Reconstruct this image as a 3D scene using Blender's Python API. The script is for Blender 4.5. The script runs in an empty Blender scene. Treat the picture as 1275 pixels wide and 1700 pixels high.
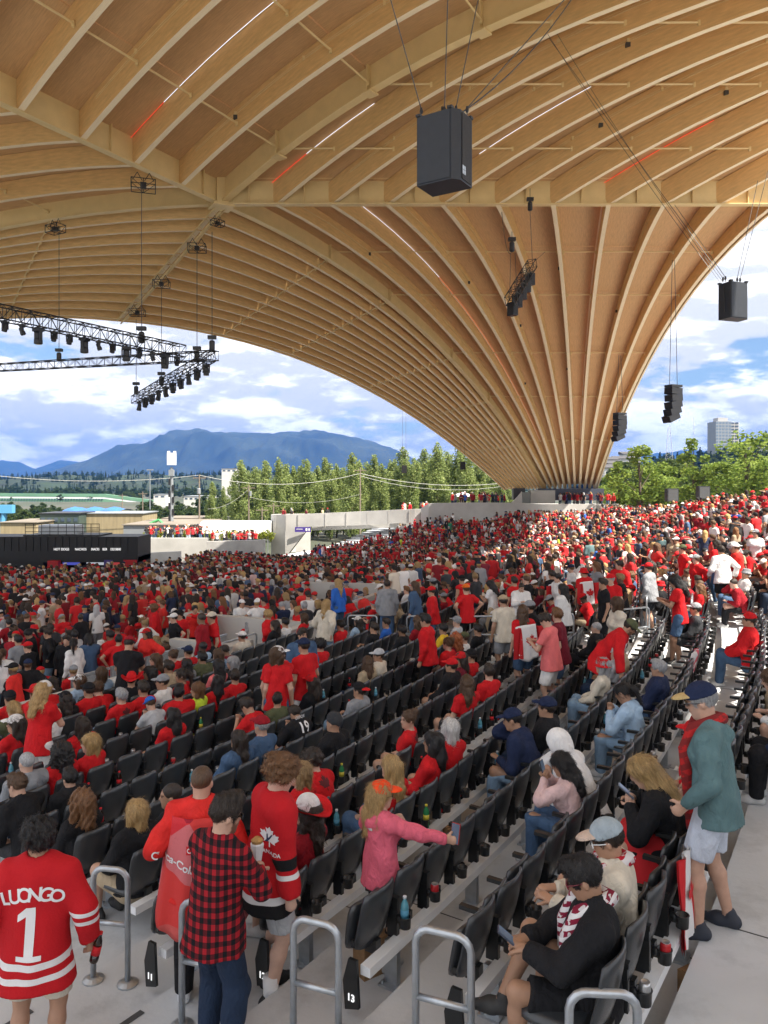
import bpy, bmesh, math, random
import numpy as np
from mathutils import Vector, Matrix
from mathutils.bvhtree import BVHTree

random.seed(7)
rng = np.random.default_rng(11)
SC = bpy.context.scene
COL = SC.collection
FPX = 1270.0            # focal length in photo pixels, horizon at row 800

# ------------------------------------------------------------------ camera
cam = bpy.data.cameras.new('camera')
cam.sensor_fit = 'VERTICAL'
cam.sensor_height = 36.0
cam.sensor_width = 27.0
cam.lens = 36.0 * FPX / 1700.0
cam.shift_y = -50.0 / 1700.0
cam.clip_start = 0.05
cam.clip_end = 40000
camo = bpy.data.objects.new('camera', cam)
camo.location = (0, 0, 0)
camo.rotation_euler = (math.radians(90), 0, 0)
COL.objects.link(camo)
SC.camera = camo

# ------------------------------------------------------------------ sun and sky
SUN_EL, SUN_AZ = 54.0, 122.0      # azimuth clockwise from +Y (view direction)
SUN_DIR = Vector((math.sin(math.radians(SUN_AZ)) * math.cos(math.radians(SUN_EL)),
                  math.cos(math.radians(SUN_AZ)) * math.cos(math.radians(SUN_EL)),
                  math.sin(math.radians(SUN_EL))))
sl = bpy.data.lights.new('sun', 'SUN')
sl.energy = 5.0
sl.angle = math.radians(0.53)
sl.color = (1.0, 0.93, 0.82)
so = bpy.data.objects.new('sun', sl)
so.rotation_euler = (-SUN_DIR).to_track_quat('-Z', 'Y').to_euler()
COL.objects.link(so)

world = bpy.data.worlds.new('World')
SC.world = world
world.use_nodes = True
wt = world.node_tree
wt.nodes.clear()
def wn(t, **kw):
    n = wt.nodes.new(t)
    for k, v in kw.items():
        setattr(n, k, v)
    return n
sky = wn('ShaderNodeTexSky', sky_type='NISHITA', sun_disc=False)
sky.sun_elevation = math.radians(SUN_EL)
sky.sun_rotation = math.radians(SUN_AZ)
sky.air_density = 1.0
sky.dust_density = 0.6
sky.ozone_density = 2.0
def wmath(op, a, b=None, c=None):
    n = wn('ShaderNodeMath', operation=op)
    for i, v in enumerate((a, b, c)):
        if v is None: continue
        if isinstance(v, (int, float)): n.inputs[i].default_value = v
        else: wt.links.new(v, n.inputs[i])
    return n.outputs[0]
wtc = wn('ShaderNodeTexCoord')
wsep = wn('ShaderNodeSeparateXYZ'); wt.links.new(wtc.outputs['Generated'], wsep.inputs[0])
zc = wmath('ADD', wmath('MAXIMUM', wsep.outputs[2], 0.0), 0.48)
wcomb = wn('ShaderNodeCombineXYZ')
wt.links.new(wmath('DIVIDE', wsep.outputs[0], zc), wcomb.inputs[0])
wt.links.new(wmath('DIVIDE', wsep.outputs[1], zc), wcomb.inputs[1])
wt.links.new(wmath('MULTIPLY', wsep.outputs[2], 4.2), wcomb.inputs[2])
def wnoise(vec, scale, detail, rough, off=(0, 0, 0)):
    m = wn('ShaderNodeMapping'); m.inputs['Location'].default_value = off
    wt.links.new(vec, m.inputs['Vector'])
    n = wn('ShaderNodeTexNoise'); n.inputs['Scale'].default_value = scale
    n.inputs['Detail'].default_value = detail; n.inputs['Roughness'].default_value = rough
    wt.links.new(m.outputs[0], n.inputs['Vector'])
    return n.outputs['Fac']
OFF = (3.1, 1.7, 0.4)
n_a = wnoise(wcomb.outputs[0], 3.3, 11, 0.57, OFF)
n_b = wnoise(wcomb.outputs[0], 3.3, 11, 0.57, (OFF[0] + 0.03, OFF[1] - 0.01, OFF[2] + 0.075))
n_c = wnoise(wcomb.outputs[0], 8.0, 7, 0.6, (9.0, 2.0, 5.0))
mask = wn('ShaderNodeMapRange', interpolation_type='SMOOTHSTEP')
mask.inputs['From Min'].default_value = 0.35; mask.inputs['From Max'].default_value = 0.42
wt.links.new(wmath('ADD', wmath('MULTIPLY', n_a, 0.8), wmath('MULTIPLY', n_c, 0.2)), mask.inputs['Value'])
shade = wn('ShaderNodeMapRange', interpolation_type='SMOOTHSTEP')
shade.inputs['From Min'].default_value = -0.05; shade.inputs['From Max'].default_value = 0.07
wt.links.new(wmath('ADD', wmath('SUBTRACT', n_a, n_b), wmath('MULTIPLY', wmath('SUBTRACT', n_c, 0.5), 0.22)), shade.inputs['Value'])
ccol = wn('ShaderNodeMix', data_type='RGBA')
ccol.inputs['A'].default_value = (6.3, 6.4, 6.6, 1); ccol.inputs['B'].default_value = (11.2, 11.1, 10.9, 1)
wt.links.new(shade.outputs[0], ccol.inputs['Factor'])
skym = wn('ShaderNodeMix', data_type='RGBA')
wt.links.new(mask.outputs[0], skym.inputs['Factor'])
wt.links.new(sky.outputs[0], skym.inputs['A']); wt.links.new(ccol.outputs['Result'], skym.inputs['B'])
bg = wn('ShaderNodeBackground'); bg.inputs['Strength'].default_value = 0.06
wt.links.new(skym.outputs['Result'], bg.inputs['Color'])
wo = wn('ShaderNodeOutputWorld'); wt.links.new(bg.outputs[0], wo.inputs['Surface'])

SC.view_settings.view_transform = 'Standard'
SC.view_settings.look = 'None'
SC.view_settings.gamma = 1.0
SC.view_settings.use_curve_mapping = False
SC.view_settings.exposure = 1.48
SC.render.engine = 'CYCLES'
SC.cycles.use_denoising = True
try: SC.cycles.denoiser = 'OPENIMAGEDENOISE'
except Exception: pass
SC.cycles.max_bounces = 6
SC.cycles.diffuse_bounces = 3
SC.cycles.glossy_bounces = 3
SC.cycles.transmission_bounces = 4
SC.cycles.volume_bounces = 0
SC.cycles.transparent_max_bounces = 8
SC.cycles.sample_clamp_indirect = 4.0
SC.cycles.caustics_reflective = False
SC.cycles.caustics_refractive = False

# ------------------------------------------------------------------ helpers
def PX(px, py, Y):
    """world point that the photo shows at (px, py) when it is Y metres in front of the camera"""
    return Vector(((px - 637.5) / FPX * Y, Y, (800.0 - py) / FPX * Y))

def smooth(a, b, x):
    t = min(1.0, max(0.0, (x - a) / (b - a)))
    return t * t * (3 - 2 * t)

def tag(o, label=None, cat=None, group=None, kind=None):
    if label: o['label'] = label
    if cat: o['category'] = cat
    if group: o['group'] = group
    if kind: o['kind'] = kind
    return o

def empty(name, loc=(0, 0, 0), rz=0.0, parent=None):
    o = bpy.data.objects.new(name, None)
    o.empty_display_size = 0.1
    o.location = loc
    o.rotation_euler = (0, 0, rz)
    COL.objects.link(o)
    if parent: o.parent = parent
    return o

def link(name, me, parent=None, loc=None, rz=None, color=None):
    o = bpy.data.objects.new(name, me)
    COL.objects.link(o)
    if parent is not None: o.parent = parent
    if loc is not None: o.location = loc
    if rz is not None: o.rotation_euler = (0, 0, rz)
    if color is not None: o.color = (color[0], color[1], color[2], 1)
    return o

def mesh(name, v, f, mat=None, smooth_=False, uv=None):
    me = bpy.data.meshes.new(name)
    me.from_pydata([tuple(map(float, p)) for p in v], [], [tuple(map(int, q)) for q in f])
    if uv is not None:
        ul = me.uv_layers.new(name='UVMap')
        li = np.zeros(len(me.loops), dtype=np.int32)
        me.loops.foreach_get('vertex_index', li)
        ul.data.foreach_set('uv', np.asarray(uv, dtype=np.float32)[li].ravel())
    if smooth_:
        me.polygons.foreach_set('use_smooth', [True] * len(me.polygons))
    if mat: me.materials.append(mat)
    me.update()
    return me

def npmesh(name, v, quads, mat=None, smooth_=True):
    """fast mesh from numpy arrays of vertices and quads"""
    me = bpy.data.meshes.new(name)
    v = np.ascontiguousarray(v, dtype=np.float32); q = np.ascontiguousarray(quads, dtype=np.int32)
    me.vertices.add(len(v)); me.vertices.foreach_set('co', v.ravel())
    k = q.shape[1]
    me.loops.add(q.size); me.loops.foreach_set('vertex_index', q.ravel())
    me.polygons.add(len(q))
    me.polygons.foreach_set('loop_start', np.arange(0, q.size, k, dtype=np.int32))
    me.polygons.foreach_set('loop_total', np.full(len(q), k, dtype=np.int32))
    if smooth_: me.polygons.foreach_set('use_smooth', np.ones(len(q), dtype=bool))
    if mat: me.materials.append(mat)
    me.update(calc_edges=True)
    return me

class MB:
    """collects simple solids that make up ONE part"""
    def __init__(s): s.v = []; s.f = []
    def add(s, v, f):
        n = len(s.v); s.v += [tuple(p) for p in v]; s.f += [tuple(i + n for i in q) for q in f]; return s
    def box(s, c, d, rz=0.0, M=None):
        x, y, z = d[0] / 2, d[1] / 2, d[2] / 2
        v = [Vector((sx * x, sy * y, sz * z)) for sx in (-1, 1) for sy in (-1, 1) for sz in (-1, 1)]
        R = M if M is not None else Matrix.Rotation(rz, 3, 'Z')
        v = [R @ p + Vector(c) for p in v]
        return s.add(v, [(0, 1, 3, 2), (4, 6, 7, 5), (0, 4, 5, 1), (2, 3, 7, 6), (0, 2, 6, 4), (1, 5, 7, 3)])
    def tube(s, pts, r, n=8, cap=True, r2=None):
        pts = [Vector(p) for p in pts]
        rs = r if isinstance(r, (list, tuple)) else [r + ((r2 - r) * i / max(1, len(pts) - 1) if r2 is not None else 0) for i in range(len(pts))]
        base = len(s.v); prev = None
        for i, p in enumerate(pts):
            t = (pts[min(i + 1, len(pts) - 1)] - pts[max(i - 1, 0)])
            if t.length < 1e-9: t = Vector((0, 0, 1))
            t.normalize()
            if prev is None:
                a = t.cross(Vector((0, 0, 1)))
                if a.length < 1e-3: a = t.cross(Vector((1, 0, 0)))
            else:
                a = prev - t * prev.dot(t)
                if a.length < 1e-6: a = t.cross(Vector((1, 0, 0)))
            a.normalize(); b = t.cross(a); prev = a
            for j in range(n):
                an = 2 * math.pi * j / n
                s.v.append(tuple(p + (a * math.cos(an) + b * math.sin(an)) * rs[i]))
        for i in range(len(pts) - 1):
            for j in range(n):
                s.f.append((base + i * n + j, base + i * n + (j + 1) % n, base + (i + 1) * n + (j + 1) % n, base + (i + 1) * n + j))
        if cap:
            s.f.append(tuple(base + j for j in reversed(range(n))))
            s.f.append(tuple(base + (len(pts) - 1) * n + j for j in range(n)))
        return s
    def lathe(s, prof, n=14, c=(0, 0, 0)):
        base = len(s.v); c = Vector(c)
        for (r, z) in prof:
            for j in range(n):
                an = 2 * math.pi * j / n
                s.v.append((c.x + r * math.cos(an), c.y + r * math.sin(an), c.z + z))
        for i in range(len(prof) - 1):
            for j in range(n):
                s.f.append((base + i * n + j, base + i * n + (j + 1) % n, base + (i + 1) * n + (j + 1) % n, base + (i + 1) * n + j))
        s.f.append(tuple(base + j for j in reversed(range(n))))
        s.f.append(tuple(base + (len(prof) - 1) * n + j for j in range(n)))
        return s
    def prism(s, poly, h0, h1):
        """poly: list of (x, y); extruded from h0 to h1 (numbers or per-vertex lists)"""
        n = len(poly); b = len(s.v)
        g0 = h0 if isinstance(h0, (list, tuple)) else [h0] * n
        g1 = h1 if isinstance(h1, (list, tuple)) else [h1] * n
        s.v += [(p[0], p[1], g0[i]) for i, p in enumerate(poly)] + [(p[0], p[1], g1[i]) for i, p in enumerate(poly)]
        s.f.append(tuple(b + i for i in reversed(range(n)))); s.f.append(tuple(b + n + i for i in range(n)))
        for i in range(n):
            j = (i + 1) % n
            s.f.append((b + i, b + j, b + n + j, b + n + i))
        return s
    def me(s, name, mat, sm=False): return mesh(name, s.v, s.f, mat, sm)
    def build(s, name, mat, parent=None, loc=None, rz=None, sm=False, color=None):
        return link(name, s.me(name, mat, sm), parent, loc, rz, color)

NUMW = ['zero', 'one', 'two', 'three', 'four', 'five', 'six', 'seven', 'eight', 'nine', 'ten', 'eleven', 'twelve', 'thirteen', 'fourteen', 'fifteen', 'sixteen', 'seventeen', 'eighteen', 'nineteen', 'twenty']
ORD = ['zeroth', 'first', 'second', 'third', 'fourth', 'fifth', 'sixth', 'seventh', 'eighth', 'ninth', 'tenth', 'eleventh', 'twelfth', 'thirteenth', 'fourteenth', 'fifteenth', 'sixteenth', 'seventeenth', 'eighteenth', 'nineteenth', 'twentieth']
TENS = ['', '', 'twenty', 'thirty', 'forty', 'fifty', 'sixty', 'seventy', 'eighty', 'ninety']
TENO = ['', '', 'twentieth', 'thirtieth', 'fortieth', 'fiftieth', 'sixtieth', 'seventieth', 'eightieth', 'ninetieth']
def numw(n): return NUMW[n] if n <= 20 else (TENS[n // 10] + ('-' + NUMW[n % 10] if n % 10 else ''))
def ordn(n):
    if n <= 20: return ORD[n]
    if n >= 100: return 'hundred-and-' + ordn(n - 100) if n > 100 else 'hundredth'
    return TENS[n // 10] + '-' + ORD[n % 10] if n % 10 else TENO[n // 10]
MATS = {}
def M(name, col=(.5, .5, .5), rough=.6, metal=0.0, var=0.0, vscale=4.0, bump=0.0, bscale=30.0, objcol=False,
      emit=0.0, spec=.5, coat=0.0, tint=False, stretch=None, uv=False, col2=None, trans=0.0, detail=4.0, bump2=None, stain=0.0):
    """procedural surface: base colour (or each object's own colour) broken up by noise, with fine relief"""
    if name in MATS: return MATS[name]
    m = bpy.data.materials.new(name); m.use_nodes = True
    nt = m.node_tree; N = nt.nodes; L = nt.links
    b = N['Principled BSDF']
    b.inputs['Roughness'].default_value = rough
    b.inputs['Metallic'].default_value = metal
    b.inputs['Specular IOR Level'].default_value = spec
    if coat: b.inputs['Coat Weight'].default_value = coat
    if trans: b.inputs['Transmission Weight'].default_value = trans
    tc = N.new('ShaderNodeTexCoord')
    vec = tc.outputs['UV' if uv else 'Object']
    if stretch:
        mp = N.new('ShaderNodeMapping'); mp.inputs['Scale'].default_value = stretch
        L.new(vec, mp.inputs['Vector']); vec = mp.outputs[0]
    if objcol:
        oi = N.new('ShaderNodeObjectInfo'); csock = oi.outputs['Color']
    else:
        rgb = N.new('ShaderNodeRGB'); rgb.outputs[0].default_value = (*col, 1); csock = rgb.outputs[0]
    if var or col2:
        n = N.new('ShaderNodeTexNoise'); n.inputs['Scale'].default_value = vscale; n.inputs['Detail'].default_value = detail
        L.new(vec, n.inputs['Vector'])
        mr = N.new('ShaderNodeMapRange'); mr.inputs['From Min'].default_value = .3; mr.inputs['From Max'].default_value = .7
        L.new(n.outputs['Fac'], mr.inputs['Value'])
        if col2:
            mr.inputs['To Min'].default_value = 0; mr.inputs['To Max'].default_value = 1
            mx = N.new('ShaderNodeMix'); mx.data_type = 'RGBA'
            L.new(mr.outputs[0], mx.inputs['Factor']); L.new(csock, mx.inputs['A']); mx.inputs['B'].default_value = (*col2, 1)
            csock = mx.outputs['Result']
        else:
            mr.inputs['To Min'].default_value = 1 - var; mr.inputs['To Max'].default_value = 1 + var
            mx = N.new('ShaderNodeVectorMath'); mx.operation = 'SCALE'
            L.new(csock, mx.inputs[0]); L.new(mr.outputs[0], mx.inputs['Scale']); csock = mx.outputs[0]
    if stain:
        ns = N.new('ShaderNodeTexNoise'); ns.inputs['Scale'].default_value = .9; ns.inputs['Detail'].default_value = 9; ns.inputs['Roughness'].default_value = .68; L.new(vec, ns.inputs['Vector'])
        ms_ = N.new('ShaderNodeMapRange'); ms_.inputs['From Min'].default_value = .52; ms_.inputs['From Max'].default_value = .70; ms_.inputs['To Min'].default_value = 1; ms_.inputs['To Max'].default_value = 1 - stain; L.new(ns.outputs['Fac'], ms_.inputs['Value'])
        mx = N.new('ShaderNodeVectorMath'); mx.operation = 'SCALE'; L.new(csock, mx.inputs[0]); L.new(ms_.outputs[0], mx.inputs['Scale']); csock = mx.outputs[0]
    if tint:
        at = N.new('ShaderNodeAttribute'); at.attribute_name = 'tint'
        mx = N.new('ShaderNodeVectorMath'); mx.operation = 'MULTIPLY'
        L.new(csock, mx.inputs[0]); L.new(at.outputs['Color'], mx.inputs[1]); csock = mx.outputs[0]
    L.new(csock, b.inputs['Base Color'])
    if emit:
        L.new(csock, b.inputs['Emission Color']); b.inputs['Emission Strength'].default_value = emit
    if bump:
        n2 = N.new('ShaderNodeTexNoise'); n2.inputs['Scale'].default_value = bscale; n2.inputs['Detail'].default_value = 5
        L.new(vec, n2.inputs['Vector'])
        bp = N.new('ShaderNodeBump'); bp.inputs['Strength'].default_value = bump; bp.inputs['Distance'].default_value = .02
        L.new(n2.outputs['Fac'], bp.inputs['Height']); L.new(bp.outputs[0], b.inputs['Normal'])
        if bump2:
            n3 = N.new('ShaderNodeTexNoise'); n3.inputs['Scale'].default_value = bump2[0]; n3.inputs['Detail'].default_value = 2; n3.inputs['Distortion'].default_value = 1.2
            L.new(vec, n3.inputs['Vector']); b3 = N.new('ShaderNodeBump'); b3.inputs['Strength'].default_value = bump2[1]; b3.inputs['Distance'].default_value = .05
            L.new(n3.outputs['Fac'], b3.inputs['Height']); L.new(b3.outputs[0], bp.inputs['Normal'])
    MATS[name] = m
    return m

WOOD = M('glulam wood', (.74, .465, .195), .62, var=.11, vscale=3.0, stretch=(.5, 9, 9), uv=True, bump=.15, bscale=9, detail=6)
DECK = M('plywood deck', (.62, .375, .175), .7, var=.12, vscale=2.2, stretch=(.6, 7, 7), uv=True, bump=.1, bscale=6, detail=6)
WOOD_LIT = M('glulam with painted bounce light', (.90, .74, .50), .6, var=.06, vscale=3.0, stretch=(.5, 9, 9), uv=True)  # same timber; ground bounce light painted in as a paler underside colour
STEEL = M('cream painted steel', (.76, .56, .27), .45, var=.05, vscale=1.5)
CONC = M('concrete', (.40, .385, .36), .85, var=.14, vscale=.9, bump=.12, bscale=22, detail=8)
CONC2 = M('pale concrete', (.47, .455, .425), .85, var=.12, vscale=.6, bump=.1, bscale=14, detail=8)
GALV = M('galvanised steel', (.46, .49, .52), .38, metal=.75, var=.12, vscale=14, detail=6)
BLACKM = M('black metal', (.016, .016, .018), .45, var=.2, vscale=9)
CABLE = M('steel cable', (.06, .06, .06), .5)
# ------------------------------------------------------------------ the timber roof
N1 = Vector((-10.0, 47.0, 17.0))
DV = Vector((.78, -.626, 0)).normalized()      # the arches of the central vault run this way
EV = Vector((-.5, -.866, 0))                   # second edge beam
SP = 3.4
TMAX = 56.0  # arches run on out of view to shade the near stands
roof = empty('timber_roof', (20, 93, -.8))
tag(roof, 'huge arched timber and steel canopy roof over the stands, fanning down to a concrete buttress', 'roof', kind='thing')
def rp(o):
    o.parent = roof; o.matrix_parent_inverse = Matrix.Translation(-Vector((20, 93, -.8))); return o

def vault_z(t): return 17.0 + .37 * t - .0090 * t * t if t < 20 else 20.80 - .0036 * (t - 20.5) ** 2
def barrel(S, t): return Vector((S.x + DV.x * t, S.y + DV.y * t, vault_z(t)))
BASEY = 93.0
def fan_curve(T, B, a, u):
    p = T.lerp(B, u); dz = B.z - T.z
    p.z = T.z + a * u + (dz - a) * u * u
    return p

def rib(pts, w, d0, d1, mat, name, off=0.0):
    """a rectangular beam whose lower edge follows pts; depth d upwards, square to the curve"""
    v = []; f = []; uv = []; s = 0
    n = len(pts)
    for i, p in enumerate(pts):
        t = (pts[min(i + 1, n - 1)] - pts[max(i - 1, 0)]).normalized()
        side = t.cross(Vector((0, 0, 1))).normalized(); up = side.cross(t).normalized()
        d = d0 + (d1 - d0) * i / (n - 1)
        if i: s += (p - pts[i - 1]).length
        for (a, b) in ((-1, 0), (1, 0), (1, 1), (-1, 1)):
            v.append(p + side * (a * w / 2) + up * (b * d + off)); uv.append((s, (a * .5 + b * d) * .3))
    for i in range(n - 1):
        for j in range(4):
            k = (j + 1) % 4
            f.append((i * 4 + j, i * 4 + k, i * 4 + 4 + k, i * 4 + 4 + j))
    f.append((3, 2, 1, 0)); f.append((4 * n - 4, 4 * n - 3, 4 * n - 2, 4 * n - 1))
    me = mesh(name, v, f, mat, uv=uv)
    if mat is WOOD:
        me.materials.append(WOOD_LIT)
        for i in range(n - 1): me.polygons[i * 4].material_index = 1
    return rp(link(name, me))

def tops(pts, d0, d1):
    n = len(pts); o = []
    for i, p in enumerate(pts):
        t = (pts[min(i + 1, n - 1)] - pts[max(i - 1, 0)]).normalized()
        side = t.cross(Vector((0, 0, 1))).normalized(); up = side.cross(t).normalized()
        o.append(p + up * (d0 + (d1 - d0) * i / (n - 1)))
    return o

def steel_beam(pts, d0, d1, name, fl=.42):
    """I section: two flanges and a web"""
    n = len(pts); m = MB()
    for (w, z0, z1) in ((fl, 0.0, .06), (.06, .06, None), (fl, None, 0)):
        b = len(m.v)
        for i, p in enumerate(pts):
            t = (pts[min(i + 1, n - 1)] - pts[max(i - 1, 0)]).normalized()
            side = t.cross(Vector((0, 0, 1))).normalized(); up = side.cross(t).normalized()
            d = d0 + (d1 - d0) * i / (n - 1)
            a0 = d - .06 if z0 is None else z0
            a1 = (d - .06) if z1 is None else (d if z0 is None else z1)
            for (a, h) in ((-1, a0), (1, a0), (1, a1), (-1, a1)): m.v.append(tuple(p + side * (a * w / 2) + up * h))
        for i in range(n - 1):
            for j in range(4):
                k = (j + 1) % 4; m.f.append((b + i * 4 + j, b + i * 4 + k, b + i * 4 + 4 + k, b + i * 4 + 4 + j))
        m.f.append((b + 3, b + 2, b + 1, b)); e = b + 4 * (n - 1); m.f.append((e, e + 1, e + 2, e + 3))
    return rp(m.build(name, STEEL))

def deck_bay(ca, cb, cuts, mat=DECK, th=.16):
    """ceiling panels between two neighbouring rib tops (lists of points), one panel between cuts"""
    for c0, c1 in zip(cuts[:-1], cuts[1:]):
        A = ca[c0:c1 + 1]; B = cb[c0:c1 + 1]; n = len(A)
        v = []; uv = []; s = 0; f = []
        for i in range(n):
            if i: s += (A[i] - A[i - 1]).length
            e = .03 * (1 if i == 0 else (-1 if i == n - 1 else 0))
            up = Vector((0, 0, th))
            w = (B[i] - A[i]).length
            sh = (A[1] - A[0]) * 0 if e == 0 else ((A[min(i + 1, n - 1)] - A[max(i - 1, 0)]).normalized() * e)
            for q in (A[i] + sh, B[i] + sh, B[i] + sh + up, A[i] + sh + up): v.append(q + Vector((0, 0, .01)))
            uv += [(s, 0), (s, w), (s, w), (s, 0)]
        for i in range(n - 1):
            for j in range(4):
                k = (j + 1) % 4; f.append((i * 4 + j, i * 4 + 4 + j, i * 4 + 4 + k, i * 4 + k))
        f.append((0, 1, 2, 3)); e = 4 * (n - 1); f.append((e + 3, e + 2, e + 1, e))
        rp(link('ceiling_panel', mesh('ceiling_panel', v, f, mat, uv=uv)))

def purlin(a, b, r=.055):
    rp(MB().tube([a, b], r, 6).build('purlin', STEEL))
    for q, w in ((a, b), (b, a)):
        d = (w - q).normalized()
        rp(MB().box(q + d * .22 + Vector((0, 0, -.04)), (.12, .12, .26)).build('purlin_bracket', STEEL))

# --- central vault: arches k > 0 start on the beam along X, k < 0 on the other edge beam
def start(k): return N1 + Vector((SP * k, 0, 0)) if k >= 0 else N1 + EV * (SP * -k)
NB = 33
KMIN = -10
bt = [TMAX * i / NB for i in range(NB + 1)]
def edge_x(Y): return float(np.interp(Y, [-40, 0, 19, 38, 47], [18, 20, 22, 25, 24.6]))  # unseen roof edge, its line shaped to set where the shadow ends
bar = {}
for k in range(KMIN, 11):
    pts = [barrel(start(k), t) for t in bt]
    bar[k] = [p for i, p in enumerate(pts) if i < 2 or p.x <= edge_x(p.y)]
    if k == 0: steel_beam(bar[k], 1.75, 1.75, 'steel_arch', .5)
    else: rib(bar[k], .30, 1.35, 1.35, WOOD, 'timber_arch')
btop = {k: tops(bar[k], 1.36, 1.36) for k in bar}
cutsB = [0, 3, 7, 11, 15, 20, 25, NB]
for k in range(KMIN, 10):
    n = min(len(bar[k]), len(bar[k + 1])) - 1
    cb = [c for c in cutsB if c < n] + [n]
    deck_bay(btop[k], btop[k + 1], cb)
for ci in (3, 7, 11, 15, 20, 25):
    for k in range(KMIN, 10):
        if ci < min(len(bar[k]), len(bar[k + 1])):
            off = Vector((0, 0, .45)); purlin(bar[k][ci] + off, bar[k + 1][ci] + off)
for ci in (3, 7, 11, 15):        # stiffener plates on the steel arch
    for sgn in (-1, 1):
        p = bar[0][ci]; s_ = DV.cross(Vector((0, 0, 1)))
        rp(MB().box(p + s_ * (.15 * sgn) + Vector((0, 0, .85)), (.26, .07, 1.6), math.atan2(s_.y, s_.x)).build('stiffener', STEEL))
    rp(MB().box(bar[0][ci] + Vector((0, 0, -.05)), (.6, .7, .09), math.atan2(DV.y, DV.x)).build('splice_plate', STEEL))

# --- edge beams of the vault
xe = 10
steel_beam([N1 + Vector((SP * xe * i / 12, 0, 0)) for i in range(13)], 1.62, 1.62, 'edge_beam', .46)
steel_beam([N1 + EV * (SP * 10 * i / 12) for i in range(13)], 1.62, 1.62, 'edge_beam', .46)
for k in range(0, 10):
    p = start(k) + Vector((SP * .5, 0, .81)); rp(MB().box(p + Vector((0, -.12, 0)), (.05, .18, 1.5)).build('stiffener', STEEL))
for k in range(1, 9, 2):
    p = N1 + EV * (SP * (k - .5)); rp(MB().box(p + Vector((.11, -.05, .81)), (.18, .06, 1.5), math.radians(-30)).build('stiffener', STEEL))
# service pipe clipped under the beam
rp(MB().tube([N1 + Vector((.6, -.30, .02)), N1 + Vector((15.0, -.30, .02))], .06, 6).build('service_pipe', STEEL))
for i in range(26):
    rp(MB().box(N1 + Vector((.8 + .55 * i, -.30, .02)), (.05, .16, .16)).build('pipe_clip', STEEL))

# --- the fan that runs down to the buttress
E1 = Vector((-21.4, 62.2, 13.2))
UN = 20
us = [i / UN for i in range(UN + 1)]
cutsF = [0, 4, 7, 11, 14, 17, UN]
fan = {}
BZ = -.9
for k in range(0, 11):
    T = start(k); B = Vector((19.6 + k * .6, BASEY, BZ))
    fan[k] = [fan_curve(T, B, 0.0, u) for u in us]
NJ = 11
for j in range(1, NJ + 1):
    g = j / NJ
    T = N1.lerp(E1, g); B = Vector((19.6 - .44 * j, BASEY - .12 * j, BZ))
    fan[-j] = [fan_curve(T, B, 2.6 * g, u) for u in us]
for k in sorted(fan):
    if k == 0: steel_beam(fan[k], 1.5, .9, 'steel_arch', .45)
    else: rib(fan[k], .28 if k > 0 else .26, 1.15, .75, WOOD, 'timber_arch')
ftop = {k: tops(fan[k], 1.16, .76) for k in fan}
for k in range(-NJ, 10): deck_bay(ftop[k], ftop[k + 1], cutsF)
for ci in (4, 7, 11, 14, 17):
    for k in range(-NJ, 10):
        off = Vector((0, 0, .12 if k < 0 else .62)); off2 = Vector((0, 0, .12 if k + 1 <= 0 else .62))
        purlin(fan[k][ci] + off, fan[k + 1][ci] + (off2 if k != -1 else off), .045)
    for sgn in (-1, 1):
        p = fan[0][ci]; t = (fan[0][ci + 1] - fan[0][ci - 1]).normalized(); s_ = t.cross(Vector((0, 0, 1))).normalized()
        rp(MB().box(p + s_ * (.14 * sgn) + Vector((0, 0, .7)), (.24, .07, 1.3), math.atan2(s_.y, s_.x)).build('stiffener', STEEL))
# edge fascia boards
def fascia(c, d0, d1, sgn):
    t = [p + Vector((sgn * .3, .12, -.12)) for p in c]
    rib(t, .14, d0, d1, WOOD, 'fascia_board')
fascia(fan[10], 1.65, 1.2, 1); fascia(fan[-NJ], 1.5, 1.1, -1)

# --- the fan on the stage side, running off to the second buttress
B2 = Vector((-64.0, 50.5, -.9))
fan2 = {}
for j in range(0, NJ + 1):
    g = j / NJ
    T = N1.lerp(E1, g); B = B2 + Vector((-.05 * j, .55 * j, 0))
    fan2[j] = [fan_curve(T, B, 3.4 * g + .2, u) for u in us]
    if j == 0: steel_beam(fan2[j], 1.5, .9, 'steel_arch', .45)
    else: rib(fan2[j], .26, 1.15, .75, WOOD, 'timber_arch')
f2top = {j: tops(fan2[j], 1.16, .76) for j in fan2}
for j in range(0, NJ): deck_bay(f2top[j + 1], f2top[j], cutsF)
for ci in (4, 7, 11, 14, 17):
    for j in range(0, NJ): purlin(fan2[j][ci] + Vector((0, 0, .1)), fan2[j + 1][ci] + Vector((0, 0, .1)), .045)
rib([p + Vector((0, .3, -.12)) for p in fan2[NJ]], .14, 1.5, 1.1, WOOD, 'fascia_board')
# upper flat fan between the stage-side arch and the second edge beam
fan3 = {0: fan2[0]}
for k in range(1, 10):
    T = N1 + EV * (SP * k); B = B2 + Vector((-.1 * k, -.62 * k, 0))
    fan3[k] = [fan_curve(T, B, 2.0 + .25 * k, u) for u in us]
    rib(fan3[k], .28, 1.15, .75, WOOD, 'timber_arch')
f3top = {k: tops(fan3[k], 1.16, .76) for k in fan3}
for k in range(0, 9): deck_bay(f3top[k], f3top[k + 1], cutsF)
for ci in (4, 7, 11):
    for k in range(0, 9): purlin(fan3[k][ci] + Vector((0, 0, .5)), fan3[k + 1][ci] + Vector((0, 0, .5)), .045)
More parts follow.
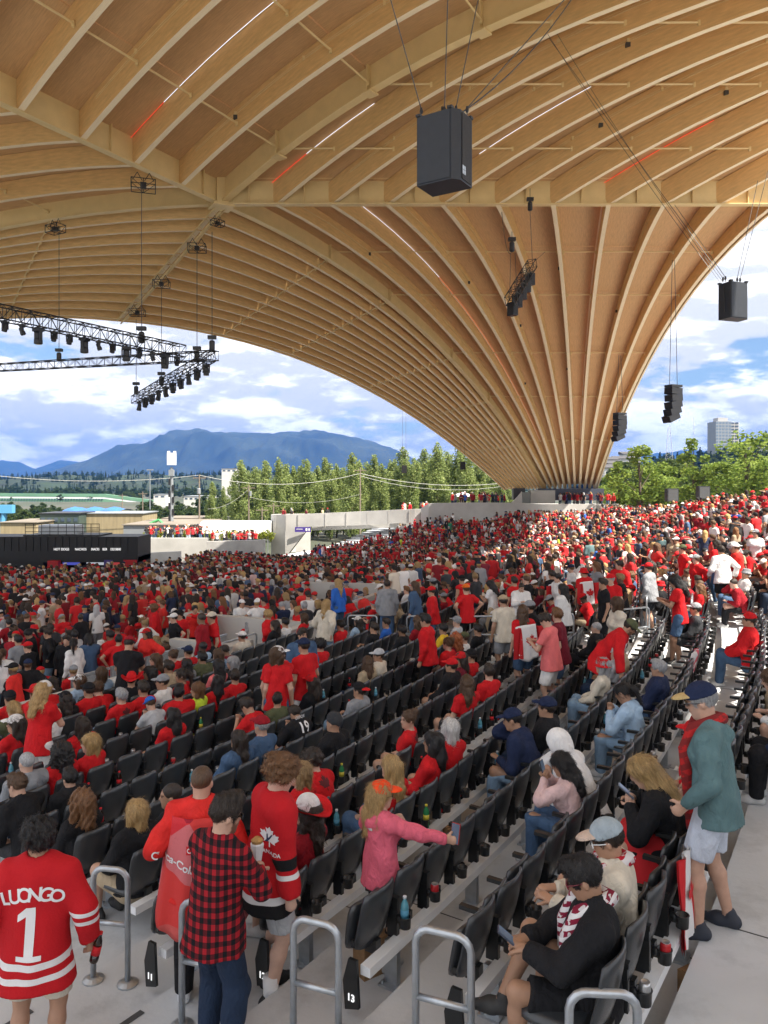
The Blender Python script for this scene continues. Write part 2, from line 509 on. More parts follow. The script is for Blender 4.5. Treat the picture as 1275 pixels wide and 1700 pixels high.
# ridge member with paired rods between the two fans
rl = [N1.lerp(E1, i / 10) for i in range(11)]
rib([p + Vector((0, 0, .05)) for p in rl], .34, 1.2, 1.2, WOOD, 'ridge_beam')
for o_ in (-.32, .32):
    rp(MB().tube([p + Vector((o_ * .8, o_ * .6, -.12)) for p in rl], .06, 6).build('ridge_rod', STEEL))
rp(MB().tube([p + Vector((0, 0, -.34)) for p in rl], .06, 6).build('ridge_rod', STEEL))
for i in range(18):
    p = N1.lerp(E1, (i + .5) / 18)
    m = MB(); m.tube([p + Vector((-.26, -.19, -.12)), p + Vector((0, 0, -.34)), p + Vector((.26, .19, -.12))], .03, 5)
    rp(m.build('ridge_lacing', STEEL))
# the big node plate
rp(MB().box(N1 + Vector((0, -.05, .8)), (.75, .75, 1.7), .5).build('node_casting', STEEL))
rp(MB().box(N1 + Vector((0, 0, -.12)), (1.3, 1.3, .12), .5).build('node_plate', STEEL))

# --- light strips beside some arches
LEDW = M('white light strip', (.85, .9, 1.0), .5, emit=.55)
LEDR = M('red light strip', (1.0, .05, .025), .5, emit=.40)
def strip(pts, mat):
    rp(MB().tube(pts, .012, 6).build('light_strip', mat))
def led_b(k, i0, i1, im):
    sd = EV * .30 if k < 0 else Vector((-.32, 0, 0))
    q = [p + sd + Vector((0, 0, -.10)) for p in btop[k]]
    if im > i0: strip(q[i0:im + 1], LEDR)
    if im < i1: strip(q[im:i1 + 1], LEDW)
led_b(-2, 0, 9, 2); led_b(1, 0, 5, 2); led_b(4, 2, 6, 2); led_b(7, 0, 4, 4)
LEDR2 = M('warm red wash light', (1.0, .30, .14), .5, emit=.3)
def led_f(k, i0, im, i1, dx=.3):
    q = [p + Vector((dx, 0, -.08)) for p in ftop[k]]
    if im > i0: strip(q[i0:im + 1], LEDW)
    if i1 > im:            # wash lamps shielded by a timber channel
        rp(MB().tube([p + Vector((0, 0, -.02)) for p in q[im:i1 + 1]], .014, 6).build('light_strip', LEDR2))
        rib([p + Vector((0, 0, -.16)) for p in q[im:i1 + 1]], .11, .03, .03, WOOD, 'light_channel')
led_f(2, 0, 6, 17); led_f(5, 0, 0, 17, -.24); led_f(7, 0, 0, 17, -.24); led_f(9, 0, 0, 17, .26)

# conduits, sprinkler pipes and junction boxes fixed to the arches
def conduit(pts, side, dz, r=.022):
    q = [p + side + Vector((0, 0, dz)) for p in pts]
    rp(MB().tube(q, r, 5).build('conduit', STEEL))
    for i in range(2, len(q) - 1, 3): rp(MB().box(q[i], (.13, .13, .09)).build('conduit_clip', STEEL))
SB = Vector((-.19, -.05, 0))
for k in (-5, -3, -1, 2, 3, 5, 6, 8):
    if len(bar[k]) > 8: conduit(bar[k][1:18], SB, .95); conduit(bar[k][1:18], SB, 1.06, .016)
for k in (1, 3, 4, 6, 8): conduit(fan[k][0:18], Vector((.19 if k < 6 else -.19, -.02, 0)), .62)
JB = M('dark junction box', (.06, .055, .05), .6)
for k, i in ((-3, 6), (2, 5), (5, 4), (6, 6), (-1, 3), (3, 9)):
    if i < len(bar[k]): rp(MB().box(bar[k][i] + SB + Vector((0, 0, .8)), (.22, .16, .22)).build('junction_box', JB))
for k, i in ((1, 4), (3, 6), (4, 9), (6, 5), (8, 8), (6, 12), (3, 13)): rp(MB().box(fan[k][i] + Vector((.2 if k < 6 else -.2, -.02, .45)), (.16, .18, .2)).build('junction_box', JB))
# ------------------------------------------------------------------ the bowl of seating terraces
CX, CY = -60.0, 46.0
ROWP = .85
def row_R(r): return 74.0 + ROWP * (r - 15) + (.17 if r >= 15 else (.05 if r == 14 else 0))
ROWD = {3: 3.72, 4: 3.68, 5: 3.63, 6: 3.58, 7: 3.53, 8: 3.47, 9: 3.40, 10: 3.32, 11: 3.22, 12: 3.10, 13: 2.95, 14: 2.75, 15: 2.55, 16: 2.33}
def row_floor(r):
    """height of terrace r near the camera (camera eye at 0)"""
    if r in ROWD: return -ROWD[r] - .85
    if r < 3: return -4.57 - .05 * (3 - r)
    return min(-.90, -3.18 + .25 * (r - 16))
def low(Y): return 4.0 * smooth(22, 88, Y)
def ang_pt(R, a):
    a = math.radians(a); return (CX + R * math.cos(a), CY + R * math.sin(a))
def polar(X, Y):
    return math.hypot(X - CX, Y - CY), math.degrees(math.atan2(Y - CY, X - CX))
def floor_z(R, Y):
    """terrace or floor height anywhere"""
    if R >= row_R(3) - .70:
        r = int(math.floor((R - (.17 if R > 73.4 else 0) - (row_R(0) - .70)) / ROWP))
        return row_floor(r) - low(Y)
    return pit_z(R) - low(Y) * pit_f(R)
def pit_f(R): return .62 + .38 * smooth(48, 62, R)
def pit_z(R):
    t = max(0.0, min(1.0, (63.0 - R) / 24.0))
    return -5.25 - 1.15 * t
TER = M('terrace concrete', (.545, .56, .575), .82, stain=.35, var=.15, vscale=.7, bump=.14, bscale=26, detail=9)
v = []; f = []
A0, A1, NA = -62.0, 42.0, 130
rings = []
for r in range(3, 44):
    R0 = row_R(r) - .70
    rings.append((R0, row_floor(r - 1) if r > 3 else pit_z(63.1))); rings.append((R0, row_floor(r)))
rings.append((row_R(44), row_floor(44)))
for (R, z) in rings:
    for i in range(NA + 1):
        x, y = ang_pt(R, A0 + (A1 - A0) * i / NA); v.append((x, y, z - low(y)))
for j in range(len(rings) - 1):
    for i in range(NA):
        a = j * (NA + 1) + i; f.append((a, a + NA + 1, a + NA + 2, a + 1))
ter = link('seating_terrace', mesh('seating_terrace', v, f, TER)); tag(ter, kind='structure')
# lower floor
v = []; f = []
Rs = [10, 25, 35, 42, 48, 54, 58, 61, row_R(3) - .70]
for R in Rs:
    for i in range(NA + 1):
        x, y = ang_pt(R, A0 + (A1 - A0) * i / NA); v.append((x, y, pit_z(R) - low(y) * pit_f(R) - .004))
for j in range(len(Rs) - 1):
    for i in range(NA):
        a = j * (NA + 1) + i; f.append((a, a + NA + 1, a + NA + 2, a + 1))
tag(link('arena_floor', mesh('arena_floor', v, f, TER)), kind='structure')
# ------------------------------------------------------------------ concrete walls, barriers and handrails of the bowl
def arc_wall(name, R, a0, a1, zt, zb, th, mat, label, n=40):
    v = []; f = []
    for i in range(n + 1):
        a = a0 + (a1 - a0) * i / n
        for (dr, top) in ((-th / 2, 0), (th / 2, 0), (th / 2, 1), (-th / 2, 1)):
            x, y = ang_pt(R + dr, a); zz = (zt(a, y) if top else zb(a, y)); v.append((x, y, zz))
    for i in range(n):
        for j in range(4):
            k = (j + 1) % 4; f.append((i * 4 + j, i * 4 + 4 + j, i * 4 + 4 + k, i * 4 + k))
    f.append((0, 1, 2, 3)); e = 4 * n; f.append((e + 3, e + 2, e + 1, e))
    o = link(name, mesh(name, v, f, mat)); tag(o, label, 'wall', kind='thing'); return o
FW = row_R(3) - .95
arc_wall('front_wall', FW, -46, -25.6, lambda a, y: -4.55 + .68 - low(y), lambda a, y: -6.2 - low(y), .26, CONC2, 'low curved concrete wall in front of the near seating block')
arc_wall('front_wall', FW + .3, -24.7, -22.9, lambda a, y: -4.55 + .70 - low(y), lambda a, y: -6.2 - low(y), .25, CONC2, 'higher pale concrete wall beside the second stair aisle', 8)
arc_wall('front_wall', FW, -21.8, 8, lambda a, y: -4.55 + .75 - low(y), lambda a, y: -6.4 - low(y), .22, CONC2, 'long curved concrete wall running away past the second aisle', 50)
def radial_wall(name, a, R0, R1, h, label, th=.25):
    v = []; m = MB(); n = 6
    for i in range(n + 1):
        R = R0 + (R1 - R0) * i / n
        for (da, top) in ((-th / 2, 0), (th / 2, 0), (th / 2, 1), (-th / 2, 1)):
            x, y = ang_pt(R, a + math.degrees(da / R)); m.v.append((x, y, floor_z(max(R, row_R(3) - .6), y) + (h if top else -.9)))
    for i in range(n):
        for j in range(4):
            k = (j + 1) % 4; m.f.append((i * 4 + j, i * 4 + 4 + j, i * 4 + 4 + k, i * 4 + k))
    m.f.append((0, 1, 2, 3)); e = 4 * n; m.f.append((e + 3, e + 2, e + 1, e))
    o = m.build(name, CONC2); tag(o, label, 'wall', kind='thing')
radial_wall('stair_wall', -25.4, FW - 2.6, FW + .2, .45, 'stubby concrete stair wall at the end of the near front wall')
radial_wall('stair_wall', -22.6, FW - 4.5, FW + .2, .55, 'concrete stair wall leading down from the second aisle to the floor')
radial_wall('stair_wall', -16.5, FW - 3.5, FW + .2, .9, 'concrete stair wall farther round the bowl, past the second aisle')
# handrails: an upside-down U of galvanised tube with a middle bar
def handrail(p0, p1, h0, h1, label, r=.024, mid=True, group='galvanised handrails'):
    p0 = Vector(p0); p1 = Vector(p1); o = empty('handrail', p0); d = p1 - p0; t0 = Vector((0, 0, h0)); t1 = d + Vector((0, 0, h1)); dh = (t1 - t0).normalized(); c = .09
    pts = [Vector((0, 0, 0)), t0 - Vector((0, 0, c))]
    for k in (.3, .6, .85): a = k * math.pi / 2; pts.append(t0 - Vector((0, 0, c)) * (1 - math.sin(a)) + dh * c * (1 - math.cos(a)))
    pts += [t0 + dh * c, t1 - dh * c]
    for k in (.15, .4, .7): a = k * math.pi / 2; pts.append(t1 - dh * c * (1 - math.sin(a)) - Vector((0, 0, c)) * (1 - math.cos(a)))
    pts += [t1 - Vector((0, 0, c)), d]
    MB().tube(pts, r, 10).build('rail_loop', GALV, o, sm=True)
    if mid: MB().tube([t0 * .52, d + (t1 - d) * .52], r * .9, 10).build('middle_bar', GALV, o, sm=True)
    for q in (Vector((0, 0, 0)), d): MB().lathe([(.085, .0), (.085, .012), (.05, .03), (.03, .034)], 14, q).build('base_plate', GALV, o, sm=False)
    tag(o, label, 'handrail', group)
def aisle_pt(r, a, dR=0.0):
    R = row_R(r) + dR; x, y = ang_pt(R, a); return (x, y, floor_z(R, y))
def px_floor(px, Y, r): return ((px - 637.5) / FPX * Y, Y, row_floor(r))
for (a, b, h, lab) in (((155, 6.25, 11), (212, 6.20, 11), .92, 'galvanised handrail loop standing beside the hockey jersey with number one'), ((302, 5.55, 12), (372, 5.45, 12), .92, 'galvanised handrail loop behind the checked shirt'), ((487, 5.10, 13), (562, 4.98, 13), .90, 'galvanised handrail loop in front of the row-end number thirteen'),
                       ((690, 4.68, 14), (782, 4.55, 14), .88, 'galvanised handrail loop in front of the row-end number fourteen'), ((945, 4.02, 15), (1058, 4.0, 15), .72, 'galvanised handrail loop in front of the seated pair with scarves')):
    handrail(px_floor(*a), px_floor(*b), h, h, lab)
for n, r in enumerate((4, 6, 8, 10, 12, 14, 16, 18)):
    a0 = aisle_pt(r, -23.35, -.35); a1 = aisle_pt(r + (1 if n < 5 else 0), -23.35 + (0 if n < 5 else .9), -.35)
    handrail(a0, a1, .95, .95, f'grey handrail on the second stair aisle, {ordn(n + 1)} up from the front wall', .022, True)
for n, (r, a) in enumerate(((3, -25.9), (3, -21.5), (5, -22.2), (9, -22.2), (13, -22.2), (17, -22.2))):
    a0 = aisle_pt(r, a, -.5); a1 = aisle_pt(r, a + (1.3 if n != 0 else -1.2), -.5)
    handrail(a0, a1, .95, .95, f'wide grey guard rail across the row ends by the second aisle, {ordn(n + 1)} up', .022, True)
# crowd barrier of perforated panels on the lower floor, near side
PERF = M('perforated galvanised sheet', (.33, .34, .35), .5, metal=.4, var=.1, vscale=30)
bar_ = empty('crowd_barrier', (*ang_pt(FW - 1.9, -33), -5.5)); tag(bar_, 'grey perforated crowd barrier along the lower floor, below the near seats', 'barrier')
def brp(o): o.parent = bar_; o.matrix_parent_inverse = Matrix.Translation(-bar_.location); return o
nb = 16
for i in range(nb):
    a = -40 + i * 1.0; x0, y0 = ang_pt(FW - 1.9, a); x1, y1 = ang_pt(FW - 1.9, a + .93); z = floor_z(FW - 1.9, y0)
    if i in (9, 10): continue
    rz = math.atan2(y1 - y0, x1 - x0); L_ = math.hypot(x1 - x0, y1 - y0)
    brp(MB().box(((x0 + x1) / 2, (y0 + y1) / 2, z + .62), (L_ * .94, .03, .95), rz).build('barrier_panel', PERF))
    brp(MB().box((x0, y0, z + .58), (.06, .06, 1.16), rz).build('barrier_post', GALV))
    brp(MB().box(((x0 + x1) / 2, (y0 + y1) / 2, z + 1.13), (L_, .06, .05), rz).build('barrier_top_rail', GALV))
# dark drinks counter beside the guard
cx, cy, cz = *ang_pt(FW - 1.0, -33.8), floor_z(FW - 1.0, 14)
ctr = empty('drinks_counter', (cx, cy, cz), math.radians(60)); tag(ctr, 'dark drinks counter with blue top behind the front wall', 'counter')
MB().box((0, 0, .52), (1.9, .6, 1.04)).build('counter_body', M('dark counter'), ctr) if 'dark counter' in MATS else MB().box((0, 0, .52), (1.9, .6, 1.04)).build('counter_body', M('dark counter', (.05, .05, .055), .4), ctr)
MB().box((0, 0, 1.06), (1.96, .66, .05)).build('counter_top', BLACKM, ctr); MB().box((-.3, 0, 1.12), (.8, .5, .07)).build('blue_tray', M('blue tray plastic', (.03, .12, .40), .5), ctr)
MB().box((.7, .1, 1.25), (.24, .03, .34)).build('price_card', M('white card', (.75, .75, .75), .7), ctr); MB().box((.7, .08, 1.26), (.14, .01, .18)).build('card_print', M('magenta print', (.5, .05, .25), .7), ctr)
# ------------------------------------------------------------------ ground, hills, water's edge and everything beyond the bowl
GZ = -11.0
GROUND = M('rough ground', (.085, .08, .065), .95, var=.3, vscale=.03, col2=(.035, .05, .022), detail=8)
tag(link('ground', mesh('ground', [(-9000, -300, GZ), (9000, -300, GZ), (9000, 12000, GZ), (-9000, 12000, GZ)], [(0, 1, 2, 3)], GROUND)), kind='structure')
def vnoise(x, y, s, seed):
    from mathutils import noise as nz_
    return nz_.fractal(Vector((x * s + seed, y * s - seed, seed * .37)), .9, 2.1, 6)
FOREST = M('forest slope', (.008, .015, .010), .95, var=.6, vscale=.0045, col2=(.034, .044, .024), detail=11, bump=1.0, bscale=.02)
FOREST2 = M('near forest slope', (.014, .026, .011), .95, var=.55, vscale=.03, detail=9, bump=1.0, bscale=.08)
RIDGE = {}
def ridge(name, D, W, outline, mat, nx=260, ny=46, rough=1.0, seed=1.0):
    """a hill range: crest follows the outline given in photo pixels at distance D + W"""
    xs = [p[0] for p in outline]; ys = [p[1] for p in outline]
    v = []; f = []
    for j in range(ny + 1):
        t = j / ny * 1.6
        for i in range(nx + 1):
            px = xs[0] + (xs[-1] - xs[0]) * i / nx
            X = (px - 637.5) / FPX * (D + W); py = float(np.interp(px, xs, ys))
            top = (800 - py) / FPX * (D + W)
            Y = D + W * t
            s = math.sin(min(1.0, t) * math.pi / 2) if t <= 1 else max(0, 1 - (t - 1) * 1.2)
            n = (vnoise(X, Y * .6, 2.2 / W, seed) * .2 + (abs(vnoise(X, Y * .5, 4.5 / W, seed + 3)) - .3) * .28) * (top - GZ) * rough
            z = GZ - 2 + (top - GZ + 2) * s ** (1.15) + n * (s * (1 - s) * 3 + .30 * s)
            v.append((X, Y, z))
    for j in range(ny):
        for i in range(nx):
            a = j * (nx + 1) + i; f.append((a, a + 1, a + nx + 2, a + nx + 1))
    RIDGE[name] = v
    tag(link(name, mesh(name, v, f, mat, True)), kind='structure')
ridge('far_mountains', 5400, 900, [(-500, 770), (-200, 762), (-60, 770), (0, 764), (30, 766), (68, 783), (112, 764), (165, 770), (230, 745), (330, 730), (420, 745), (520, 760), (620, 770), (900, 780), (1000, 764), (1060, 757), (1130, 748), (1180, 752), (1260, 760), (1500, 770)], FOREST, seed=2.3)
ridge('mountains', 3400, 900, [(60, 800), (140, 778), (185, 762), (215, 744), (262, 733), (300, 714), (345, 716), (385, 718), (430, 714), (480, 717), (520, 716), (560, 722), (600, 731), (645, 741), (690, 762), (740, 778), (830, 792), (1000, 798)], FOREST, seed=5.1)
ridge('forest_hills', 640, 320, [(-400, 792), (-100, 796), (0, 793), (60, 798), (100, 793), (160, 790), (210, 795), (260, 788), (330, 792), (420, 782), (520, 790), (620, 785), (700, 792), (800, 790), (1000, 796)], FOREST2, nx=220, rough=2.2, seed=8.2)
# hillside on the right that carries the tower
ridge('hillside', 230, 260, [(980, 800), (1040, 790), (1100, 778), (1160, 764), (1210, 752), (1275, 740), (1400, 722), (1600, 700)], FOREST2, nx=60, ny=20, rough=.8, seed=3.4)

# --- leafy trees
LEAFS = {}
def leaf_mat(name, c, c2, rough=.7):
    if name in LEAFS: return LEAFS[name]
    m = bpy.data.materials.new(name); m.use_nodes = True; N = m.node_tree.nodes; L = m.node_tree.links
    b = N['Principled BSDF']; b.inputs['Roughness'].default_value = rough; b.inputs['Specular IOR Level'].default_value = .25
    g = N.new('ShaderNodeNewGeometry'); oi = N.new('ShaderNodeObjectInfo')
    ad = N.new('ShaderNodeMath'); ad.operation = 'FRACT'
    a2 = N.new('ShaderNodeMath'); a2.operation = 'MULTIPLY_ADD'; a2.inputs[1].default_value = .3
    L.new(oi.outputs['Random'], a2.inputs[0]); L.new(g.outputs['Random Per Island'], a2.inputs[2]); L.new(a2.outputs[0], ad.inputs[0])
    mx = N.new('ShaderNodeMix'); mx.data_type = 'RGBA'; mx.inputs['A'].default_value = (*c, 1); mx.inputs['B'].default_value = (*c2, 1)
    L.new(ad.outputs[0], mx.inputs['Factor']); L.new(mx.outputs['Result'], b.inputs['Base Color'])
    tr = N.new('ShaderNodeBsdfTranslucent'); L.new(mx.outputs['Result'], tr.inputs['Color'])
    ms = N.new('ShaderNodeMixShader'); ms.inputs[0].default_value = .42
    L.new(b.outputs[0], ms.inputs[1]); L.new(tr.outputs[0], ms.inputs[2]); L.new(ms.outputs[0], N['Material Output'].inputs['Surface'])
    LEAFS[name] = m; return m
BARK = M('bark', (.10, .075, .055), .9, var=.3, vscale=6, stretch=(1, 1, .2), bump=.5, bscale=14)
def leaves(name, centers, radii, n, size, mat, seed, squash=1.0, updroop=.3):
    r = np.random.default_rng(seed)
    c = np.asarray(centers, float); R = np.asarray(radii, float)
    w = R ** 2; pick = r.choice(len(c), n, p=w / w.sum())
    d = r.normal(size=(n, 3)); d /= np.linalg.norm(d, axis=1)[:, None]
    rad = R[pick] * r.uniform(.35, 1.05, n) ** .6
    p = c[pick] + d * rad[:, None] * np.array([1, 1, squash])
    a = r.normal(size=(n, 3)); a[:, 2] *= updroop; a /= np.linalg.norm(a, axis=1)[:, None]
    b = np.cross(a, r.normal(size=(n, 3))); b /= np.linalg.norm(b, axis=1)[:, None]
    s = size * r.uniform(.6, 1.35, n)[:, None]
    v = np.stack([p - a * s, p + b * s * .55, p + a * s, p - b * s * .55], 1).reshape(-1, 3)
    return npmesh(name, v, np.arange(n * 4).reshape(-1, 4), mat, False)
def poplar_proto(seed, H=14.0):
    r = random.Random(seed); cs = []; rs = []
    for i in range(60):
        t = (i + .5) / 60; z = H * (.08 + .90 * t)
        w = 1.75 * max(.06, 1 - (abs(t - .42) / .60) ** 3.0) + .05
        a = r.uniform(0, 6.28); q = r.uniform(.1, 1.0) * w
        cs.append((math.cos(a) * q, math.sin(a) * q, z)); rs.append(r.uniform(.55, .9) * (w * .38 + .42))
    m = MB(); m.tube([(0, 0, 0), (.05, 0, H * .5), (0, .05, H * .93)], [.20, .11, .02], 7)
    for i in range(0, 60, 3): m.tube([(0, 0, cs[i][2] * .82), cs[i]], [.05, .012], 4)
    return leaves('crown', cs, rs, 9000, .17, leaf_mat('poplar leaf', (.14, .20, .05), (.38, .43, .16)), seed, 1.5), m.me('trunk', BARK)
PP = [poplar_proto(s) for s in (1, 2, 3, 4)]
pop = [(352, 798), (371, 806), (400, 762), (424, 772), (441, 762), (463, 757), (487, 772), (507, 759), (540, 757), (559, 768), (584, 750), (607, 764), (622, 752), (648, 762), (668, 740), (686, 757), (705, 742), (726, 732), (742, 748), (760, 736), (781, 752), (800, 762), (820, 778), (520, 786), (640, 785), (455, 790), (575, 792), (700, 780), (760, 785), (388, 786), (412, 780), (433, 776), (475, 768), (497, 780), (528, 772), (549, 766), (570, 774), (596, 762), (634, 768), (657, 760), (677, 764), (715, 752), (733, 760), (772, 760), (790, 768), (811, 778), (832, 790), (845, 798)]
sizes_ = {}
for n, (px, py) in enumerate(pop):
    Y = 138 + (n * 37 % 23) + (14 if py > 775 else 0); p = PX(px, py, Y); H = p.z - GZ
    o = empty('poplar_tree', (p.x, Y, GZ), n * 1.7); s = H / 14.0 * .985
    o.scale = (s * (.74 + .22 * ((n * 7) % 5) / 4), s * (.74 + .2 * ((n * 5) % 4) / 3), s)
    link('crown', PP[n % 4][0], o); link('trunk', PP[n % 4][1], o)
    k = sorted(pop).index((px, py)) + 1
    tag(o, None, 'tree', 'row of poplars behind the ramp'); o['ord'] = k
def round_proto(seed, H=6.0, W=2.2, c=(.11, .175, .03), c2=(.27, .34, .065), nm='bright leaf', n=2300, sz=.15, up=.3):
    r = random.Random(seed); cs = []; rs = []
    for i in range(34):
        t = r.uniform(.0, 1); z = H * (.28 + .70 * t); w = W * math.sin(math.pi * (.18 + .75 * t)) * r.uniform(.2, 1)
        a = r.uniform(0, 6.28); cs.append((math.cos(a) * w, math.sin(a) * w, z)); rs.append(r.uniform(.3, .62) * W * .5)
    m = MB(); m.tube([(0, 0, 0), (.04, .03, H * .45), (0, 0, H * .88)], [.16, .10, .02], 7)
    for i in range(0, 34, 2): m.tube([(0, 0, max(.6, cs[i][2] * .6)), cs[i]], [.05, .012], 4)
    return leaves('crown', cs, rs, n, sz, leaf_mat(nm, c, c2), seed, .8, up), m.me('trunk', BARK)
RP = [round_proto(11), round_proto(12, 7.0, 1.7), round_proto(13, 6.0, 2.6)]
def conifer_proto(seed, H=16.0, W=3.0):
    r = random.Random(seed); cs = []; rs = []
    for i in range(60):
        t = i / 60; w = W * (1 - t) ** .85 * r.uniform(.3, 1); a = r.uniform(0, 6.28)
        cs.append((math.cos(a) * w, math.sin(a) * w, H * (.08 + .90 * t))); rs.append(.35 + .55 * (1 - t))
    m = MB(); m.tube([(0, 0, 0), (0, 0, H)], [.25, .02], 6)
    return leaves('crown', cs, rs, 1500, .42, leaf_mat('needle', (.022, .042, .022), (.05, .075, .035)), seed, .7, .2), m.me('trunk', BARK)
KP = [conifer_proto(21), conifer_proto(22, 16, 2.4)]
DP = [round_proto(31, 12, 5, (.022, .045, .014), (.06, .09, .028), 'dark leaf', 2200, .42), round_proto(32, 10, 4.6, (.045, .075, .02), (.10, .13, .035), 'mid leaf', 2000, .42)]
for o in [o for o in COL.objects if o.name.startswith('poplar_tree') and 'ord' in o]:
    k = o['ord']; del o['ord']
    tag(o, f'tall slender poplar behind the concrete ramp, {ordn(k)} from the cell tower side')
def plant(protos, k, px, py, Y, base, name, label, group, wid=1.0, h0=6.0):
    p = PX(px, py, Y); H = p.z - base; o = empty(name, (p.x, Y, base), k * 2.1); s = H / h0
    o.scale = (s * wid, s * wid, s); c, t = protos[k % len(protos)]
    link('crown', c, o); link('trunk', t, o); tag(o, label, 'tree', group); return o
for n, (px, py, Y, w, lab) in enumerate([(1062, 745, 84, 1.0, 'slim bright green young tree just clear of the timber buttress'), (1152, 728, 80, .9, 'feathery bright green tree below the grey tower block'), (1238, 722, 78, 1.0, 'tall bright green tree at the edge of the upper crowd'),
        (1190, 772, 82, 1.5, 'spreading yellow-green tree between the two black stage monitors'), (1028, 768, 92, 1.1, 'dense mid-green tree beside the timber buttress foot'), (1220, 762, 86, 1.4, 'broad leafy tree behind the tall bright tree'), (1268, 770, 82, 1.3, 'leafy yellow-green tree cut by the picture edge'), (1120, 775, 90, 1.2, 'low yellow-green tree behind the first black monitor'), (1085, 770, 88, 1.1, 'mid-green bushy tree next to the slim young tree')]):
    plant(RP, n, px, py, Y, -4.5, 'leafy_tree', lab, 'young trees behind the upper crowd', w, [6, 7, 6][n % 3])
rt = random.Random(4); k = 0
for n in range(64):
    px = rt.uniform(985, 1300); d = rt.uniform(.0, 1.0); Y = 240 + 230 * d
    hz = np.interp(px, [980, 1040, 1100, 1160, 1210, 1275, 1400], [800, 790, 778, 764, 752, 740, 722])
    gy = 812 + (hz - 812) * (0.25 + .75 * d); k += 1
    con = rt.random() < .45
    top = gy - (rt.uniform(14, 26) if con else rt.uniform(9, 18))
    base = PX(px, gy + 6, Y).z
    p = plant(KP if con else DP, n, px, top, Y, base, 'conifer_tree' if con else 'broadleaf_tree', None, 'trees on the hillside', 1.0, 16 if con else 11)
    tag(p, f'dark {"conifer" if con else "leafy tree"} on the hillside below the tower block, {ordn(k)} of the scattered trees', 'tree')
# distant park trees on the port side
for n, (px, py, Y) in enumerate([(10, 846, 190), (38, 848, 185), (66, 845, 200), (88, 846, 195), (180, 858, 150), (262, 838, 260), (300, 838, 250), (320, 843, 240), (345, 836, 230), (150, 820, 420), (195, 822, 430), (230, 820, 440), (50, 818, 430), (20, 820, 420), (100, 822, 410)]):
    p = plant(DP if n != 4 else RP, n, px, py, Y, GZ, 'broadleaf_tree', f'small green tree in the port yards beyond the food kiosk, {ordn(n + 1)} of them', 'trees in the port yards', 1.2, 11 if n != 4 else 6)

# --- tower block on the hill
PALE = M('pale cladding', (.42, .41, .39), .8, var=.06, vscale=.3)
GLASSD = M('dark glazing', (.055, .08, .11), .12, spec=.8)
GLASSB = M('blue grey glazing', (.16, .21, .26), .15, spec=.8)
def part_of(root, mb, name, mat, **k): return mb.build(name, mat, root, **k)
tw = PX(1200, 752, 470); tow = empty('tower_block', (tw.x, 470, tw.z - 6)); tag(tow, 'grey high-rise apartment tower standing on the wooded hill', 'building')
part_of(tow, MB().box((-2.2, 0, 12), (9.5, 12, 26)), 'wall', M('grey panel', (.26, .28, .30), .7, var=.05, vscale=.5))
part_of(tow, MB().box((5.2, 1, 12), (5.2, 11, 25)), 'wing', PALE)
part_of(tow, MB().box((-1.5, 0, 26.2), (6, 7, 2.4)), 'plant_room', PALE)
for (x, h) in ((-3.2, 2.6), (-1, 3.6), (.6, 2.2)): part_of(tow, MB().tube([(x, 0, 27.4), (x, 0, 27.4 + h)], .08, 5), 'antenna', PALE)
for fl in range(13):
    for c in range(5):
        part_of(tow, MB().box((-6.1 + c * 1.95, -6.03, 1.2 + fl * 1.9), (1.35, .12, 1.15)), 'window', GLASSB)
    for c in range(2): part_of(tow, MB().box((3.9 + c * 2.5, -4.55, 1.2 + fl * 1.9), (1.9, .25, .9)), 'balcony', GLASSD)
# houses on the hill
WALLW = M('white render', (.55, .54, .51), .85, var=.06, vscale=.5)
ROOFD = M('dark shingle roof', (.075, .07, .07), .85, var=.2, vscale=2)
for n, (px, py, Y, w) in enumerate([(1008, 768, 300, 7), (1020, 775, 280, 6), (1034, 766, 330, 7), (1012, 782, 260, 5), (1256, 748, 420, 10), (1046, 758, 350, 8)]):
    p = PX(px, py, Y); h = empty('hill_house', (p.x, Y, p.z - 3)); tag(h, f'small pale house on the far hillside, {ordn(n + 1)} from the buttress', 'house', 'houses on the hillside')
    part_of(h, MB().box((0, 0, 2.0), (w, 6, 4.0)), 'wall', WALLW)
    part_of(h, MB().prism([(-w / 2 - .4, -3.4), (w / 2 + .4, -3.4), (w / 2 + .4, 3.4), (-w / 2 - .4, 3.4)], 4.0, [4.2, 4.2, 5.4, 5.4]), 'roof', ROOFD)
    for c in range(3): part_of(h, MB().box((-w / 3 + c * w / 3, -3.03, 2.2), (w * .18, .1, 1.3)), 'window', GLASSD)
# lattice transmission masts
for n, (px, py0, py1, Y) in enumerate([(1111, 708, 770, 420), (952 + 200, 692, 745, 380)]):
    a = PX(px, py1, Y); b = PX(px, py0, Y); m = MB()
    if n == 0:
        for s in (-1, 1):
            m.tube([(a.x + s * 2.2, Y, a.z), (a.x + s * .5, Y, b.z)], .12, 4)
        for i in range(9):
            t = i / 9; z = a.z + (b.z - a.z) * t; w = 2.2 - 1.7 * t; w2 = 2.2 - 1.7 * (t + .11); m.tube([(a.x - w, Y, z), (a.x + w2, Y, z + (b.z - a.z) / 9)], .06, 4); m.tube([(a.x + w, Y, z), (a.x - w2, Y, z + (b.z - a.z) / 9)], .06, 4)
        o = m.build('lattice_mast', PALE)
        tag(o, 'pale lattice pylon faint above the conifers on the hill', 'pylon')
    else:
        o = m.tube([a, b], .1, 5).build('radio_mast', PALE); tag(o, 'thin radio mast on the hill left of the tower block', 'mast')

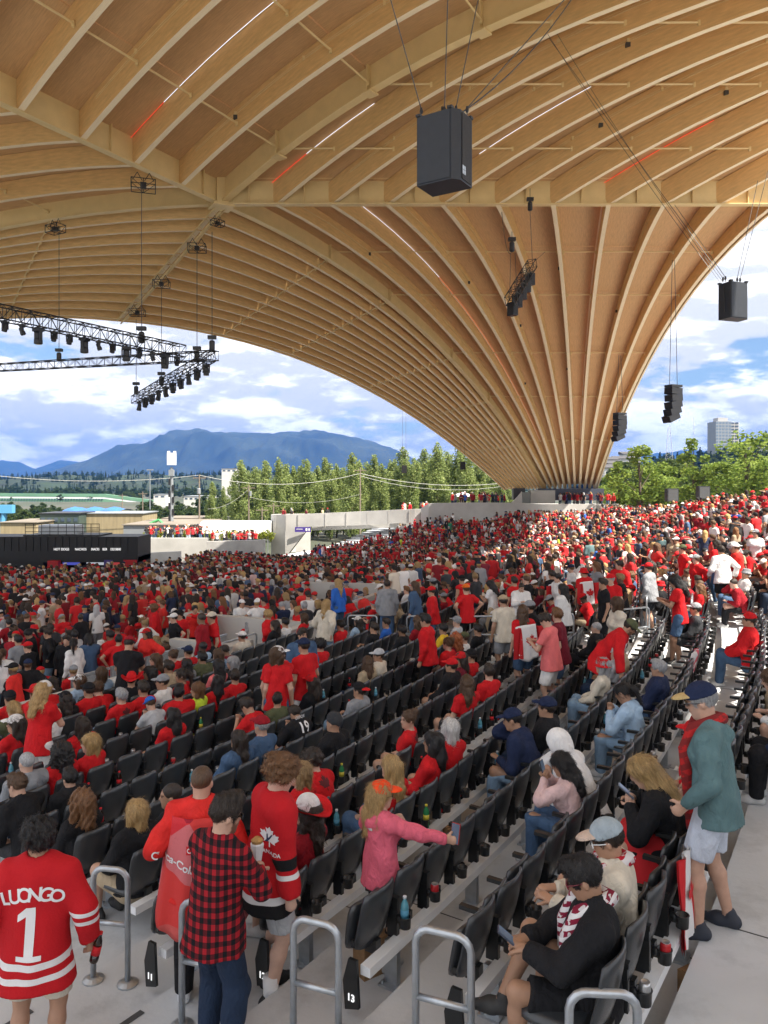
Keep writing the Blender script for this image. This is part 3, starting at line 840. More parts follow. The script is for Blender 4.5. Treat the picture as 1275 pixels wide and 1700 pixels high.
# --- concrete ramp wall and the buttress block
def wall_strip(name, pts, z0, z1, th, mat, label, cat, parent=None):
    """pts in plan; heights per point"""
    n = len(pts); v = []; f = []
    for i, (x, y) in enumerate(pts):
        a = Vector(pts[max(0, i - 1)]); b = Vector(pts[min(n - 1, i + 1)]); d = (b - a).normalized(); nn = Vector((d.y, -d.x)) * (th / 2)
        h0 = z0[i] if isinstance(z0, (list, tuple)) else z0; h1 = z1[i] if isinstance(z1, (list, tuple)) else z1
        v += [(x + nn.x, y + nn.y, h0), (x - nn.x, y - nn.y, h0), (x - nn.x, y - nn.y, h1), (x + nn.x, y + nn.y, h1)]
    for i in range(n - 1):
        for j in range(4):
            k = (j + 1) % 4; f.append((i * 4 + j, i * 4 + 4 + j, i * 4 + 4 + k, i * 4 + k))
    f.append((0, 1, 2, 3)); e = 4 * (n - 1); f.append((e + 3, e + 2, e + 1, e))
    o = link(name, mesh(name, v, f, mat), parent)
    if label: tag(o, label, cat)
    return o
def pxp(px, Y): return ((px - 637.5) / FPX * Y, Y)
rw = [pxp(px, Y) for px, Y in ((515, 104.5), (490, 104), (466, 102.5), (453, 100), (456, 97.5), (475, 96.2), (515, 95.8), (600, 94.5), (689, 92.5), (702, 92.4))]
tops_ = [PX(0, y, Y).z for y, Y in ((853, 104), (853, 104), (853.5, 102), (854, 100), (854.5, 97.5), (854, 96), (853, 95.8), (849, 94.5), (845, 92.5), (845, 92.4))]
ramp = wall_strip('ramp_wall', rw, [-9.5] * 6 + [PX(0, 874, 95.8).z, PX(0, 872, 94.5).z, PX(0, 867, 92.5).z, -9.5], tops_, .5, CONC2, 'long curved pale concrete ramp wall with rounded end below the poplars', 'wall')
ramp['kind'] = 'thing'
for i_, (px_, Y_) in enumerate(((458, 96.9), (475, 95.9), (495, 95.7), (540, 95.15), (575, 94.6), (610, 94.05), (645, 93.25), (680, 92.4))):
    zt_ = PX(0, np.interp(px_, [453, 515, 600, 689], [854, 853, 849, 845]), Y_).z; j_ = MB().box((PX(px_, 0, Y_).x, Y_ - .03, zt_ - .95), (.05, .06, 1.85)).build('formwork_joint', CONC); j_.parent = ramp
VIOLET = M('violet sign', (.06, .035, .22), .5)
WHITEP = M('white paint', (.78, .78, .77), .6)
pf = wall_strip('ramp_floor', [pxp(522, 97.5), pxp(690, 94.5)], [PX(0, 880, 97.5).z, PX(0, 874, 94.5).z], [PX(0, 872, 97.5).z, PX(0, 866, 94.5).z], 2.0, CONC2, 'lower concrete ramp slab passing under the curved wall', 'ramp'); pf['kind'] = 'thing'
sg = PX(503, 879, 95.4); s_o = empty('ramp_sign', (sg.x, 95.3, sg.z - .5)); tag(s_o, 'violet direction sign on the rounded end of the ramp wall', 'sign')
MB().box((0, 0, .5), (2.0, .06, .62)).build('panel', VIOLET, s_o); 
for i in range(6): MB().box((-.75 + i * .13, -.045, .55 - .0), (.08, .02, .10)).build('letter_mark', WHITEP, s_o)
MB().box((.45, -.045, .5), (.22, .02, .3)).build('pictogram', WHITEP, s_o); MB().box((.78, -.045, .5), (.16, .02, .3)).build('pictogram', WHITEP, s_o)
bw = [pxp(px, Y) for px, Y in ((702, 92), (713, 91), (760, 90), (840, 88.5), (900, 88), (1000, 88), (1026, 88.6))]
bz = [PX(0, y, 90).z for y in (845, 836, 834.5, 834, 836, 836, 836)]
bwall = wall_strip('buttress_wall', bw, -9.5, bz, .6, CONC2, 'pale concrete retaining wall with a deck above, in front of the buttress', 'wall'); bwall['kind'] = 'thing'
# deck behind the wall
deck = MB().prism([pxp(704, 92.4), pxp(760, 90.6), pxp(840, 89.2), pxp(1000, 88.6), pxp(1026, 89.2), pxp(1040, 104), pxp(700, 106)], -9.5, PX(0, 837, 90).z - .35).build('buttress_deck', CONC2); tag(deck, kind='structure')
# curved upstand and buttress block
bb = empty('roof_buttress', (20.5, 93, -3)); tag(bb, 'curved concrete block where the timber ribs land', 'buttress')
def bp(mb, nm, mat):
    o = mb.build(nm, mat); o.parent = bb; o.matrix_parent_inverse = Matrix.Translation(-Vector((20.5, 93, -3))); return o
bp(MB().box((PX(902, 0, 90.5).x, 91.6, PX(0, 825, 90.5).z), (2.9, 1.8, 1.55)), 'equipment_block', CONC2)
bp(MB().box((PX(875, 0, 90.2).x, 90.9, PX(0, 825, 90.2).z - .1), (.95, .6, 1.3)), 'equipment_door', M('grey door paint', (.20, .21, .20), .6))
cv = []
for i in range(13):
    t = i / 12; cv.append((pxp(866 - 46 * t, 89.3), PX(0, 848 - 33 * (1 - math.cos(t * 0)) * 0 - 0, 89.3).z))
pts = [pxp(866 - 50 * (i / 12), 89.3) for i in range(13)]
zt = [PX(0, 847 - 31 * (1 - (i / 12)) ** 2.2, 89.3).z for i in range(13)]
o = wall_strip('curved_upstand', pts, PX(0, 849, 89.3).z, zt, .5, CONC2, None, None); o.parent = bb; o.matrix_parent_inverse = Matrix.Translation(-Vector((20.5, 93, -3)))
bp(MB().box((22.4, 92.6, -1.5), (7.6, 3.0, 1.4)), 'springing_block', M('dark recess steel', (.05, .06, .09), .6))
bp(MB().box((16.2, 92.2, -1.45), (1.4, 1.2, 1.4)), 'bearing_box', BLACKM)
# patio umbrella on the deck
u = PX(768, 820, 96); pu = empty('patio_umbrella', (u.x, 96, u.z - 2.3)); tag(pu, 'white patio umbrella open on the concrete deck', 'umbrella')
MB().tube([(0, 0, 0), (0, 0, 2.5)], .035, 8).build('pole', GALV, pu)
MB().lathe([(1.35, 2.0), (1.3, 2.06), (.7, 2.32), (.05, 2.52)], 10).build('canopy', WHITEP, pu)

# --- food kiosk on the stage side
KY = 58.0
def kiosk_block(x, y): return x < -16.6 and y > 56.2 - (x + 17) * -.02
kz0, kz1 = -7.9, PX(0, 891, KY).z
kx0, kx1 = PX(-60, 0, KY).x, PX(229, 0, KY).x
ks = empty('food_kiosk', ((kx0 + kx1) / 2, KY, kz0)); tag(ks, 'long black food kiosk with lit menu lettering and roof deck', 'kiosk')
KBLK = M('black ribbed cladding', (.012, .013, .015), .55, var=.15, vscale=3)
def kp(mb, nm, mat): 
    o = mb.build(nm, mat); o.parent = ks; o.matrix_parent_inverse = Matrix.Translation(-ks.location); return o
W = kx1 - kx0
kp(MB().box((kx0 + W / 2, KY + 1.6, (kz1 + kz0) / 2 + .9), (W, 3.2, kz1 - kz0 - 1.8 + .0)), 'upper_wall', KBLK)
for i in range(int(W / .55)): kp(MB().box((kx0 + .3 + i * .55, KY - .03, kz1 - .55), (.05, .05, 1.05)), 'cladding_rib', KBLK)
kp(MB().box((kx0 + 2.9, KY + 1.6, kz0 + 1.1), (6.2, 3.1, 2.2)), 'side_wall', KBLK)
kp(MB().box((kx1 - .7, KY + 1.6, kz0 + 1.1), (1.4, 3.1, 2.2)), 'side_wall', KBLK)
kp(MB().box((kx0 + W / 2, KY + 3.0, kz0 + 1.1), (W - 1, .2, 2.2)), 'back_wall', KBLK)
kp(MB().box((kx0 + W * .66, KY + .4, kz0 + .55), (W * .52, .8, 1.1)), 'counter', M('dark counter', (.05, .05, .055), .4))
for (a, c) in ((.58, (.05, .06, .30)), (.72, (.30, .32, .36)), (.84, (.25, .03, .03))):
    kp(MB().box((kx0 + W * a, KY + 1.2, kz0 + 1.75), (1.3, .1, .55)), 'menu_screen', M('menu screen %.2f' % a, c, .4, emit=.5))
kp(MB().box((kx1 - .55, KY - .1, kz0 + 1.6), (1.0, .12, .8)), 'red_banner', M('red banner', (.45, .01, .015), .6))
kp(MB().box((kx0 + W * .535, KY - .5, kz0 + 1.0), (.8, .5, 2.0)), 'drinks_fridge', M('red fridge', (.42, .015, .02), .4))
rd = kp(MB().box((kx0 + W * .55, KY + 1.7, kz1 + .06), (W * .44, 2.8, .10)), 'roof_deck', KBLK)
for i in range(10): kp(MB().tube([(kx0 + W * .34 + i * W * .0475, KY + .35, kz1 + .1), (kx0 + W * .34 + i * W * .0475, KY + .35, kz1 + .95)], .025, 5), 'railing_post', BLACKM)
for zz in (.35, .65, .95): kp(MB().tube([(kx0 + W * .34, KY + .35, kz1 + zz), (kx0 + W * .77, KY + .35, kz1 + zz)], .025, 5), 'railing_bar', BLACKM)
kp(MB().box((kx0 + W * .5, KY + 1.9, kz1 + .45), (3.0, 1.4, .7)), 'roof_unit', GALV)
LETW = M('white sign letters', (.85, .85, .85), .5, emit=.35)
def text_mesh(s, size, mat, thick=.01, bold=0.0):
    c = bpy.data.curves.new('lettering', 'FONT'); c.body = s; c.size = size; c.extrude = thick; c.offset = bold * size; c.align_x = 'CENTER'; c.align_y = 'CENTER'
    o = bpy.data.objects.new('lettering', c); COL.objects.link(o)
    dg = bpy.context.evaluated_depsgraph_get(); dg.update(); me = bpy.data.meshes.new_from_object(o.evaluated_get(dg))
    bpy.data.objects.remove(o); me.materials.clear(); me.materials.append(mat); return me
for s, px, wd in (('HOT DOGS', 102, 1.15), ('NACHOS', 134, .85), ('SNACKS', 158, .62), ('BEER', 174, .34), ('COLD DRINKS', 192, .80)):
    me = text_mesh(s, .26, LETW); xs_ = [v.co.x for v in me.vertices]; k_ = wd / (max(xs_) - min(xs_)); o = link('sign_letters', me); q_ = PX(px, 912, KY - .12)
    mw = Matrix.Translation(q_) @ Matrix.Rotation(math.pi / 2, 4, 'X') @ Matrix.Diagonal((k_, 1, 1, 1)); o.parent = ks; o.matrix_parent_inverse = Matrix.Translation(-ks.location); o.matrix_world = mw
sp = PX(180, 938, KY - 2); v_ = empty('queue_sign', (sp.x, KY - 2, sp.z - 1.6)); tag(v_, 'violet queue sign on a post above the crowd at the kiosk', 'sign')
MB().tube([(0, 0, 0), (0, 0, 1.3)], .03, 6).build('post', GALV, v_); MB().box((0, 0, 1.65), (.62, .06, .62)).build('panel', VIOLET, v_); MB().box((0, -.045, 1.7), (.2, .02, .26)).build('pictogram', WHITEP, v_)
# sunlit terrace right of the kiosk
TY = 86.0
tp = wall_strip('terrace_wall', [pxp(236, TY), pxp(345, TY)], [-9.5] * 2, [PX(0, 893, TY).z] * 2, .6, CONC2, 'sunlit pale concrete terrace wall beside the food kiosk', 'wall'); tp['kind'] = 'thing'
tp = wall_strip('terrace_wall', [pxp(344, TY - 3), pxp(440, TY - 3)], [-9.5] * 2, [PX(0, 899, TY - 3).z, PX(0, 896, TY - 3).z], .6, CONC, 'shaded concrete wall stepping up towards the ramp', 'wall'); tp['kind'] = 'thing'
tp = wall_strip('terrace_wall', [pxp(236, TY - 7), pxp(300, TY - 7)], [-9.5] * 2, [PX(0, 918, TY - 7).z, PX(0, 915, TY - 7).z], .5, CONC2, 'low front concrete wall below the sunlit terrace', 'wall'); tp['kind'] = 'thing'
tag(MB().prism([pxp(236, TY), pxp(345, TY), pxp(345, TY + 12), pxp(236, TY + 12)], -9.6, PX(0, 893, TY).z - .5).build('terrace_floor', CONC2), kind='structure')
def hedge(px0, px1, Y, y0, y1, label, seed):
    a, b = pxp(px0, Y), pxp(px1, Y); zb, zt = PX(0, y1, Y).z, PX(0, y0, Y).z
    n = int((b[0] - a[0]) / .6); cs = []; rs = []
    r = random.Random(seed)
    for i in range(n * 3): cs.append((r.uniform(a[0], b[0]), Y + r.uniform(-.5, .5), r.uniform(zb, zt - .2))); rs.append(.45)
    o = link('hedge', leaves('hedge', cs, rs, n * 170, .13, leaf_mat('hedge leaf', (.13, .17, .02), (.30, .32, .05)), seed)); tag(o, label, 'hedge')
hedge(236, 330, TY + 3, 883, 894, 'trimmed sunlit hedge along the terrace by the kiosk', 3); hedge(330, 452, TY + 5, 881, 893, 'trimmed hedge between the white tent roof and the ramp', 4)

# --- port and yards
GRN = M('faded green steel', (.13, .26, .16), .6, var=.12, vscale=.2)
cb = empty('conveyor_bridge', (PX(130, 0, 420).x, 420, GZ)); tag(cb, 'long green covered conveyor bridge crossing the port', 'bridge')
def cbp(mb, nm, mat): 
    o = mb.build(nm, mat); o.parent = cb; o.matrix_parent_inverse = Matrix.Translation(-cb.location); return o
def slab(px0, y0, px1, y1, px2, Y, h0, h1, mat, nm, w=3):
    pts = [PX(px0, y0, Y), PX(px1, y0 + (y1 - y0) * .12, Y), PX(px2, y1, Y)]
    m = MB()
    for a, b in zip(pts[:-1], pts[1:]):
        v = []
        for p in (a, b):
            for dy in (-w / 2, w / 2):
                for dz in (h0, h1): v.append((p.x, p.y + dy, p.z + dz))
        m.add(v, [(0, 1, 3, 2), (4, 6, 7, 5), (0, 4, 5, 1), (2, 3, 7, 6), (0, 2, 6, 4), (1, 5, 7, 3)])
    return cbp(m, nm, mat)
for lo_, hi_, mt_, nm_ in ((-.2, 1.5, GRN, 'roof_band'), (-1.1, -.2, WHITEP, 'eaves_band'), (-2.9, -1.1, GRN, 'window_band'), (-3.4, -2.9, WHITEP, 'sill_band'), (-5.6, -3.4, GRN, 'lower_band')):
    slab(-60, 823, 175, 836, 263, 420, lo_, hi_, mt_, nm_, 3 + .2 * (mt_ is GRN))
for i in range(40): q_ = PX(-10 + i * 4.6, 823 + max(0, i * 4.6 - 185) * .0, 418.3); cbp(MB().box((q_.x, 418.2, q_.z - 2.0), (.7, .2, .9)), 'window', GLASSD)
for px in (30, 72, 112, 150, 190): 
    p = PX(px, 832, 420); m = MB()
    for s in (-1.2, 1.2): m.tube([(p.x + s, 420, GZ), (p.x + s, 420, p.z - 1)], .3, 5)
    m.tube([(p.x - 1.2, 420, GZ + 1), (p.x + 1.2, 420, p.z - 2)], .15, 4); cbp(m, 'trestle', GRN)
def shed(name, px0, px1, y0, y1, Y, d, mat, rmat, label, wins=0):
    a, b = PX(px0, y1, Y), PX(px1, y0, Y); w = b.x - a.x
    o = empty(name, ((a.x + b.x) / 2, Y, min(a.z, GZ))); tag(o, label, 'building')
    zb = 0; zt = b.z - min(a.z, GZ)
    MB().box((0, d / 2, zt / 2), (w, d, zt)).build('wall', mat, o)
    MB().prism([(-w / 2 - .2, -.2), (w / 2 + .2, -.2), (w / 2 + .2, d + .2), (-w / 2 - .2, d + .2)], zt + .003, [zt + .12, zt + .12, zt + .16, zt + .16]).build('roof', rmat, o)
    for i in range(wins): MB().box((-w / 2 + (i + .5) * w / wins, -.03, zt - .9), (w / wins * .55, .08, .6)).build('window', GLASSD, o)
    return o
GRAYM = M('grey sheet metal', (.22, .235, .25), .55, var=.08, vscale=.4)
TANW = M('weathered plywood', (.30, .24, .14), .8, var=.18, vscale=.8, stretch=(3, 3, .3))
TANR = M('tan flat roof', (.20, .17, .135), .9, var=.2, vscale=.3)
shed('warehouse', 305, 346, 824, 852, 300, 14, WALLW, GRAYM, 'white port warehouse in front of the first poplars', 5)
shed('warehouse', 255, 275, 821, 832, 330, 8, WALLW, GRAYM, 'small white block at the lower end of the green bridge', 2)
shed('container_office', 66, 131, 853, 876, 118, 6, M('green metal', (.05, .075, .06), .6), BLACKM, 'dark glazed modular office beside the plywood store', 6)
shed('plywood_store', 128, 236, 853, 874, 121, 8, TANW, GRAYM, 'long weathered plywood store under the blue tarpaulins')
shed('flat_roofed_shed', 0, 60, 868, 880, 112, 10, TANW, TANR, 'low tan flat-roofed shed next to the dark office')
shed('flat_roofed_shed', 205, 330, 872, 884, 104, 14, GRAYM, TANR, 'low wide shed with tan roof behind the sunlit terrace')
shed('brick_shed', 270, 332, 861, 872, 150, 10, M('brown brick', (.22, .12, .075), .85, var=.15, vscale=3), TANR, 'brown low shed behind the cell tower')
shed('silo_block', 368, 392, 778, 810, 340, 8, WALLW, GRAYM, 'white silo building rising over the first poplars', 3)
BLUE = M('blue tarpaulin', (.03, .15, .48), .55, var=.15, vscale=1.5)
v = []; f = []; a, b = PX(105, 853, 128), PX(200, 842, 128)
for j in range(5):
    for i in range(15):
        t = i / 14; z = a.z + (b.z - a.z) * (.25 + .75 * math.sin(math.pi * (.08 + .84 * j / 4))) * (.6 + .4 * math.sin(i * 1.3) * .5 + .2); v.append((a.x + (b.x - a.x) * t, 127 + j * 2.0, z))
for j in range(4):
    for i in range(14): q = j * 15 + i; f.append((q, q + 1, q + 16, q + 15))
f += [(i, i + 1, 75 + i + 1, 75 + i) for i in range(14)]; v += [(a.x + (b.x - a.x) * i / 14, 126.8, a.z - 1.5) for i in range(15)]
tag(link('blue_tarpaulin', mesh('blue_tarpaulin', v, f, BLUE, True)), 'rumpled bright blue tarpaulin heaped over stacked goods', 'tarpaulin')
# white arched marquee roof
mq = empty('marquee', (PX(395, 0, 98).x, 98, -9.5)); tag(mq, 'long white arched marquee roof behind the hedge', 'tent')
m = MB(); L0, L1 = PX(338, 0, 98).x - mq.location.x, PX(452, 0, 98).x - mq.location.x; zt = PX(0, 864, 98).z + 9.5
sec = [(-3.2, zt - 1.5), (-2.6, zt - .7), (-1.4, zt - .15), (0, zt), (1.4, zt - .15), (2.6, zt - .7), (3.2, zt - 1.5)]
for x in (L0, L1): m.v += [(x, y, z) for y, z in sec]
for i in range(6): m.f.append((i, i + 7, i + 8, i + 1))
m.f.append(tuple(range(7))); m.f.append(tuple(range(13, 6, -1))); m.build('canopy', WHITEP, mq, sm=False)
for x in (L0 + .1, (L0 + L1) / 2, L1 - .1):
    for y in (-3.1, 3.1): MB().tube([(x, y, 0), (x, y, zt - 1.5)], .06, 5).build('post', GALV, mq)
# green boom lift arm
bm = empty('boom_lift', (PX(262, 0, 108).x, 108, GZ)); tag(bm, 'green articulated boom lift behind the terrace', 'crane')
def bml(pts, r, nm): MB().tube([Vector(p) - bm.location for p in pts], r, 6).build(nm, M('bright green paint', (.06, .30, .10), .5), bm)
bml([PX(233, 876, 108), PX(264, 863, 108)], .22, 'lower_boom'); bml([PX(264, 863, 108), PX(277, 876, 108)], .18, 'upper_boom'); MB().box((0, 0, .9), (3, 2, 1.8)).build('chassis', M('bright green paint'), bm); 
# blue crane at the picture edge
bc = empty('port_crane', (PX(4, 0, 130).x, 130, GZ)); tag(bc, 'sky blue crane tower cut by the picture edge', 'crane')
cr_ = M('crane blue paint', (.10, .33, .55), .5)
MB().tube([(-.6, 0, 0), (.5, 0, PX(0, 842, 130).z - GZ)], .5, 6).build('mast', cr_, bc); MB().box((.6, 0, PX(0, 845, 130).z - GZ), (2.6, 1.2, 1.4)).build('cab', cr_, bc)
# masts and poles
POLE = M('weathered timber pole', (.20, .16, .12), .9, var=.2, vscale=3)
ct = empty('cell_tower', (PX(285, 0, 112).x, 112, GZ)); tag(ct, 'slim cell tower with white antenna housing beyond the terrace', 'tower')
zt = lambda y, Y: PX(0, y, Y).z - GZ
MB().tube([(0, 0, 0), (0, 0, zt(776, 112))], [.32, .22], 8).build('pole', GRAYM, ct)
MB().box((0, 0, (zt(752, 112) + zt(772, 112)) / 2), (1.15, .8, zt(752, 112) - zt(772, 112))).build('antenna_housing', WHITEP, ct)
for s in (-.45, .45): MB().box((s, 0, zt(751, 112)), (.22, .7, .35)).build('antenna_horn', WHITEP, ct)
MB().box((0, -.1, zt(785, 112)), (.7, .6, .9)).build('radio_box', GRAYM, ct)
for i in range(8): MB().box((.28 * (-1) ** i, -.2, zt(870 - i * 10, 112)), (.25, .25, .9)).build('cable_box', BLACKM, ct)
for n, (px, y0, Y, lab) in enumerate([(249, 780, 200, 'tall slim lamp mast left of the cell tower'), (331, 788, 118, 'wooden utility pole with a transformer right of the cell tower'), (413, 805, 125, 'wooden utility pole with crossarm in front of the poplars'), (598, 776, 126, 'tallest wooden utility pole among the poplars'), (237, 816, 170, 'short utility pole by the green bridge'), (203, 820, 190, 'short utility pole behind the blue tarpaulin'), (454, 835, 130, 'low post just left of the ramp end'), (435, 842, 124, 'low post beside the marquee')]):
    o = empty('lamp_mast' if n == 0 else 'utility_pole', (PX(px, 0, Y).x, Y, GZ)); tag(o, lab, 'pole'); h = zt(y0, Y)
    MB().tube([(0, 0, 0), (0, 0, h)], [.16, .10], 7).build('pole', GRAYM if n == 0 else POLE, o)
    if n == 0: MB().box((0, 0, h), (1.6, .4, .25)).build('lamp_head', GRAYM, o)
    else: MB().box((0, 0, h - .5), (2.0, .12, .14)).build('crossarm', POLE, o)
    if n == 1: MB().lathe([(.25, 0), (.28, .1), (.28, .8), (.2, .9)], 10, (.0, -.35, h - 3.0)).build('transformer', GRAYM, o)
    if n == 2: MB().lathe([(.2, 0), (.22, .8)], 8, (.3, -.25, h - 1.8)).build('transformer', GRAYM, o)
def wire(a, b, sag, r=.018, n=10, name='wire', label=None, mat=CABLE):
    pts = [a.lerp(b, i / n) - Vector((0, 0, sag * 4 * (i / n) * (1 - i / n))) for i in range(n + 1)]
    o = MB().tube(pts, r, 4).build(name, mat)
    if label: tag(o, label, 'wire')
    return o
WIREP = M('pale overhead wire', (.45, .45, .42), .5)
wire(PX(-30, 787, 118), PX(331, 789, 118), 1.0, .035, name='power_line', label='overhead line from the picture edge to the transformer pole', mat=WIREP)
wire(PX(331, 789, 118), PX(598, 786, 126), 1.6, .035, name='power_line', label='overhead line sagging across the poplars between two poles', mat=WIREP)
wire(PX(598, 786, 126), PX(845, 801, 122), 1.1, .04, name='power_line', label='overhead line from the tallest pole to the timber roof foot', mat=WIREP)
wire(PX(598, 790, 126), PX(845, 806, 122), 1.4, .03, name='power_line', label='lower overhead line from the tallest pole to the roof foot', mat=WIREP)
wire(PX(413, 812, 125), PX(345, 845, 122), .8, .02, name='power_line', label='slack line dropping left from the crossarm pole', mat=WIREP)
wire(PX(413, 825, 125), PX(600, 820, 126), 1.2, .02, name='power_line', label='low line through the poplar trunks', mat=WIREP)
wire(PX(1000, 788, 200), PX(1145, 795, 190), 1.2, .05, name='power_line', label='pale line crossing below the hillside trees', mat=WIREP)
# two black stage monitors at the top of the upper crowd
for n, (px, y0, y1, lab) in enumerate([(1115, 811, 832, 'black speaker cabinet on a stand behind the upper crowd, near the slim tree'), (1167, 807, 828, 'black speaker cabinet behind the upper crowd, nearer the picture edge')]):
    p = PX(px, y1, 68); o = empty('speaker_cabinet', (p.x, 68, p.z - 1.2)); tag(o, lab, 'speaker')
    MB().box((0, 0, 1.75), (1.0, .7, 1.15)).build('cabinet', BLACKM, o); MB().box((0, -.36, 1.75), (.86, .03, 1.0)).build('grille', CABLE, o)
    for s in (-.3, .3): MB().tube([(s, 0, 0), (s, 0, 1.2)], .03, 5).build('stand_leg', BLACKM, o)
# ------------------------------------------------------------------ rows of folding seats
A_FAR = -23.9          # the near block of seats lies between these two stair aisles
SEATW = .443
def a_near(r): return {11: -34.45, 14: -34.25, 15: -34.5, 16: -31.2}.get(r, -34.15)
SEATPL = M('charcoal moulded plastic', (.030, .033, .037), .32, var=.14, vscale=8, bump=.12, bscale=160, coat=.25)
SEATMT = M('black seat iron', (.014, .015, .016), .4)
RAILM = M('pale aluminium rail', (.86, .87, .88), .3, metal=.1, var=.06, vscale=3)

def shell(w, h, zc, bow, th, nx=8, nz=7, tilt=0.0, y0=0.0, belly=0.0, rim=.012):
    """a dished plastic panel, rounded corners, bows forward at its sides; solid"""
    g = []
    for layer in (0, 1):
        for j in range(nz + 1):
            for i in range(nx + 1):
                a = -1 + 2 * i / nx; b = -1 + 2 * j / nz
                ax = a * (1 - .12 * max(0, abs(b)) ** 6); bx = b * (1 - .10 * abs(a) ** 6)
                x = ax * w / 2 * (1 - .05 * (b < 0) * abs(b)); z = bx * h / 2
                y = bow * a * a + belly * (1 - b * b) - math.tan(tilt) * z
                edge = max(abs(a), abs(b)) > .99
                y += (-th / 2 if layer == 0 else th / 2) * (1.0 if not edge else .55)
                g.append((x, y0 + y, zc + z))
    f = []; n = (nx + 1) * (nz + 1)
    for j in range(nz):
        for i in range(nx):
            a = j * (nx + 1) + i
            f.append((a, a + 1, a + nx + 2, a + nx + 1)); f.append((n + a, n + a + nx + 1, n + a + nx + 2, n + a + 1))
    rimv = [i for i in range(nx + 1)] + [(j + 1) * (nx + 1) + nx for j in range(nz)] + [nz * (nx + 1) + i for i in reversed(range(nx))] + [j * (nx + 1) for j in reversed(range(1, nz))]
    for i in range(len(rimv)):
        a, b = rimv[i], rimv[(i + 1) % len(rimv)]
        f.append((b, a, n + a, n + b))
    return g, f
g, f = shell(.405, .45, .635, .045, .03, tilt=math.radians(13), y0=0.0, belly=-.012)
ME_BACK = mesh('backrest', g, f, SEATPL, True)
g, f = shell(.38, .35, .575, .03, .045, tilt=math.radians(11), y0=.085)
ME_SEATUP = mesh('seat_pan', g, f, SEATPL, True)
m = MB(); g, f = shell(.40, .42, 0, .02, .05)
g2 = [(x, .27 + z, .43 - y + .02) for (x, y, z) in g]; ME_SEATDN = mesh('seat_pan', g2, f, SEATPL, True)
m = MB(); m.box((0, .12, .655), (.042, .30, .03)); m.box((0, .0, .60), (.03, .045, .12)); m.box((0, .02, .47), (.035, .09, .20)); ME_ARM = m.me('armrest', SEATMT)
m = MB(); n = 14
prof = [(.030, 0), (.040, .004), (.043, .075), (.047, .08), (.047, .086), (.039, .086), (.036, .012), (.030, .010)]
m.lathe(prof, n); m.box((0, .05, .05), (.03, .05, .05)); ME_CUP = m.me('cup_holder', SEATMT, True)
m = MB(); m.box((0, .05, .40), (.06, .10, .10)); m.box((0, .10, .47), (.36, .03, .05)); ME_HINGE = m.me('hinge_bracket', SEATMT)

def face_c(X, Y):
    """rotation that makes +Y look at the stage side"""
    a = math.atan2(Y - CY, X - CX); return math.atan2(math.cos(a), -math.sin(a))
def seat_xyz(r, i, dR=0.0):
    R = row_R(r); a = a_near(r) + (i + .5) * math.degrees(SEATW / R)
    x, y = ang_pt(R + dR, a); return x, y, row_floor(r) - low(y)
def n_seats(r): return int((A_FAR - a_near(r)) / math.degrees(SEATW / row_R(r)))
def proj(p): return 637.5 + FPX * p[0] / p[1], 800 - FPX * p[2] / p[1]
ROWS = range(3, 17)
seats = []
for r in ROWS:
    for i in range(n_seats(r)):
        x, y, z = seat_xyz(r, i)
        if y < 3.0: continue
        px, py = proj((x, y, z + .8))
        if -60 < px < 1330 and py < 1760: seats.append((y, r, i))
seats.sort()
OCC = {}          # (row, seat) -> taken by a seated person; filled by the people section before the seats are placed

def make_seats():
    one = seats[:296]; rest = seats[296:]
    for (y_, r, i) in one:
        x, y, z = seat_xyz(r, i); rz = face_c(x, y); occ = (r, i) in OCC
        o = empty('stadium_seat', (x, y, z), rz)
        st = 'occupied' if occ else 'empty'
        tag(o, f'{st} charcoal folding seat in row {numw(r)}, {ordn(i + 1)} from the near aisle', 'seat', 'charcoal folding seats in rows')
        jr = random.Random(r * 97 + i); o.rotation_euler = (jr.gauss(0, .012), jr.gauss(0, .008), rz + jr.gauss(0, .02))
        link('backrest', ME_BACK, o); sp_ = link('seat_pan', ME_SEATDN if occ else ME_SEATUP, o); sp_.rotation_euler = (0 if occ else jr.uniform(-.07, .02), 0, 0); link('hinge_bracket', ME_HINGE, o)
        link('armrest', ME_ARM, o, loc=(SEATW / 2, 0, 0))
        link('cup_holder', ME_CUP, o, loc=(.165, -.125, .50))
    return rest
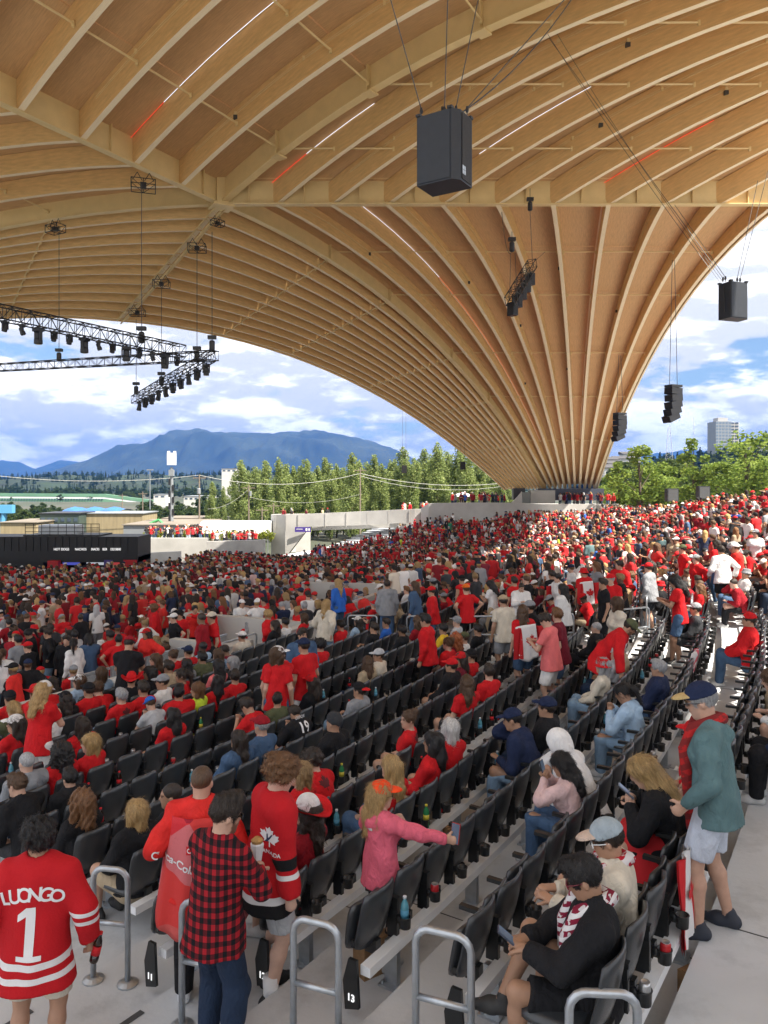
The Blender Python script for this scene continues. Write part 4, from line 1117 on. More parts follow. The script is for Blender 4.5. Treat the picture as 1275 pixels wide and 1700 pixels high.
# rails and posts that carry the seats, one rail for each row
for r in ROWS:
    pts = []; nS = n_seats(r); R = row_R(r); step = math.degrees(SEATW / R)
    rail = None
    vv = []; k = 0
    i0 = 0
    while i0 < nS and seat_xyz(r, i0)[1] < 2.5: i0 += 1
    n = (nS - i0)
    m = MB(); b = 0
    for i in range(n + 1):
        a = a_near(r) + (i0 + i) * step
        for (dr, dz) in ((.0, .315), (.085, .315), (.085, .385), (.0, .385)):
            x, y = ang_pt(R + dr, a); m.v.append((x, y, row_floor(r) - low(y) + dz))
    for i in range(n):
        for j in range(4):
            q = (j + 1) % 4; m.f.append((i * 4 + j, i * 4 + q, i * 4 + 4 + q, i * 4 + 4 + j))
    m.f.append((3, 2, 1, 0)); e = 4 * n; m.f.append((e, e + 1, e + 2, e + 3))
    ro = m.build('seat_rail', RAILM)
    tag(ro, f'pale metal rail on posts carrying the seats of row {numw(r)}', 'rail', 'rails under the seat rows')
    pm = MB(); pm.box((0, 0, .165), (.05, .11, .33)); pm.box((0, 0, .008), (.16, .16, .016))
    for bx in (-.055, .055): pm.lathe([(.012, .016), (.012, .04)], 6, (bx, .055, 0))
    pme = pm.me('post', GALV)
    for i in range(1, n, 3):
        x, y = ang_pt(R - .02, a_near(r) + (i0 + i) * step); px, py = proj((x, y, -4))
        if -40 < px < 1320:
            link('post', pme, ro, loc=(x, y, row_floor(r) - low(y)), rz=face_c(x, y))

def gn_scatter(name, protos, pts, rots, idx, scl, colors=None):
    """one object whose points carry instances of the prototype meshes"""
    c = bpy.data.collections.new(name + '_forms')
    for i, (nm, me) in enumerate(protos):
        o = bpy.data.objects.new(f'{nm}_{i:02d}', me); c.objects.link(o)
    me = bpy.data.meshes.new(name); me.vertices.add(len(pts)); me.vertices.foreach_set('co', np.asarray(pts, np.float32).ravel())
    at = me.attributes.new('rot', 'FLOAT_VECTOR', 'POINT'); at.data.foreach_set('vector', np.asarray(rots, np.float32).ravel())
    at = me.attributes.new('idx', 'INT', 'POINT'); at.data.foreach_set('value', np.asarray(idx, np.int32))
    at = me.attributes.new('scl', 'FLOAT', 'POINT'); at.data.foreach_set('value', np.asarray(scl, np.float32))
    for k, arr in (colors or {}).items():
        at = me.attributes.new(k, 'FLOAT_COLOR', 'POINT'); a4 = np.ones((len(pts), 4), np.float32); a4[:, :3] = arr; at.data.foreach_set('color', a4.ravel())
    o = link(name, me)
    ng = bpy.data.node_groups.new(name, 'GeometryNodeTree')
    ng.interface.new_socket('Geometry', in_out='INPUT', socket_type='NodeSocketGeometry'); ng.interface.new_socket('Geometry', in_out='OUTPUT', socket_type='NodeSocketGeometry')
    gi = ng.nodes.new('NodeGroupInput'); go = ng.nodes.new('NodeGroupOutput')
    ip = ng.nodes.new('GeometryNodeInstanceOnPoints'); ci = ng.nodes.new('GeometryNodeCollectionInfo')
    ci.inputs['Collection'].default_value = c; ci.inputs['Separate Children'].default_value = True; ci.inputs['Reset Children'].default_value = True
    def na(nm, t):
        n = ng.nodes.new('GeometryNodeInputNamedAttribute'); n.data_type = t; n.inputs['Name'].default_value = nm
        return [s for s in n.outputs if s.enabled and s.name == 'Attribute'][0]
    L = ng.links
    L.new(gi.outputs[0], ip.inputs['Points']); L.new(ci.outputs[0], ip.inputs['Instance']); ip.inputs['Pick Instance'].default_value = True
    L.new(na('idx', 'INT'), ip.inputs['Instance Index'])
    er = ng.nodes.new('FunctionNodeEulerToRotation'); L.new(na('rot', 'FLOAT_VECTOR'), er.inputs[0]); L.new(er.outputs[0], ip.inputs['Rotation'])
    L.new(na('scl', 'FLOAT'), ip.inputs['Scale']); L.new(ip.outputs[0], go.inputs[0])
    md = o.modifiers.new('scatter', 'NODES'); md.node_group = ng
    return o
# ------------------------------------------------------------------ people: bodies, clothes and hair grown from distance fields
V3 = lambda *a: np.array(a, dtype=np.float64)
def nrm(v):
    n = np.linalg.norm(v); return v / n if n > 1e-9 else v
def rot(axis, ang):
    a = nrm(np.asarray(axis, float)); c, s = math.cos(ang), math.sin(ang); x, y, z = a
    return np.array([[c + x * x * (1 - c), x * y * (1 - c) - z * s, x * z * (1 - c) + y * s],
                     [y * x * (1 - c) + z * s, c + y * y * (1 - c), y * z * (1 - c) - x * s],
                     [z * x * (1 - c) - y * s, z * y * (1 - c) + x * s, c + z * z * (1 - c)]])

class Field:
    def __init__(s, lo, hi, h):
        s.lo = np.asarray(lo, float); s.h = h
        n = np.ceil((np.asarray(hi) - s.lo) / h).astype(int) + 2
        s.f = np.full(n, .25, dtype=np.float32)
        s.ax = [s.lo[i] + h * np.arange(n[i]) for i in range(3)]
    def blk(s, lo, hi):
        i0 = np.clip(np.floor((lo - s.lo) / s.h).astype(int), 0, np.array(s.f.shape) - 1)
        i1 = np.clip(np.ceil((hi - s.lo) / s.h).astype(int) + 1, 1, np.array(s.f.shape))
        if (i1 <= i0).any(): return None, None, None, None
        sl = tuple(slice(a, b) for a, b in zip(i0, i1))
        return sl, s.ax[0][sl[0]][:, None, None], s.ax[1][sl[1]][None, :, None], s.ax[2][sl[2]][None, None, :]
    def put(s, sl, d, k, sub):
        g = s.f[sl]
        if sub:
            d = -d
            if k > 0:
                hh = np.maximum(k - np.abs(g - d), 0) / k; s.f[sl] = np.maximum(g, d) + hh * hh * k * .25
            else: s.f[sl] = np.maximum(g, d)
        else:
            if k > 0:
                hh = np.maximum(k - np.abs(g - d), 0) / k; s.f[sl] = np.minimum(g, d) - hh * hh * k * .25
            else: s.f[sl] = np.minimum(g, d)
    def cone(s, a, b, ra, rb, k=.03, flat=False, sub=False, squash=None):
        """tapered limb from a to b; flat cuts it square at b; squash = (axis, factor) thins it along an axis"""
        a = np.asarray(a, float); b = np.asarray(b, float)
        m = max(ra, rb) + k + 3 * s.h
        sl, X, Y, Z = s.blk(np.minimum(a, b) - m, np.maximum(a, b) + m)
        if sl is None: return
        d = b - a; L2 = max(d @ d, 1e-9)
        px, py, pz = X - a[0], Y - a[1], Z - a[2]
        t = (px * d[0] + py * d[1] + pz * d[2]) / L2
        tc = np.maximum(t, 0) if flat else np.clip(t, 0, 1)
        tr = np.clip(t, 0, 1.0)
        qx, qy, qz = px - tc * d[0], py - tc * d[1], pz - tc * d[2]
        dd = qx * qx + qy * qy + qz * qz
        sc = 1.0
        if squash:
            ax, q = squash
            pr = qx * ax[0] + qy * ax[1] + qz * ax[2]
            dd = dd + pr * pr * (q * q - 1); sc = 2 / (1 + q)
        dist = (np.sqrt(dd) - (ra + (rb - ra) * tr)) * sc
        if flat: dist = np.maximum(dist, (t - 1) * math.sqrt(L2))
        s.put(sl, dist, k, sub)
    def ell(s, c, r, R=None, k=.03, sub=False):
        c = np.asarray(c, float); r = np.asarray(r, float)
        m = r.max() + k + 3 * s.h
        sl, X, Y, Z = s.blk(c - m, c + m)
        if sl is None: return
        x, y, z = X - c[0], Y - c[1], Z - c[2]
        if R is not None:
            x, y, z = (R[0, 0] * x + R[1, 0] * y + R[2, 0] * z, R[0, 1] * x + R[1, 1] * y + R[2, 1] * z, R[0, 2] * x + R[1, 2] * y + R[2, 2] * z)
        k0 = np.sqrt((x / r[0]) ** 2 + (y / r[1]) ** 2 + (z / r[2]) ** 2)
        k1 = np.sqrt((x / r[0] ** 2) ** 2 + (y / r[1] ** 2) ** 2 + (z / r[2] ** 2) ** 2)
        s.put(sl, k0 * (k0 - 1) / np.maximum(k1, 1e-6), k, sub)
    def cut(s, p, n, k=0.0):
        """remove everything on the side of the plane that n points to"""
        p = np.asarray(p, float); n = nrm(np.asarray(n, float))
        d = (s.ax[0][:, None, None] - p[0]) * n[0] + (s.ax[1][None, :, None] - p[1]) * n[1] + (s.ax[2][None, None, :] - p[2]) * n[2]
        s.f = np.maximum(s.f, d).astype(np.float32)
    def folds(s, amp, freq, seed):
        r = np.random.default_rng(seed); g = 0
        for i in range(5):
            w = r.normal(size=3) * V3(1, 1, .8); w = nrm(w) * freq * r.uniform(.6, 1.7); ph = r.uniform(0, 6.28)
            g = g + np.sin(s.ax[0][:, None, None] * w[0] + s.ax[1][None, :, None] * w[1] + s.ax[2][None, None, :] * w[2] + ph)
        s.f = s.f + (g * (amp / 2.2)).astype(np.float32)
    def mesh(s):
        f = s.f; sg = f < 0
        n = np.array(f.shape) - 1
        cnt = np.zeros(n, np.int8); off = [(i, j, k) for i in (0, 1) for j in (0, 1) for k in (0, 1)]
        def S(a, o): return a[o[0]:o[0] + n[0], o[1]:o[1] + n[1], o[2]:o[2] + n[2]]
        for o in off: cnt += S(sg, o)
        act = (cnt > 0) & (cnt < 8)
        ii = np.argwhere(act)
        if len(ii) == 0: return np.zeros((0, 3)), np.zeros((0, 4), int)
        idx = np.full(n, -1, np.int32); idx[act] = np.arange(len(ii))
        cf = {o: f[ii[:, 0] + o[0], ii[:, 1] + o[1], ii[:, 2] + o[2]] for o in off}
        acc = np.zeros((len(ii), 3)); num = np.zeros(len(ii))
        for o in off:
            for ax in range(3):
                if o[ax] == 0:
                    o2 = list(o); o2[ax] = 1; o2 = tuple(o2)
                    a, b = cf[o], cf[o2]; cr = (a < 0) != (b < 0)
                    t = np.where(cr, a / np.where(cr, a - b, 1), 0)
                    p = np.tile(np.array(o, float), (len(ii), 1)); p[:, ax] += t
                    acc += p * cr[:, None]; num += cr
        v = s.lo + s.h * (ii + acc / num[:, None])
        Q = []
        for ax in range(3):
            u, w = (ax + 1) % 3, (ax + 2) % 3
            sa = [slice(None)] * 3; sb = [slice(None)] * 3
            sa[ax] = slice(0, -1); sb[ax] = slice(1, None)
            A = sg[tuple(sa)]; B = sg[tuple(sb)]
            ch = A != B
            e = np.argwhere(ch)
            e = e[(e[:, u] > 0) & (e[:, w] > 0) & (e[:, u] < n[u]) & (e[:, w] < n[w])]
            neg = A[e[:, 0], e[:, 1], e[:, 2]]
            def cell(du, dw):
                c = e.copy(); c[:, u] += du; c[:, w] += dw
                return idx[c[:, 0], c[:, 1], c[:, 2]]
            q = np.stack([cell(-1, -1), cell(0, -1), cell(0, 0), cell(-1, 0)], 1)
            q[~neg] = q[~neg][:, ::-1]
            Q.append(q)
        q = np.concatenate(Q)
        q = q[(q >= 0).all(1)]
        return v, q

def ik(a, t, l1, l2, hint):
    """elbow or knee position for a two-bone limb from a to target t"""
    d = t - a; L = np.linalg.norm(d); mx = (l1 + l2) * .998
    if L > mx: t = a + d * (mx / L); d = t - a; L = mx
    u = nrm(d); x = (l1 * l1 - l2 * l2 + L * L) / (2 * L)
    h = math.sqrt(max(l1 * l1 - x * x, 0)); p = hint - u * (hint @ u)
    return a + u * x + nrm(p) * h, t

def skeleton(P):
    J = {}
    seated = P.get('seated', False)
    pel = V3(0, P.get('py', 0.0), P.get('pz', .445 if seated else .95))
    lean = math.radians(P.get('lean', -8 if seated else 3)); side = math.radians(P.get('side', 0)); tw = math.radians(P.get('twist', 0))
    Rt = rot((0, 1, 0), side) @ rot((1, 0, 0), -lean) @ rot((0, 0, 1), tw)
    bend = math.radians(P.get('bend', 6 if seated else 3))
    Rc = Rt @ rot((1, 0, 0), -bend)
    J['Rp'] = rot((0, 0, 1), tw * .3); J['Rt'] = Rt; J['Rc'] = Rc
    J['pel'] = pel; J['waist'] = pel + Rt @ V3(0, .005, .14); J['chest'] = J['waist'] + Rc @ V3(0, .01, .20); J['neck'] = J['waist'] + Rc @ V3(0, -.015, .37)
    shr = P.get('shrug', 0)
    for s, n in ((1, 'R'), (-1, 'L')):
        J['sh' + n] = J['waist'] + Rc @ V3(s * .178 * P.get('shw', 1), -.005, .315 + shr)
        J['hip' + n] = pel + J['Rp'] @ V3(s * .092, 0, -.03)
    hy, hp, hr = [math.radians(x) for x in P.get('head', (0, 0, 0))]
    H = Rc @ rot((1, 0, 0), lean * .6 + bend) @ rot((0, 0, 1), hy) @ rot((1, 0, 0), hp) @ rot((0, 1, 0), hr)
    J['H'] = H; J['head'] = J['neck'] + (Rc @ V3(0, .01, .065)) + H @ V3(0, .012, .105)
    # arms
    for s, n in ((1, 'R'), (-1, 'L')):
        t = P.get('hand' + n)
        if t is None:
            t = J['sh' + n] + V3(s * .07, .06, -.51) if not seated else pel + V3(s * .13, .33, .11)
        else: t = np.asarray(t, float)
        hint = np.asarray(P.get('elb' + n, (s * .6, -.7, -.4)), float)
        J['el' + n], J['wr' + n] = ik(J['sh' + n], t, .285, .25, hint)
        f = P.get('foot' + n)
        if f is None: f = V3(s * (.12 if seated else .11), .44 if seated else 0, .085)
        kh = np.asarray(P.get('knee' + n, (s * .15, 1, .5 if seated else 0)), float)
        J['kn' + n], J['an' + n] = ik(J['hip' + n], np.asarray(f, float), .43, .425, kh)
        ty = math.radians(P.get('toe' + n, -8 * s))
        J['toe' + n] = nrm(V3(math.sin(-ty), math.cos(ty), P.get('toez' + n, -.0)))
    return J

def torso(F, J, t, fat, q=1.42, bust=0.0):
    fy = J['Rc'] @ V3(0, 1, 0)
    F.cone(J['pel'] + V3(0, 0, -.02), J['waist'], (.165 + t) * fat, (.142 + t) * fat, .05, squash=(fy, q))
    F.cone(J['waist'], J['chest'], (.142 + t) * fat, (.168 + t) * fat, .05, squash=(fy, q))
    F.cone(J['chest'], J['neck'] - J['Rc'] @ V3(0, 0, .07), (.168 + t) * fat, (.125 + t) * fat, .05, squash=(fy, q))
    F.cone(J['shL'], J['shR'], .058 + t, .058 + t, .06)
    for s in ('L', 'R'): F.cone(J['sh' + s] + J['Rc'] @ V3(0, 0, .005), J['neck'] - J['Rc'] @ V3(0, 0, .01), .048 + t, .05 + t * .8, .04)
    if bust:
        for s in (-1, 1): F.ell(J['chest'] + J['Rc'] @ V3(s * .075, .09 * fat, -.01), V3(.07, .06, .07) + t, J['Rc'], .05)
def hand(F, J, n, s, curl, k=.008, fingers=True):
    w = J['wr' + n]; f = nrm(w - J['el' + n])
    ref = J.get('palm' + n)
    if ref is None: ref = V3(-s, .15, 0) if abs(f[2]) > .5 else V3(0, 0, -1)
    pn = nrm(ref - f * (ref @ f)); sd = np.cross(f, pn)
    if sd @ V3(0, 1, 0.3) < 0: sd = -sd            # thumb side
    c = w + f * .05
    F.cone(w - f * .03, w + f * .02, .026, .026, .012)
    F.cone(w + f * .01, w + f * .085, .036, .040, .015, squash=(pn, 1.9))
    if not fingers:
        F.cone(w + f * .08, w + f * .12 + pn * .03 * curl, .034, .026, .02, squash=(pn, 1.6)); return
    for i, (o, ln) in enumerate(((.030, .072), (.010, .080), (-.010, .074), (-.029, .058))):
        b = w + f * (.085 - abs(o) * .15) + sd * o
        a1 = curl * 1.0 + .12; d1 = f * math.cos(a1) + pn * math.sin(a1); m = b + d1 * ln * .52
        a2 = curl * 2.1 + .25; d2 = f * math.cos(a2) + pn * math.sin(a2); e = m + d2 * ln * .5
        F.cone(b, m, .0098, .009, k); F.cone(m, e, .009, .0075, k * .6)
    b = w + f * .025 + sd * .03; m = b + nrm(f * .6 + sd * .75 + pn * .3) * .045; e = m + nrm(f * .8 + sd * .15 + pn * (.3 + curl * .5)) * .035
    F.cone(b, m, .014, .011, .012); F.cone(m, e, .011, .008, k)

def head_field(F, J, fem=False, detail=True):
    H, c = J['H'], J['head']; at = lambda x, y, z: c + H @ V3(x, y, z)
    F.ell(at(0, -.008, .03), V3(.076, .097, .088), H, .02)
    F.ell(at(0, .030, -.035), V3(.058 if not fem else .054, .064, .083), H, .03)
    F.cone(at(-.018, .062, -.098), at(.018, .062, -.098), .020, .020, .025)
    F.ell(at(0, .0, -.06), V3(.058, .055, .055), H, .03)
    if detail:
        F.cone(at(0, .086, .012), at(0, .104, -.024), .009, .0135, .014)
        F.cone(at(-.032, .080, .024), at(.032, .080, .024), .011, .011, .02)
        for s in (-1, 1):
            F.ell(at(s * .031, .098, .006), V3(.016, .016, .011), H, .012, sub=True)
            F.ell(at(s * .031, .081, .005), V3(.0125, .0125, .0115), H, .004)
            F.ell(at(s * .079, -.006, -.012), V3(.010, .021, .031), H @ rot((0, 0, 1), -s * .35), .008)
        F.cone(at(-.019, .083, -.052), at(.019, .083, -.052), .008, .008, .012)
        F.cone(at(-.016, .080, -.063), at(.016, .080, -.063), .0085, .0085, .01)
    F.cone(J['neck'] - J['Rc'] @ V3(0, -.005, .05), c + H @ V3(0, -.022, -.05), .060, .054, .03)

def bounds(J, m=.16):
    p = np.array([v for k, v in J.items() if isinstance(v, np.ndarray) and v.shape == (3,) and not k.startswith('toe') and not k.startswith('palm')])
    return p.min(0) - m - V3(.06, .06, .06), p.max(0) + m

def build_body(P, h, fem=False, fingers=False, beard=False):
    J = skeleton(P); fat = P.get('fat', 1.0); leg = P.get('leg', 1.0)
    for n in 'LR':
        if P.get('palm' + n) is not None: J['palm' + n] = np.asarray(P['palm' + n], float)
    lo, hi = bounds(J); F = Field(lo, hi, h)
    torso(F, J, 0.0, fat, bust=.0)
    for s, n in ((1, 'R'), (-1, 'L')):
        F.cone(J['sh' + n], J['el' + n], .052, .041, .03); F.cone(J['el' + n], J['wr' + n], .042, .028, .02)
        if not fingers: hand(F, J, n, s, P.get('curl' + n, .45), .012, False)
        F.cone(J['hip' + n], J['kn' + n], .088 * leg, .058, .04)
        c = J['kn' + n] * .68 + J['an' + n] * .32
        sh = nrm(J['an' + n] - J['kn' + n]); bk = nrm(np.cross(np.cross(sh, J['toe' + n]), sh))
        F.cone(J['kn' + n], c - bk * .012, .054, .056, .03); F.cone(c - bk * .012, J['an' + n], .056, .036, .03)
        F.cone(J['an' + n] + V3(0, 0, -.035) - J['toe' + n] * .03, J['an' + n] + J['toe' + n] * .13 + V3(0, 0, -.05), .036, .03, .03)
    head_field(F, J, fem, h < .022)
    v, q = F.mesh()
    tint = np.ones((len(v), 3), np.float32)
    if h < .03:
        L = (v - J['head']) @ J['H']
        near = (np.abs(L[:, 0]) < .085) & (L[:, 1] > .03) & (np.abs(L[:, 2]) < .14)
        for s in (-1, 1):
            d = ((L[:, 0] - s * .031) / .014) ** 2 + ((L[:, 2] - .005) / .008) ** 2
            tint[near & (d < 1)] = (.16, .14, .14)
            d = ((L[:, 0] - s * .033) / .024) ** 2 + ((L[:, 2] - .027) / .006) ** 2
            tint[near & (d < 1)] = (.30, .25, .22)
        d = (L[:, 0] / .024) ** 2 + ((L[:, 2] + .057) / .011) ** 2
        tint[near & (d < 1)] = (.86, .58, .56)
        if beard:
            b = near & (L[:, 2] < -.028 - .35 * (.07 - np.abs(L[:, 0])) * 0) & (d >= 1) & ((L[:, 2] < -.045) | (np.abs(L[:, 0]) < .03) | (np.abs(L[:, 0]) > .05))
            tint[b] = (.34, .27, .24) if beard != 'grey' else (.85, .9, .95)
    V, Q, T = [v], [q], [tint]; base = len(v)
    if fingers:
        for s, n in ((1, 'R'), (-1, 'L')):
            w = J['wr' + n]; F2 = Field(w - .22, w + .22, .0058)
            F2.cone(w - nrm(w - J['el' + n]) * .09, w, .034, .0275, .01); hand(F2, J, n, s, P.get('curl' + n, .45))
            v2, q2 = F2.mesh(); V.append(v2); Q.append(q2 + base); T.append(np.ones((len(v2), 3), np.float32)); base += len(v2)
    return np.concatenate(V), np.concatenate(Q), np.concatenate(T), J

def build_top(P, J, h, kind='tee', seed=0, loose=1.0, hem=None, fem=False, hood=False, hoodup=False):
    fat = P.get('fat', 1.0); lo, hi = bounds(J); F = Field(lo, hi, h)
    t = {'tee': .014, 'polo': .014, 'long': .018, 'hoodie': .030, 'jersey': .036, 'jacket': .034, 'tank': .010}[kind] * loose
    dp = J['Rt'] @ V3(0, 0, -1)
    torso(F, J, t, fat, 1.34, bust=.6 if fem else 0)
    hl = hem if hem is not None else (.05 if P.get('seated') else {'jersey': .22}.get(kind, .15))
    fy = J['Rt'] @ V3(0, 1, 0)
    if True:
        F.cone(J['waist'], J['pel'] + dp * (hl + .03), (.152 + t) * fat, (.209 + t) * fat + .006, .05, squash=(fy, 1.22), flat=True)
    for s, n in ((1, 'R'), (-1, 'L')):
        a, e, w = J['sh' + n], J['el' + n], J['wr' + n]
        if kind in ('tee', 'polo'):
            F.cone(a, a + (e - a) * .66, .060 + t, .056 + t, .03, flat=True)
        elif kind != 'tank':
            F.cone(a, e, .058 + t, .050 + t * .9, .03); u = nrm(w - e)
            F.cone(e, w + u * (.005 if kind != 'jersey' else .01), .050 + t * .9, .034 + t * (.6 if kind != 'jersey' else 1.0), .02, flat=True)
    F.folds(.005 if kind in ('tee', 'polo', 'tank') else .008, 27, seed)
    F.cut(J['pel'] + dp * hl, dp)
    H, c = J['H'], J['head']
    if hoodup:
        F.ell(c + H @ V3(0, -.02, .015), V3(.108, .128, .138), H, .03); F.cone(J['neck'], c + H @ V3(0, -.03, -.05), .09, .10, .04)
        F.ell(c + H @ V3(0, .10, -.015), V3(.074, .12, .105), H, .01, sub=True)
    elif hood:
        b = J['neck'] + J['Rc'] @ V3(0, -.06, .0)
        F.cone(b + J['Rc'] @ V3(-.085, .03, .01), b + J['Rc'] @ V3(0, -.045, -.06), .036, .046, .04); F.cone(b + J['Rc'] @ V3(.085, .03, .01), b + J['Rc'] @ V3(0, -.045, -.06), .036, .046, .04)
    nk = J['neck']
    if not hoodup: F.cone(nk - J['Rc'] @ V3(0, -.02, .035), c + H @ V3(0, -.015, -.03), .063, .072, .006, sub=True)
    return F.mesh()

def build_bottom(P, J, h, kind='pants', seed=0, loose=1.0):
    lo, hi = bounds(J); F = Field(lo, hi, h); fat = P.get('fat', 1.0); leg = P.get('leg', 1.0)
    t = {'pants': .014, 'shorts': .022, 'leggings': .006, 'skirt': .02}[kind] * loose
    fy = J['Rt'] @ V3(0, 1, 0)
    F.cone(J['pel'] + V3(0, 0, -.02), J['waist'], (.163 + t) * fat, (.144 + t * .4) * fat, .05, squash=(fy, 1.36))
    for n in 'LR':
        a, e, w = J['hip' + n], J['kn' + n], J['an' + n]
        if kind == 'shorts':
            F.cone(a, a + (e - a) * .86, .093 * leg + t, .078 + t, .03, flat=True)
        else:
            F.ell(e, V3(.083, .083, .083), None, .03); F.cone(a, e, .092 * leg + t, .068 + t, .03); F.cone(e, w + nrm(w - e) * .02, .074 + t, .054 + t * 1.1, .02, flat=True)
    F.folds(.004, 24, seed + 5)
    F.cut(J['waist'] + J['Rt'] @ V3(0, 0, -.02), J['Rt'] @ V3(0, 0, 1))
    return F.mesh()

def build_shoe(J, n, h=.012, big=1.0):
    a = J['an' + n]; t = J['toe' + n]; up = V3(0, 0, 1); sd = np.cross(t, up)
    F = Field(a - .25, a + .25, h)
    F.cone(a - t * .045 + V3(0, 0, -.045), a + t * .07 + V3(0, 0, -.05), .046 * big, .05 * big, .03)
    F.cone(a + t * .07 + V3(0, 0, -.055), a + t * .155 + V3(0, 0, -.062), .047 * big, .034 * big, .03)
    F.cone(a - t * .02 + V3(0, 0, -.02), a - t * .01 + V3(0, 0, .012), .044, .042, .02)
    F.cut(a + V3(0, 0, -.086), (0, 0, -1))
    return F.mesh()

# hair and hats are made in the head's own frame
HAIRC = {}
def hair_mesh(style, h=.011, seed=1):
    key = (style, h, seed)
    if key in HAIRC: return HAIRC[key]
    F = Field(V3(-.22, -.26, -.52), V3(.22, .2, .24), h)
    def cap(t, up=0.0): F.ell((0, -.014, .034 + up), V3(.080 + t, .100 + t, .090 + t), None, .01)
    face = lambda: F.ell((0, .105, -.045), V3(.078, .085, .098), None, .01, sub=True)
    if style == 'buzz':
        cap(.001); face(); F.cut((0, 0, -.03), (0, .25, -1))
    elif style == 'short':
        cap(.009); F.ell((0, .045, .10), V3(.062, .06, .04), None, .02); F.folds(.005, 90, seed); face(); F.cut((0, -.05, -.055), (0, .2, -1))
        for s in (-1, 1): F.ell((s * .085, .012, -.03), V3(.03, .035, .045), None, .0, sub=True)
    elif style == 'quiff':
        cap(.008); F.ell((0, .05, .115), V3(.064, .062, .045), None, .03); F.ell((0, 0, .11), V3(.06, .09, .035), None, .03); F.folds(.005, 80, seed); face(); F.cut((0, -.05, -.05), (0, .2, -1))
        for s in (-1, 1): F.ell((s * .088, .012, -.03), V3(.03, .035, .05), None, .0, sub=True)
    elif style == 'curly':
        cap(.026, .01); F.ell((0, .05, .09), V3(.075, .06, .05), None, .02); F.folds(.012, 110, seed); face(); F.cut((0, -.05, -.05), (0, .1, -1))
    elif style == 'bob':
        cap(.016)
        for s in (-1, 1): F.cone((s * .062, -.02, .02), (s * .078, .0, -.115), .045, .034, .03)
        F.cone((0, -.07, .02), (0, -.075, -.12), .07, .055, .04); F.folds(.006, 70, seed); face()
    elif style == 'long':
        cap(.012)
        for s in (-1, 1): F.cone((s * .06, -.03, .0), (s * .085, -.03, -.24), .046, .036, .03)
        F.cone((0, -.075, .02), (0, -.10, -.18), .075, .072, .04); F.cone((0, -.10, -.18), (0, -.115, -.34), .074, .045, .04)
        F.folds(.007, 60, seed); face()
    elif style == 'curlylong':
        cap(.03)
        for s in (-1, 1): F.cone((s * .08, -.03, .0), (s * .11, -.03, -.18), .06, .05, .03)
        F.cone((0, -.085, .02), (0, -.11, -.2), .09, .08, .04); F.folds(.014, 95, seed); face()
    elif style == 'pony':
        cap(.006); F.cone((0, -.11, .06), (0, -.17, .0), .03, .036, .02); F.cone((0, -.17, .0), (0, -.16, -.2), .036, .018, .02); F.folds(.005, 75, seed); face(); F.cut((0, -.03, -.06), (0, .3, -1)) if False else None
    elif style == 'bun':
        cap(.008); F.ell((0, -.10, .10), V3(.05, .045, .045), None, .02); F.folds(.006, 75, seed); face(); F.cut((0, -.05, -.065), (0, .3, -1))
    elif style == 'fringe':      # hair that shows below a cap
        cap(.004); face(); F.cut((0, 0, .05), (0, 0, 1)); F.cut((0, -.05, -.05), (0, .2, -1)); F.folds(.003, 90, seed)
        for s in (-1, 1): F.ell((s * .088, .012, -.03), V3(.03, .035, .05), None, .0, sub=True)
    v, q = F.mesh(); HAIRC[key] = (v, q)
    return HAIRC[key]

